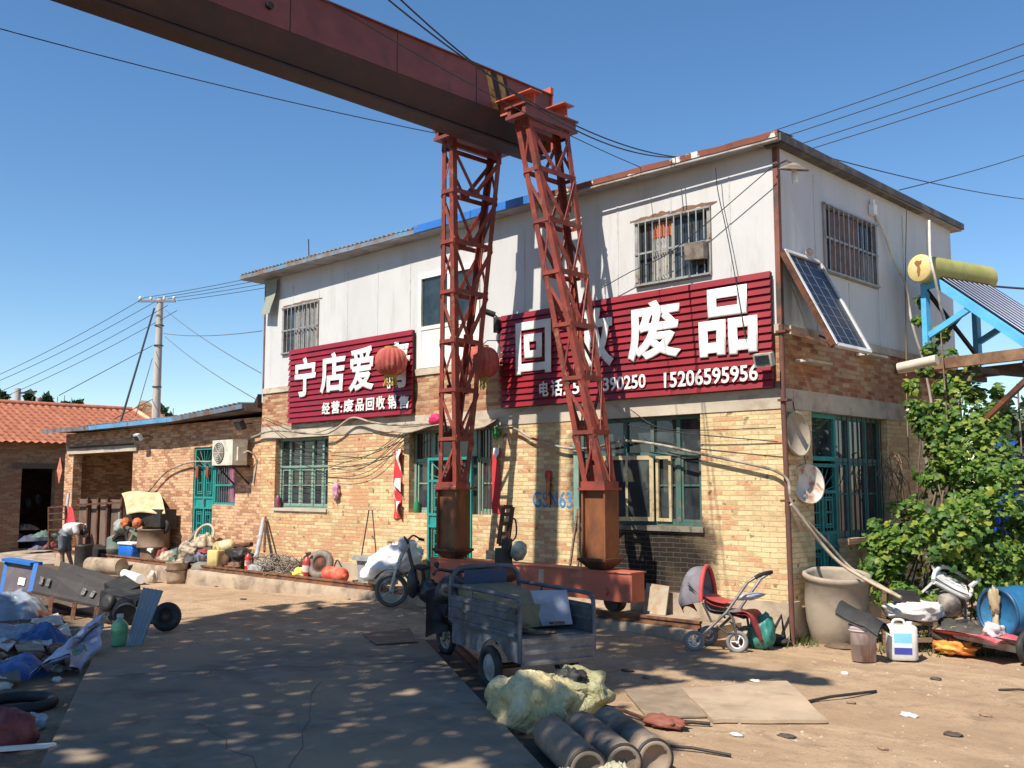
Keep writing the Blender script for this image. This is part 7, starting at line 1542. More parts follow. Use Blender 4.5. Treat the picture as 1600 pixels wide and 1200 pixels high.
# walking tractor with sun-bleached hood, and the brown tub
wt_ = on_walk(215, 11.45); wtr = thing('walking_tractor', wt_, 'old walking tractor under a bent cream hood sheet beside the garage bay', 'tractor')
mb = MB(); A0, A1, A2, A3 = FY(190, 772, 11.3), FY(248, 768, 11.6), FY(258, 800, 11.2), FY(198, 804, 10.95); mb.shell(12, 8, lambda u, v: A0.lerp(A1, u).lerp(A3.lerp(A2, u), v) + Vector((0, 0, .1 * math.sin(math.pi * v) + .04 * math.sin(u * 5))), (0, 0, .02)); mb.build('hood', worn('sun bleached hood', (.6, .47, .26), (.4, .28, .15), 3), wtr)
mb = MB(); mb.box((FY(195, 805, 11.2).x, 11.15, 1.0), (FY(254, 805, 11.2).x, 11.55, 1.42)); mb.build('engine_block', M_DARK, wtr)
mb = MB(); mb.box((FY(200, 805, 11.2).x, 11.2, WALKZ + .1), (FY(206, 805, 11.2).x, 11.3, 1.0)); mb.box((FY(247, 805, 11.2).x, 11.2, WALKZ + .1), (FY(252, 805, 11.2).x, 11.3, 1.0)); mb.build('stand', M_DARK, wtr)
for px in (196, 215): mb = MB(); mb.blob(FY(px, 817, 11.0), (.13, .12, .12), px, .2); mb.build('fuel_tank', worn('orange paint', (.5, .13, .04), (.3, .08, .03), 5), wtr)
mb = MB(); mb.blob(FY(187, 824, 10.98), (.17, .14, .2), 4, .3); mb.tube([FY(187, 800, 11.2), FY(186, 830, 11.2)], .03); mb.build('lamp', worn('grey green casting', (.25, .28, .24), (.4, .38, .33), 6), wtr)
wheel(wtr, FY(206, 838, 11.0), (.2, -1, 0), .24, .1, M_RUST); wheel(wtr, FY(256, 822, 11.3), (.2, -1, 0), .2, .1, M_DARK)
mb = MB(); mb.bar(FY(196, 822, 11.0), FY(222, 842, 10.95), .06); mb.bar(FY(215, 820, 11.0), FY(200, 850, 10.95), .05); mb.build('handle', worn('green casting', (.09, .14, .1), (.2, .18, .12), 6), wtr)
c = Vector((FY(240, 840, 11.2).x, 11.2, WALKZ)); mb = MB(); mb.lathe([(.001, .3), (.38, .3), (.4, .34), (.38, .36), (.38, .72), (.41, .74), (.39, .76), (.36, .76), (.35, .4), (.001, .38)], c, seg=30, caps=False); mb.cyl(c, c + Vector((0, 0, .3)), .3, seg=20); solo(mb, 'brown_tub', worn('brown rust tub', (.2, .13, .08), (.13, .07, .04), 4), 'wide brown rusty tub beside the walking tractor', 'tub')
# rusty steel panels standing in the garage mouth
M_RPAN = worn('brown sheet panel', (.15, .1, .075), (.2, .12, .075), 3, stretch=(1, 1, .3), col3=(.09, .05, .035), c3scale=4)
for i, (x0, x1, dy) in enumerate(((124, 139, .0), (141, 155, .06), (157, 170, .02), (172, 192, .08))):
    a, b = FY(x0, 795, 11.38 + dy), FY(x1, 795, 11.38 + dy); t = thing('steel_plate', ((a.x + b.x) / 2, 11.4, WALKZ), ('narrow brown sheet panel at the left of the garage mouth', 'second brown sheet panel from the person at the garage mouth', 'third brown sheet panel, between its ribbed neighbours', 'widest brown sheet panel, beside the walking tractor')[i], 'panel', 'sheet panels across the garage mouth')
    mb = MB(); mb.box((a.x, 11.38 + dy, WALKZ + .004), (b.x, 11.41 + dy, 1.62)); mb.build('sheet', M_RPAN, t)
    mb = MB(); mb.box((b.x - .05, 11.33 + dy, WALKZ + .004), (b.x + .03, 11.379 + dy, 1.66)); mb.build('rib', M_RUST, t)
mb = MB(); mb.bar(FY(120, 789, 11.3), FY(192, 785, 11.3), .05); solo(mb, 'top_rail', M_RUST, 'rusty rail running along the top of the brown sheet panels', 'rail')
lean(104, 795, 11.3, 107, 772, 11.5, .04, worn('zinc pipe', ()), 'short zinc pipe standing by the annex end pier')
# iron gate frame, red flag
gf = thing('gate_frame', FY(90, 860, 10.9), 'rusty iron gate frame with rungs standing beside the bending person', 'gate')
gf.location.z = WALKZ
mb = MB()
for x in (77, 103): mb.bar(FY(x, 858, 10.9), FY(x, 792, 10.9), .06)
mb.build('upright', M_RUST, gf)
mb = MB()
for y in (793, 803, 813, 828): mb.bar(FY(77, y, 10.9), FY(103, y - 2, 10.9), .035)
mb.build('rung', M_RUST, gf)
mb = MB(); a = FY(108, 792, 10.8); mb.shell(8, 8, lambda u, v: (a.x + .35 * (v ** .7) * (u - .35) * 1.9, 10.8 + .06 * math.sin(u * 8), a.z - .72 * v), (0, .01, 0)); solo(mb, 'red_cloth', worn('bright red cloth', (.6, .015, .03), (.5, .05, .08), 4, bump=0), 'bright red cloth hung on the gate frame behind the bending person', 'cloth')
rp_ = thing('red_stand', G(8, 862, -.1), 'red steel stand with a short top bar at the left edge', 'stand'); q = T(8, 862, -.1)
mb = MB(); mb.bar(AT(7, 862, q), AT(9, 818, q), .06); mb.build('post', worn('red paint post', (.3, .04, .03), (.15, .04, .03), 5), rp_); mb = MB(); mb.bar(AT(0, 818, q), AT(18, 813, q), .08); mb.build('top_bar', worn('red paint post', ()), rp_)

# ================================================================== ground things before the kerb
c = G(319, 910, -.1); gb = thing('gas_bottle', (c.x, c.y, gh(c.x, c.y)), 'round grey green gas bottle standing before the kerb', 'gas bottle'); c.z = gh(c.x, c.y)
mb = MB(); mb.lathe([(.2, 0), (.2, .05), (.17, .06), (.27, .14), (.285, .22), (.285, .34), (.25, .42), (.12, .48), (.05, .49)], c, seg=28); mb.build('bottle_body', worn('bottle grey green', (.15, .16, .13), (.22, .17, .12), 4), gb); mb = MB(); mb.lathe([(.13, .46), (.14, .6), (.13, .6), (.12, .47)], c, seg=20, caps=False); mb.cyl(c + Vector((0, 0, .48)), c + Vector((0, 0, .57)), .03, seg=10); mb.build('collar', M_DARK, gb)
c = G(276, 910, -.1); c.z = gh(c.x, c.y); od = thing('rusty_bucket', c, 'battered tan bucket standing left of the gas bottle', 'bucket'); mb = MB(); mb.lathe([(.001, 0), (.2, 0), (.22, .1), (.215, .25), (.235, .44), (.25, .46), (.22, .45), (.2, .1), (.001, .08)], c, seg=26, caps=False); mb.build('bucket_body', worn('battered tan', (.33, .24, .16), (.2, .13, .08), 4), od); mb = MB(); mb.torus(c + Vector((0, 0, .3)), (0, 0, 1), .235, .012, 26, 6); mb.build('band', M_RUST, od)
mb = MB(); a, b = G(140, 890, .05), G(190, 893, .05); mb.tube([a + Vector((0, 0, .1)), b + Vector((0, 0, .1))], .19, 24); solo(mb, 'concrete_pipe', M_KERB, 'stub of concrete pipe lying against the kerb', 'pipe')
mb = MB(); a, b = G(190, 895, 0), G(220, 905, 0); mb.tube([a, b], .1, 18); solo(mb, 'white_roll', M_WHITE, 'white roll lying on the earth near the kerb', 'roll')
mb = MB(); q = T(210, 900, -.1) + .3; mb.bar(AT(190, 888, q), AT(235, 878, q), .1, .06); mb.bar(AT(235, 880, q), AT(228, 903, q), .06, .04); mb.bar(AT(188, 893, q), AT(222, 900, q), .07); solo(mb, 'metal_bracket', M_DARK, 'dark bent metal bracket behind the white roll', 'bracket')
mb = MB(); mb.blob(AT(213, 889, q + .1), (.25, .12, .1), 4, .3); solo(mb, 'red_rag', worn('dull red rag', (.25, .04, .05), None), 'dull red rag caught in the dark bracket', 'rag')
mb = MB(); c = G(238, 908, -.1); mb.blob((c.x, c.y, gh(c.x, c.y) + .1), (.14, .1, .16), 5, .4, flat=gh(c.x, c.y)); solo(mb, 'plaster_lump', worn('pale plaster', (.5, .42, .33), None), 'pale plaster lump by the kerb right of the bracket', 'lump')
c = G(129, 896, -.13); mb = MB(); mb.lathe([(.001, 0), (.2, 0), (.21, .06), (.2, .1), (.2, .62), (.215, .66), (.2, .7), (.001, .69)], (c.x, c.y, gh(c.x, c.y)), seg=26, caps=False); solo(mb, 'dark_drum', M_DARK, 'narrow dark drum in front of the bending person', 'drum')
mb = MB(); c = FY(155, 862, 10.75); mb.cbox(c, (.5, .3, .25), (0, .2, .1)); mb.bar(FY(160, 862, 10.8), FY(185, 835, 10.9), .08); solo(mb, 'machine_part', M_DARK, 'dark machine part with an arm on the rail before the panels', 'machine part')

# ================================================================== bending person
pt = T(104, 895, -.13)
def pp(px, py, dt=0): return AT(px, py, pt + dt)
def skin_body(name, chain, edges, mat, parent, sub=2):
    me = bpy.data.meshes.new(name); o0 = parent.location
    me.from_pydata([Vector(p) - o0 for p, r in chain], edges, [])
    o = bpy.data.objects.new(name, me); COL.objects.link(o); o.parent = parent
    md = o.modifiers.new('skin', 'SKIN'); 
    for i, (p, r) in enumerate(chain): me.skin_vertices[0].data[i].radius = (r, r) if not hasattr(r, '__len__') else r
    me.skin_vertices[0].data[0].use_root = True
    md.use_smooth_shade = True
    ss = o.modifiers.new('sub', 'SUBSURF'); ss.levels = sub; ss.render_levels = sub
    me.materials.append(mat); return o
M_SKIN = worn('tanned skin', (.36, .2, .13), (.3, .16, .1), 6, rough=.55, bump=0)
gz_ = gh(*G(104, 895, -.13).xy); base = G(104, 895, gz_); per = thing('person', base, 'person in a white shirt and grey shorts bending down beside the dark drum', 'person')
fl_, fr_ = pp(98, 893, -.05), pp(113, 892, .12); fl_.z = fr_.z = gz_ + .05
hipc = pp(101, 836, .05); hl, hr_ = hipc - _fh * .1 + Vector((0, 0, -.03)), hipc + _fh * .1 + Vector((0, 0, -.03))
kl, kr2 = pp(97, 865, -.05), pp(107, 864, .12)
chest = pp(117, 821, .06); neck = pp(126, 824, .06); head = pp(132, 833, .06)
shl, shr = chest + _rt * .09 - _fh * .2 + Vector((0, 0, -.02)), chest + _rt * .09 + _fh * .2 + Vector((0, 0, -.02))
ell, elr = pp(123, 845, -.14), pp(126, 846, .24); hnl, hnr = pp(121, 866, -.1), pp(124, 866, .2)
ch_ = [(hipc, .13), (pp(109, 825, .06), .13), (chest, .145), (neck, .06), (head - Vector((0, 0, .02)), (.085, .105)), (hl, .1), (kl, .062), (fl_ + Vector((0, 0, .07)), .04), (fl_ + _rt * .17 - Vector((0, 0, .01)), .035), (hr_, .1), (kr2, .062), (fr_ + Vector((0, 0, .07)), .04), (fr_ + _rt * .17 - Vector((0, 0, .01)), .035), (shl, .06), (ell, .042), (hnl, .03), (hnl + Vector((.02, 0, -.08)), .028), (shr, .06), (elr, .042), (hnr, .03), (hnr + Vector((.02, 0, -.08)), .028), (head + _rt * .06 - Vector((0, 0, .1)), .06)]
ed = [(0, 1), (1, 2), (2, 3), (3, 4), (0, 5), (5, 6), (6, 7), (7, 8), (0, 9), (9, 10), (10, 11), (11, 12), (2, 13), (13, 14), (14, 15), (15, 16), (2, 17), (17, 18), (18, 19), (19, 20), (4, 21)]
# fingers
nb = len(ch_)
for hnd in (16, 20):
    p0, _ = ch_[hnd]
    for k in range(5):
        s_ = (k - 2) * .02; a = p0 + _fh * s_ + Vector((0, 0, -.035)); b = a + Vector((0, 0, -.05 + .006 * abs(k - 2))) + _rt * (.02 if k else .04)
        ch_ += [(a, .009), (b, .008)]; ed += [(hnd, len(ch_) - 2), (len(ch_) - 2, len(ch_) - 1)]
skin_body('body', ch_, ed, M_SKIN, per)
shirt = [(hipc.lerp(pp(109, 825, .06), .25), .17), (pp(109, 825, .06) + Vector((0, 0, .0)), .185), (chest, .195), (neck - (neck - chest) * .3, .11), (shl, .085), (shl.lerp(ell, .55), .075), (shr, .085), (shr.lerp(elr, .55), .075)]
skin_body('shirt', shirt, [(0, 1), (1, 2), (2, 3), (2, 4), (4, 5), (2, 6), (6, 7)], worn('white shirt', (.72, .7, .7), (.55, .53, .54), 5, bump=.1), per)
mb = MB()
def ring(c, ax, ra, rb, n=18):
    s_, u_ = frame_of(ax); return [c + s_ * math.cos(2 * math.pi * k / n) * ra + u_ * math.sin(2 * math.pi * k / n) * rb for k in range(n)]
def loft(mb, rings):
    n = len(rings[0]); vs = [p for r in rings for p in r]; mb.add(vs, [(i * n + k, i * n + (k + 1) % n, (i + 1) * n + (k + 1) % n, (i + 1) * n + k) for i in range(len(rings) - 1) for k in range(n)], True)
wdir = (pp(109, 825, .06) - hipc).normalized()
loft(mb, [ring(hipc + wdir * .12, wdir, .175, .15), ring(hipc + wdir * .02, wdir + Vector((0, 0, .3)), .19, .165), ring(hipc - Vector((0, 0, .09)), Vector((0, 0, 1)), .2, .17), ring(hipc - Vector((0, 0, .13)), Vector((0, 0, 1)), .17, .12)])
for h0, k0 in ((hl, kl), (hr_, kr2)):
    d0 = (h0 - k0).normalized(); loft(mb, [ring(h0 + d0 * .03, d0, .115, .115), ring(h0.lerp(k0, .3), d0, .1, .105), ring(h0.lerp(k0, .6), d0, .09, .095), ring(h0.lerp(k0, .9), d0, .088, .092), ring(h0.lerp(k0, .89), d0, .075, .08)])
mb.build('shorts', worn('grey blue shorts', (.15, .17, .2), (.1, .12, .14), 6), per)
mb = MB(); mb.blob(head - _rt * .012 + Vector((0, 0, .02)), (.1, .095, .105), 3, .06, 2, .03, 6, 14); mb.build('hair', worn('black hair', (.012, .011, .011), None, rough=.5), per)
mb = MB()
for f_ in (fl_, fr_): mb.blob(f_ + _rt * .07 + Vector((0, 0, -.028)), (.15, .06, .03), 2, .05, M=Matrix.Rotation(R(45), 3, 'Z'))
mb.build('sandals', M_DARK, per)

# ================================================================== tipped cargo box and heap at the left
tx = T(110, 985, -.1)
tb_ = thing('tipped_trailer', G(100, 985, -.1), 'tipped dark cargo box with blue end frame lying at the left edge', 'trailer')
M_TBOX = worn('dirty brown paint', (.032, .025, .022), (.06, .042, .032), 4, .5, .66, .7)
P0, P1, P2, P3 = AT(57, 881, 15.9), AT(174, 916, 14.9), AT(152, 950, 14.6), AT(47, 926, 15.6)     # long side, towards the camera
back = Vector((-.32, .5, .0)); 
def slab(mb, q, th): n_ = (q[1] - q[0]).cross(q[3] - q[0]).normalized() * th; mb.prism(q, n_)
mb = MB(); slab(mb, [P0, P1, P2, P3], .03); side = mb.build('side_panel', M_TBOX, tb_)
for f in (.12, .22, .72, .84):
    for v0, v1 in ((.45, .72),):
        a = P3.lerp(P2, f); b = P0.lerp(P1, f); c1, c2 = a.lerp(b, .35), a.lerp(b, .62); d = (P1 - P0).normalized() * .085; n_ = (P1 - P0).cross(P3 - P0).normalized(); n_ = n_ if n_.dot(_fh) < 0 else -n_
        mb = MB(); mb.prism([c1 + n_ * .031, c1 + d + n_ * .031, c2 + d + n_ * .031, c2 + n_ * .031], n_ * .0015); mb.build('worn_mark', worn('worn white paint', (.19, .175, .165), (.07, .055, .045), 26, .42, .54), side)
mb = MB(); bq = [P0 + back, P1 + back, P2 + back, P3 + back]; slab(mb, bq, .03); slab(mb, [P3, P2, P2 + back, P3 + back], .03); slab(mb, [P1, P1 + back, P2 + back, P2], .03); mb.build('box_body', M_TBOX, tb_)
E0, E1, E2, E3 = AT(12, 874, 16.6), P0, P3, AT(1, 935, 16.2)
mb = MB(); slab(mb, [E0, E1, E2, E3], .03); mb.build('end_panel', worn('purple brown panel', (.09, .07, .08), (.13, .1, .1), 4), tb_)
mb = MB(); mb.bar(E0, E1, .2, .05); mb.bar(E1, E2, .07, .05); mb.bar(E0, E3, .07, .05); mb.build('end_frame', worn('bright blue paint', (.015, .13, .42), (.03, .1, .25), 4, .55, .7), tb_)
mb = MB(); q = E0.lerp(E2, .55); mb.prism([q, q + (E1 - E0) * .22, q + (E1 - E0) * .22 - (E1 - E2) * .25, q - (E1 - E2) * .25], _fh * -.02); mb.build('paper_label', M_WHITE, tb_)
mb = MB(); U0, U1 = AT(46, 952, 15.4), AT(146, 985, 14.4); mb.bar(U0, U1, .07); mb.bar(P3, U0, .06); mb.bar(P2, U1, .06)
for f in (.33, .68): mb.bar(P3.lerp(P2, f), U0.lerp(U1, f), .06)
mb.bar(U0 + back, U1 + back, .07); mb.build('under_frame', M_RUST, tb_)
for q_ in ((U0 + back * .5), (U1 + back * .5)): mb = MB(); mb.bar((q_.x, q_.y, gh(q_.x, q_.y)), q_, .1); mb.build('prop', M_RUST, tb_)
# black engine lump with tyre and corrugated sheet
c = G(180, 985, -.1); sg_ = thing('scrap_gearbox', (c.x, c.y, gh(c.x, c.y)), 'black greasy gearbox heap behind the corrugated sheet', 'gearbox'); mb = MB(); mb.cbox((c.x, c.y + .15, .2), (.62, .42, .5), (.15, .2, .5)); mb.cbox((c.x - .25, c.y + .2, .4), (.4, .34, .3), (.3, .35, .2)); mb.cyl((c.x - .1, c.y + .1, .3), (c.x + .42, c.y - .05, .16), .16, seg=16); mb.blob((c.x + .1, c.y + .2, .1), (.4, .3, .25), 4, .45, 2.6, .14, 5, 16, flat=gh(c.x, c.y)); mb.build('gearbox_body', M_BLACK, sg_); mb = MB(); mb.lathe([(.04, 0), (.12, .02), (.13, .08), (.06, .1)], (c.x + .1, c.y - .12, .3), (.3, -1, .3), 18); mb.build('flange', M_DARK, sg_)
c = G(243, 995, -.05); tyre_thing((c.x, c.y + .15, gh(c.x, c.y) + .2), (.75, -.6, .2), .2, .12, 'black tyre standing right of the corrugated sheet', M_DARK, M_BLACK)
cq = T(208, 1010, .0); a0, a1, b0, b1 = AT(196, 1010, cq), AT(222, 1009, cq - .05), AT(224, 918, cq + .35), AT(256, 923, cq + .3)
mb = MB(); nn_ = (a1 - a0).cross(b0 - a0).normalized(); mb.shell(40, 4, lambda u, v: a0.lerp(a1, u).lerp(b0.lerp(b1, u), v) + nn_ * (.012 * math.sin(u * 32)), nn_ * .006); solo(mb, 'corrugated_sheet', worn('blue grey zinc', (.24, .27, .31), (.3, .3, .3), 3, stretch=(1, 1, .6), rough=.5), 'blue grey corrugated sheet leaning upright at the platform corner', 'metal sheet')
c = G(186, 1009, .0); gbt = thing('green_bottle', c, 'pale green plastic bottle before the corrugated sheet', 'bottle'); mb = MB(); mb.lathe([(.001, 0), (.09, 0), (.1, .03), (.09, .12), (.1, .16), (.1, .26), (.04, .33), (.035, .35)], c, seg=18, caps=False); mb.build('bottle_body', worn('pale green plastic', (.12, .34, .16), (.2, .42, .25), 5, rough=.25, bump=0), gbt); mb = MB(); mb.cyl(c + Vector((0, 0, .35)), c + Vector((0, 0, .39)), .04, seg=12); mb.build('cap', worn('pale cap', (.5, .55, .5), None), gbt)
# white woven sack with green stripes, crumpled and spread
def wsk(u, v):
    a = G(44, 1060, .02).lerp(G(128, 1052, .02), v); b = AT(155, 964, T(150, 1015)); b2 = AT(162, 985, T(158, 1015) - .2); e = b.lerp(b2, v)
    p = a.lerp(e, u); n1 = mnoise.noise(Vector((u * 3, v * 4, 1))); n2 = mnoise.noise(Vector((u * 8, v * 6, 5)))
    return p + Vector((.1 * n1, .1 * n1, .16 * math.sin(math.pi * v) * (1 - .6 * u) + .1 * n1 + .05 * n2 + .02))
ws = thing('woven_sack', G(90, 1055, 0), 'white woven sack with green print sprawled at the platform edge', 'sack')
mb = MB(); mb.shell(34, 24, wsk, (0, 0, -.03)); mb.build('sack_cloth', worn('blue white sackcloth', (.5, .5, .6), (.36, .36, .46), 3, bump=.3, bscale=80), ws)
for v0, v1, u0, u1 in ((.58, .7, .45, .95), (.55, .75, .12, .28), (.78, .9, .22, .36)): mb = MB(); mb.shell(14, 4, lambda u, v: Vector(wsk(u0 + (u1 - u0) * u, v0 + (v1 - v0) * v)) + Vector((0, 0, .012)), (0, 0, -.004)); mb.build('green_print', worn('green print', (.03, .22, .1), (.2, .35, .28), 8), ws)
# blue bags, plastic sheeting, cardboard
for px, py, s, lab in ((62, 1000, (.36, .26, .17), 'blue plastic bag lying on the scrap heap, upper one'), (18, 1045, (.42, .3, .16), 'blue plastic bag at the left edge, lower one')):
    c = G(px, py, .05); mb = MB(); mb.crumple((c.x, c.y, gh(c.x, c.y)), s[0] * 1.1, s[1] * 1.2, s[2] * 1.5, px % 13, .3, .12); solo(mb, 'blue_bag', worn('blue plastic bag', (.025, .075, .22), (.05, .12, .3), 4, rough=.55), lab, 'bag', 'blue bags in the left heap')
for i, (px, py, sx, sy, sz, lab) in enumerate(((16, 960, .6, .5, .4, 'large crumpled grey plastic sheet heap at the left edge'), (38, 990, .35, .25, .13, 'small crumpled grey plastic sheet before the blue bag'), (2, 1000, .4, .3, .25, 'grey plastic sheet lump at the picture edge over the lower blue bag'))):
    c = G(px, py, .0); mb = MB(); mb.crumple((c.x, c.y, gh(c.x, c.y)), sx * 1.1, sy * 1.1, sz * 1.0, i + 31, .5, .12, 24, 70); solo(mb, 'plastic_sheet', worn('grey plastic film', (.2, .24, .29), (.32, .34, .36), 3, rough=.4, bump=0), lab, 'plastic sheet')
for i, (pts, colr, lab) in enumerate((([(52, 975), (90, 968), (100, 982), (60, 990)], (.5, .44, .36), 'pale board lying in the heap below the tipped cargo box'), ([(88, 988), (105, 985), (112, 1000), (92, 1003)], (.55, .48, .4), 'small pale board right of the upper blue bag'), ([(20, 1012), (60, 1006), (70, 1025), (28, 1030)], (.3, .24, .15), 'brown cardboard between the two blue bags'), ([(55, 1004), (82, 1005), (80, 1018), (50, 1016)], (.5, .5, .48), 'white sheet scrap under the upper blue bag'), ([(0, 1002), (24, 1016), (12, 1024), (-20, 1010)], (.5, .5, .5), 'white plank end at the left edge between the bags'), ([(-10, 1065), (30, 1062), (32, 1075), (-8, 1078)], (.1, .08, .06), 'dark board lying before the lower blue bag'))):
    p = [G(x, y, .0) for x, y in pts]; mb = MB(); mb.prism([q + Vector((0, 0, gh(q.x, q.y) + .05 + .04 * (k % 2))) for k, q in enumerate(p)], (0, 0, .02)); solo(mb, 'board', worn('yard board %d' % i, colr, tuple(v * .6 for v in colr), 4), lab, 'board')
rnd = random.Random(12); k = 0
for i in range(46):
    px, py = rnd.uniform(-10, 95), rnd.uniform(965, 1075)
    c = G(px, py, 0); mb = MB(); s = rnd.uniform(.04, .12); mb.blob((c.x, c.y, gh(c.x, c.y) + s * .3), (s * 1.4, s, s * .6), i, .5, 2.2, .15, 4, 8, flat=gh(c.x, c.y)); q = i % 4
    solo(mb, 'scrap_bit', worn(('bit brown', 'bit white', 'bit dark', 'bit rust')[q], ((.12, .08, .055), (.55, .52, .48), (.035, .03, .03), (.2, .09, .05))[q], None), ('brown scrap bit in the left heap', 'white scrap bit in the left heap', 'dark scrap bit in the left heap', 'rusty scrap bit in the left heap')[q], 'scrap', ('brown bits in the left heap', 'white bits in the left heap', 'dark bits in the left heap', 'rusty bits in the left heap')[q])
c = G(12, 1168, 0); mb = MB(); mb.blob((c.x, c.y, .12), (.22, .2, .17), 5, .3, 1.8, .1, 3, 18, flat=0); solo(mb, 'red_sack', worn('dark red net', (.22, .045, .04), (.14, .03, .03), 9, bump=.5), 'dark red net sack in the lower left corner', 'sack')
mb = MB(); mb.bar(G(-20, 1172, .16), G(86, 1164, .1), .04, .03); solo(mb, 'white_stick', M_WHITE, 'white slat lying across the red sack and the platform edge', 'slat')
mb = MB(); c = G(55, 1140, 0); mb.blob((c.x, c.y, .06), (.12, .08, .07), 8, .4, flat=0); solo(mb, 'plastic_scrap', worn('pale blue film', (.35, .42, .46), None), 'pale blue plastic scrap beside the platform near the red sack', 'scrap')
c = G(25, 1108, 0); mb = MB(); mb.torus((c.x, c.y, .05), (0, 0, 1), .3, .05, 30, 8); solo(mb, 'hose_ring', M_BLACK, 'black rubber ring lying in the shade left of the platform', 'ring')
# rag heap on the ground by the tiled house
rnd = random.Random(2)
for i, (px, py, s, k) in enumerate(((20, 842, .6, 0), (38, 848, .7, 1), (55, 838, .5, 1), (70, 832, .45, 3), (66, 845, .5, 1), (30, 858, .6, 6), (10, 858, .5, 0), (48, 860, .5, 6), (80, 850, .35, 2), (15, 830, .5, 5), (42, 822, .4, 0), (2, 845, .5, 2), (58, 855, .35, 4), (28, 835, .35, 4))):
    c = FY(px, py, 11.4 + 1.2 * rnd.random()); col_, nm_ = HC[k]; zz = WALKZ if c.x > KX0 and c.y < F else gh(c.x, c.y)
    mb = MB(); mb.crumple(c - Vector((0, 0, s * .3)), s, s * .6, s * .5, i + 40, i * .7, .35, 14, 40); solo(mb, 'rag_bundle', worn('heap ' + nm_, ()), '%s rag bundle in the heap before the tiled house' % nm_ + (' near the gate frame' if px > 52 else ' at the left edge' if px < 25 else ''), 'bundle', 'rag bundles before the tiled house')
mb = MB(); mb.grid(24, 12, lambda u, v: Vector((-33.1 + 5.2 * u, 9.6 + 5 * v, -.16 + .26 * math.sin(math.pi * min(1, v * 1.05)) * math.sin(math.pi * u) ** .5 * (.7 + .5 * mnoise.noise(Vector((u * 4, v * 3, 0))))))); tag(mb.build('rubble', worn('rubble', (.38, .3, .23), (.2, .15, .11), 3, bump=.8, bscale=12)), 'low bank of rubble before the tiled house', None, kind='stuff')

# ================================================================== plants
def leaf_mat(name, cols, trans=.35):
    m, nt, b = _new(name); g = nt.nodes.new('ShaderNodeNewGeometry'); r = _ramp(nt, [(i / (len(cols) - 1), c) for i, c in enumerate(cols)]); nt.links.new(g.outputs['Random Per Island'], r.inputs[0])
    nt.links.new(r.outputs[0], b.inputs['Base Color']); b.inputs['Roughness'].default_value = .5; b.inputs['Specular IOR Level'].default_value = .35
    tr = nt.nodes.new('ShaderNodeBsdfTranslucent'); hs2 = nt.nodes.new('ShaderNodeHueSaturation'); hs2.inputs['Value'].default_value = 1.5; nt.links.new(r.outputs[0], hs2.inputs['Color']); nt.links.new(hs2.outputs[0], tr.inputs['Color'])
    mx = nt.nodes.new('ShaderNodeMixShader'); mx.inputs[0].default_value = trans; nt.links.new(b.outputs[0], mx.inputs[1]); nt.links.new(tr.outputs[0], mx.inputs[2]); nt.links.new(mx.outputs[0], nt.nodes['Material Output'].inputs['Surface']); return m
LEAF5 = [(0, -.1), (.33, -.42), (.52, -.1), (.5, .2), (.26, .33), (0, .62), (-.26, .33), (-.5, .2), (-.52, -.1), (-.33, -.42)]
def add_leaf(mb, c, n, s, rnd, shape=None):
    n = n.normalized(); t = Vector((rnd.gauss(0, 1), rnd.gauss(0, 1), rnd.gauss(-.6, .6))); u = (t - n * t.dot(n)).normalized(); w_ = n.cross(u)
    shape = shape or LEAF5; k = len(shape)
    if k > 4:
        vs = [c + n * s * .1] + [c + (w_ * x + u * y) * s - n * s * .16 * (x * x + y * y) * 2 for x, y in shape]; mb.add(vs, [(0, 1 + i, 1 + (i + 1) % k) for i in range(k)])
    else: mb.add([c + (w_ * x + u * y) * s for x, y in shape], [tuple(range(k))])
QUAD = [(-.5, 0), (0, -.9), (.5, 0), (0, .9)]
# grape vine over the gable end: points on an uneven hanging mantle
M_VINE = leaf_mat('vine leaf', [(.03, .07, .015), (.05, .115, .02), (.07, .15, .024), (.1, .19, .03), (.14, .225, .034), (.2, .27, .04), (.3, .32, .05)])
rnd = random.Random(31)
vn = thing('grape_vine', AT(1500, 960, 13.6), 'sprawling green grape vine climbing beside the gable end window', 'vine'); vn.location.z = 0
lob = []      # (px, py, t, radius_px, depth) of leafy lobes
for px, py, t, rp in ((1395, 905, 13.2, 50), (1440, 880, 13.1, 60), (1500, 900, 12.9, 60), (1550, 880, 13.0, 60), (1600, 870, 13.2, 60), (1380, 860, 13.6, 38), (1420, 820, 13.7, 45), (1480, 830, 13.3, 60), (1540, 820, 13.3, 60), (1590, 800, 13.6, 50), (1490, 765, 13.8, 55), (1545, 755, 13.8, 55), (1585, 735, 14.0, 40), (1480, 700, 14.4, 40), (1530, 700, 14.2, 45), (1500, 650, 14.5, 38), (1545, 660, 14.5, 30), (1472, 640, 14.6, 26), (1490, 600, 14.8, 22), (1560, 610, 14.6, 14), (1590, 600, 14.6, 12), (1520, 612, 14.7, 18), (1425, 605, 14.5, 14), (1432, 640, 14.4, 20), (1440, 665, 14.3, 16), (1480, 560, 15.0, 20), (1470, 520, 15.2, 14), (1440, 470, 15.6, 10), (1435, 500, 15.4, 9), (1460, 945, 12.6, 40), (1410, 935, 12.7, 30), (1360, 880, 13.4, 22), (1370, 820, 13.8, 14), (1640, 850, 13.6, 60), (1650, 770, 13.8, 50), (1460, 730, 14.1, 36), (1465, 680, 14.4, 28), (1475, 610, 14.8, 20), (1500, 625, 14.6, 26), (1515, 660, 14.4, 34), (1520, 575, 14.9, 14), (1450, 850, 13.4, 50), (1400, 860, 13.4, 36), (1452, 545, 15.1, 12), (1446, 575, 15.0, 13)): lob.append((px, py, t, rp))
mb = MB(); nl = 0
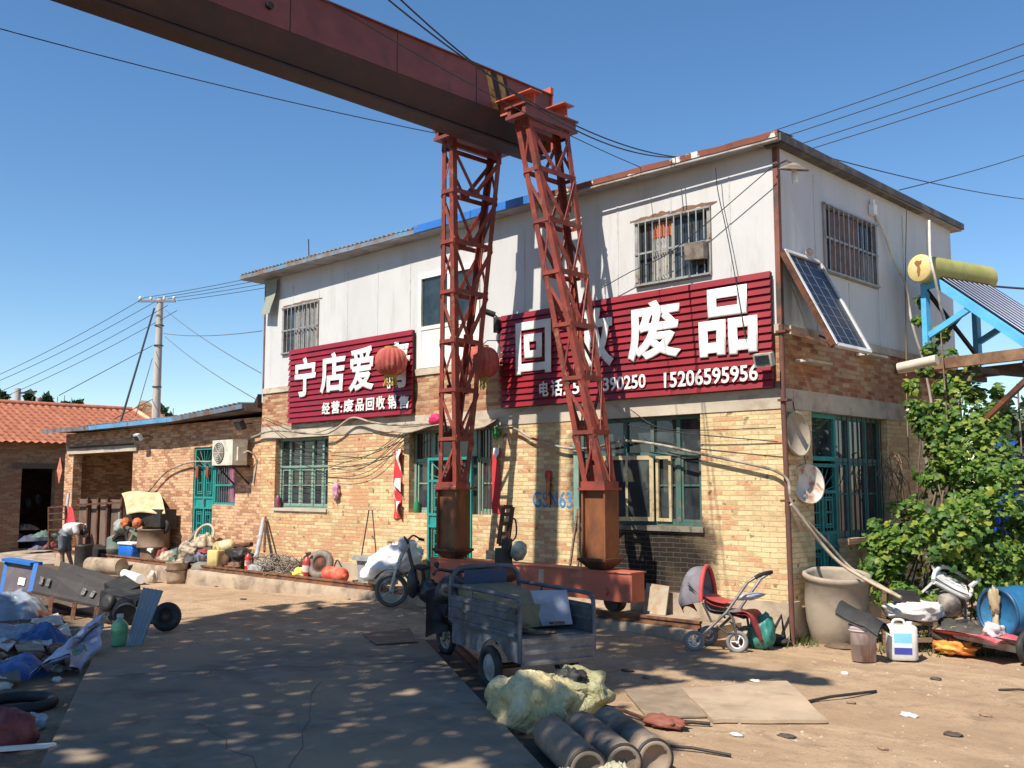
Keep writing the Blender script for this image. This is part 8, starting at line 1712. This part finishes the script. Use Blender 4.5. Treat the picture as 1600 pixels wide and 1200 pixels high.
for px, py, t, rp in lob:
    t += .45 if py > 860 and px > 1420 else 0; c0 = AT(px, py, t); rr = rp * t / FPX; cnt = int(34 + rr * rr * 2500)
    for i in range(cnt):
        d = Vector((rnd.gauss(0, 1), rnd.gauss(0, 1), rnd.gauss(0, 1))).normalized(); k = rr * (rnd.random() ** .4) * (1 + .35 * mnoise.noise(d * 1.5 + c0))
        p = c0 + Vector((d.x * k, d.y * k * 1.1, d.z * k))
        if p.z < .03 or (p.x < E + .04 and p.y < BY1): continue
        # ragged mantle: noise opens dark gaps
        if mnoise.noise(p * 1.9) < -.17: continue
        n = d * .7 + SUN_DIR * .6 + Vector((rnd.gauss(0, .35), rnd.gauss(0, .35), rnd.gauss(0, .3) + .25)); add_leaf(mb, p, n, rnd.uniform(.045, .085) if rnd.random() < .55 else rnd.uniform(.085, .135), rnd); nl += 1
mb.build('leaves', M_VINE, vn)
mb = MB(); M_STEM = worn('vine stem', (.11, .075, .045), (.2, .15, .1), 6)
for k in range(16):
    a = AT(rnd.uniform(1380, 1560), 985, rnd.uniform(13.2, 13.9)); a.z = 0; q = lob[rnd.randrange(len(lob) - 2)]; b = AT(q[0], q[1], q[2]); m_ = a.lerp(b, .5) + Vector((rnd.uniform(-.3, .3), rnd.uniform(-.2, .2), .15)); mb.tube(smooth_path([a, m_, b]), [.022] * 13 if False else .014, 5)
for q in ((1500, 700), (1480, 600), (1470, 520)): a = AT(1490, 860, 13.8); mb.tube(smooth_path([a, AT(q[0] + 12, (q[1] + 860) / 2, 14.2), AT(*q, 14.9)]), .012, 5)
mb.build('stems', M_STEM, vn)
# ground weeds at the vine's foot
mb = MB()
for i in range(900):
    px = rnd.choice((rnd.uniform(1220, 1262), rnd.uniform(1370, 1420), rnd.uniform(1430, 1540), rnd.uniform(1430, 1540))); py = rnd.uniform(985, 1025) if px > 1300 else rnd.uniform(996, 1010); c = G(px, py, 0); c += Vector((rnd.gauss(0, .1), rnd.gauss(0, .1), 0)); c.z = gh(c.x, c.y)
    h_ = rnd.uniform(.03, .11); d = Vector((rnd.gauss(0, .5), rnd.gauss(0, .5), 1)) * h_; s_ = Vector((rnd.gauss(0, 1), rnd.gauss(0, 1), 0)).normalized() * .012; mb.add([c - s_, c + s_, c + d], [(0, 1, 2)])
tag(mb.build('weeds', leaf_mat('weed', [(.05, .08, .02), (.09, .13, .03), (.2, .19, .07)])), 'short weeds along the foot of the vine and the corner post', None, kind='stuff')
# trees beyond
def crown_tree(loc, h, cw, label, group, mat, n=900, leaf=.3, trunk=.2, taper=True, seed=0):
    rnd = random.Random(seed); loc = Vector(loc); t = thing('tree', loc, label, 'tree', group); mb = MB(); mb.tube([loc, loc + Vector((.05, 0, h * .5)), loc + Vector((0, .05, h * .93))], [trunk, trunk * .6, trunk * .15], 8); cl = []
    for i in range(int(10 + cw * 3)):
        f = .3 + .65 * (i / (10 + cw * 3)); a = rnd.uniform(0, 6.28); w_ = cw * (1.15 - f * .9 if taper else math.sin(math.pi * min(.98, f * .9 + .05))) * rnd.uniform(.4, .9); e = loc + Vector((math.cos(a) * w_, math.sin(a) * w_, h * f + w_ * .35)); mb.tube([loc + Vector((0, 0, h * (f - .1))), e], [trunk * .25, trunk * .06], 5); cl.append((e, w_))
    mb.build('trunk', M_STEM, t); mb = MB()
    for i in range(n):
        e, w_ = cl[rnd.randrange(len(cl))]; p = e + Vector((rnd.gauss(0, 1), rnd.gauss(0, 1), rnd.gauss(0, .8))) * (.22 * cw + .12 * w_); p = p.lerp(loc + Vector((0, 0, p.z - loc.z)), rnd.random() * .5); add_leaf(mb, p, Vector((rnd.gauss(0, 1), rnd.gauss(0, 1), rnd.gauss(.5, 1))), leaf * rnd.uniform(.6, 1.3), rnd, QUAD)
    mb.build('crown', mat, t); return t
M_FAR = leaf_mat('far leaf', [(.02, .045, .02), (.035, .07, .025), (.06, .1, .035)], .2)
for i, (px, ytop, wpx) in enumerate(((3, 610, 9), (14, 616, 6), (46, 604, 14), (76, 608, 14), (89, 617, 8), (100, 615, 7), (124, 619, 12), (176, 645, 8), (208, 640, 14), (234, 637, 9), (256, 631, 12), (270, 635, 8))):
    t = 75; a = AT(px, ytop, t); crown_tree((a.x, a.y, -.4), (a.z + .4) * 1.06, wpx * t / FPX * .8, ('small dark poplar far behind the tiled roof' if px < 140 else 'small dark poplar far behind the annex roof') + (' at the left edge' if px < 20 else ', the broadest' if px in (46, 208) else ', next to the pole' if px in (256, 234) else ''), 'far poplars behind the roofs', M_FAR, 420, .55, .15, False, i)
a = AT(1560, 628, 26); crown_tree((a.x, a.y, 0), a.z, 1.1, 'dark conical conifer rising behind the vine', 'trees beyond the vine', M_FAR, 2600, .16, .12, True, 40)
for i, (px, yt, wp_) in enumerate(((1588, 665, 1.6), (1625, 650, 2.0), (1660, 668, 2.0))): a = AT(px, yt, 60); crown_tree((a.x, a.y, 0), a.z, wp_, 'low leafy tree far beyond the blue fence', 'trees beyond the vine', M_FAR, 1200, .4, .15, False, 50 + i)
# tall shade trees of the yard; their crowns hang above the weighbridge
M_SHADE = leaf_mat('shade tree leaf', [(.035, .075, .02), (.055, .11, .03), (.08, .15, .04)], .3)
EDGE = [G(*q, 0) for q in ((-60, 950), (60, 962), (150, 985), (245, 980), (330, 962), (420, 946), (560, 938), (700, 932), (880, 957), (960, 974), (1060, 1002), (1150, 1027), (1285, 1060), (1290, 1070), (1100, 1062), (960, 1075), (955, 1092), (1030, 1140), (1050, 1165), (1000, 1215), (900, 1230), (420, 1260), (60, 1260), (-260, 1260), (-400, 1060), (-200, 1000))]
def inside(x, y):
    c = False; n = len(EDGE)
    for i in range(n):
        a, b = EDGE[i], EDGE[(i + 1) % n]
        if (a.y > y) != (b.y > y) and x < (b.x - a.x) * (y - a.y) / (b.y - a.y) + a.x: c = not c
    return c
def edge_dist(x, y):
    p = Vector((x, y)); best = 9
    for i in range(len(EDGE)):
        a, b = EDGE[i].xy, EDGE[(i + 1) % len(EDGE)].xy; d = b - a; t = max(0, min(1, (p - a).dot(d) / max(1e-6, d.dot(d)))); best = min(best, (p - a - d * t).length)
    return best
rnd = random.Random(77); TR = [(-13.8, -3.6), (-9.2, -5.2), (-4.6, -4.6)]; crowns = [MB() for _ in TR]
xs_ = [p.x for p in EDGE]; ys_ = [p.y for p in EDGE]; cnt = 0; ends = [[] for _ in TR]
for i in range(36000):
    x, y = rnd.uniform(min(xs_), max(xs_)), rnd.uniform(min(ys_), max(ys_))
    if not inside(x, y): continue
    ed_ = edge_dist(x, y); g_ = mnoise.noise(Vector((x * .9, y * 1.3, 5))) + .6 * mnoise.noise(Vector((x * 2.3, y * 3.0, 9)))
    if g_ < (-.1 - .47 * min(1.6, ed_)): continue
    sk_ = ((x + 5.95) / .85) ** 2 + ((y - 7.0) / .7) ** 2
    if sk_ < 1 and mnoise.noise(Vector((x * 2.2, y * 2.2, 2))) > -.24: continue       # a gap in the crown lets the sun onto the sacks
    hh = rnd.uniform(8.2, 10.2); p = Vector((x, y, 0)) + SUN_DIR * (hh / SUN_DIR.z)
    q = p - Vector((0, 0, CAM_H)); fd = q.dot(_fw)
    if fd > .5 and abs(q.dot(_rt)) < fd * .56 and -fd * .44 < q.dot(_dn): continue       # nothing of these crowns hangs into the view
    k = min(range(len(TR)), key=lambda j: (p.x - TR[j][0]) ** 2 + (p.y - TR[j][1]) ** 2)
    add_leaf(crowns[k], p, Vector((rnd.gauss(0, .6), rnd.gauss(-.5, .6), rnd.gauss(.9, .5))), rnd.uniform(.09, .17), rnd, QUAD); cnt += 1
    if rnd.random() < .006: ends[k].append(p)
for k, (x, y) in enumerate(TR):
    t = thing('tree', (x, y, 0), ('tall shade tree casting the leaf shade at the left of the yard', 'tall shade tree casting the leaf shade on the concrete platform', 'tall shade tree casting the leaf shade near the yellow sacks')[k], 'tree', 'shade trees of the yard'); crowns[k].build('crown', M_SHADE, t)
    mb = MB(); b = Vector((x, y, 0)); mb.tube([b, b + Vector((.1, .1, 4)), b + Vector((.2, .5, 7.5))], [.3, .22, .14], 10)
    for e in ends[k]: mb.tube([b + Vector((.15, .3, 5.5)), (b + Vector((.15, .3, 6.5))).lerp(e, .5) + Vector((0, 0, .3)), e], [.09, .05, .02], 6)
    mb.build('trunk', M_STEM, t)
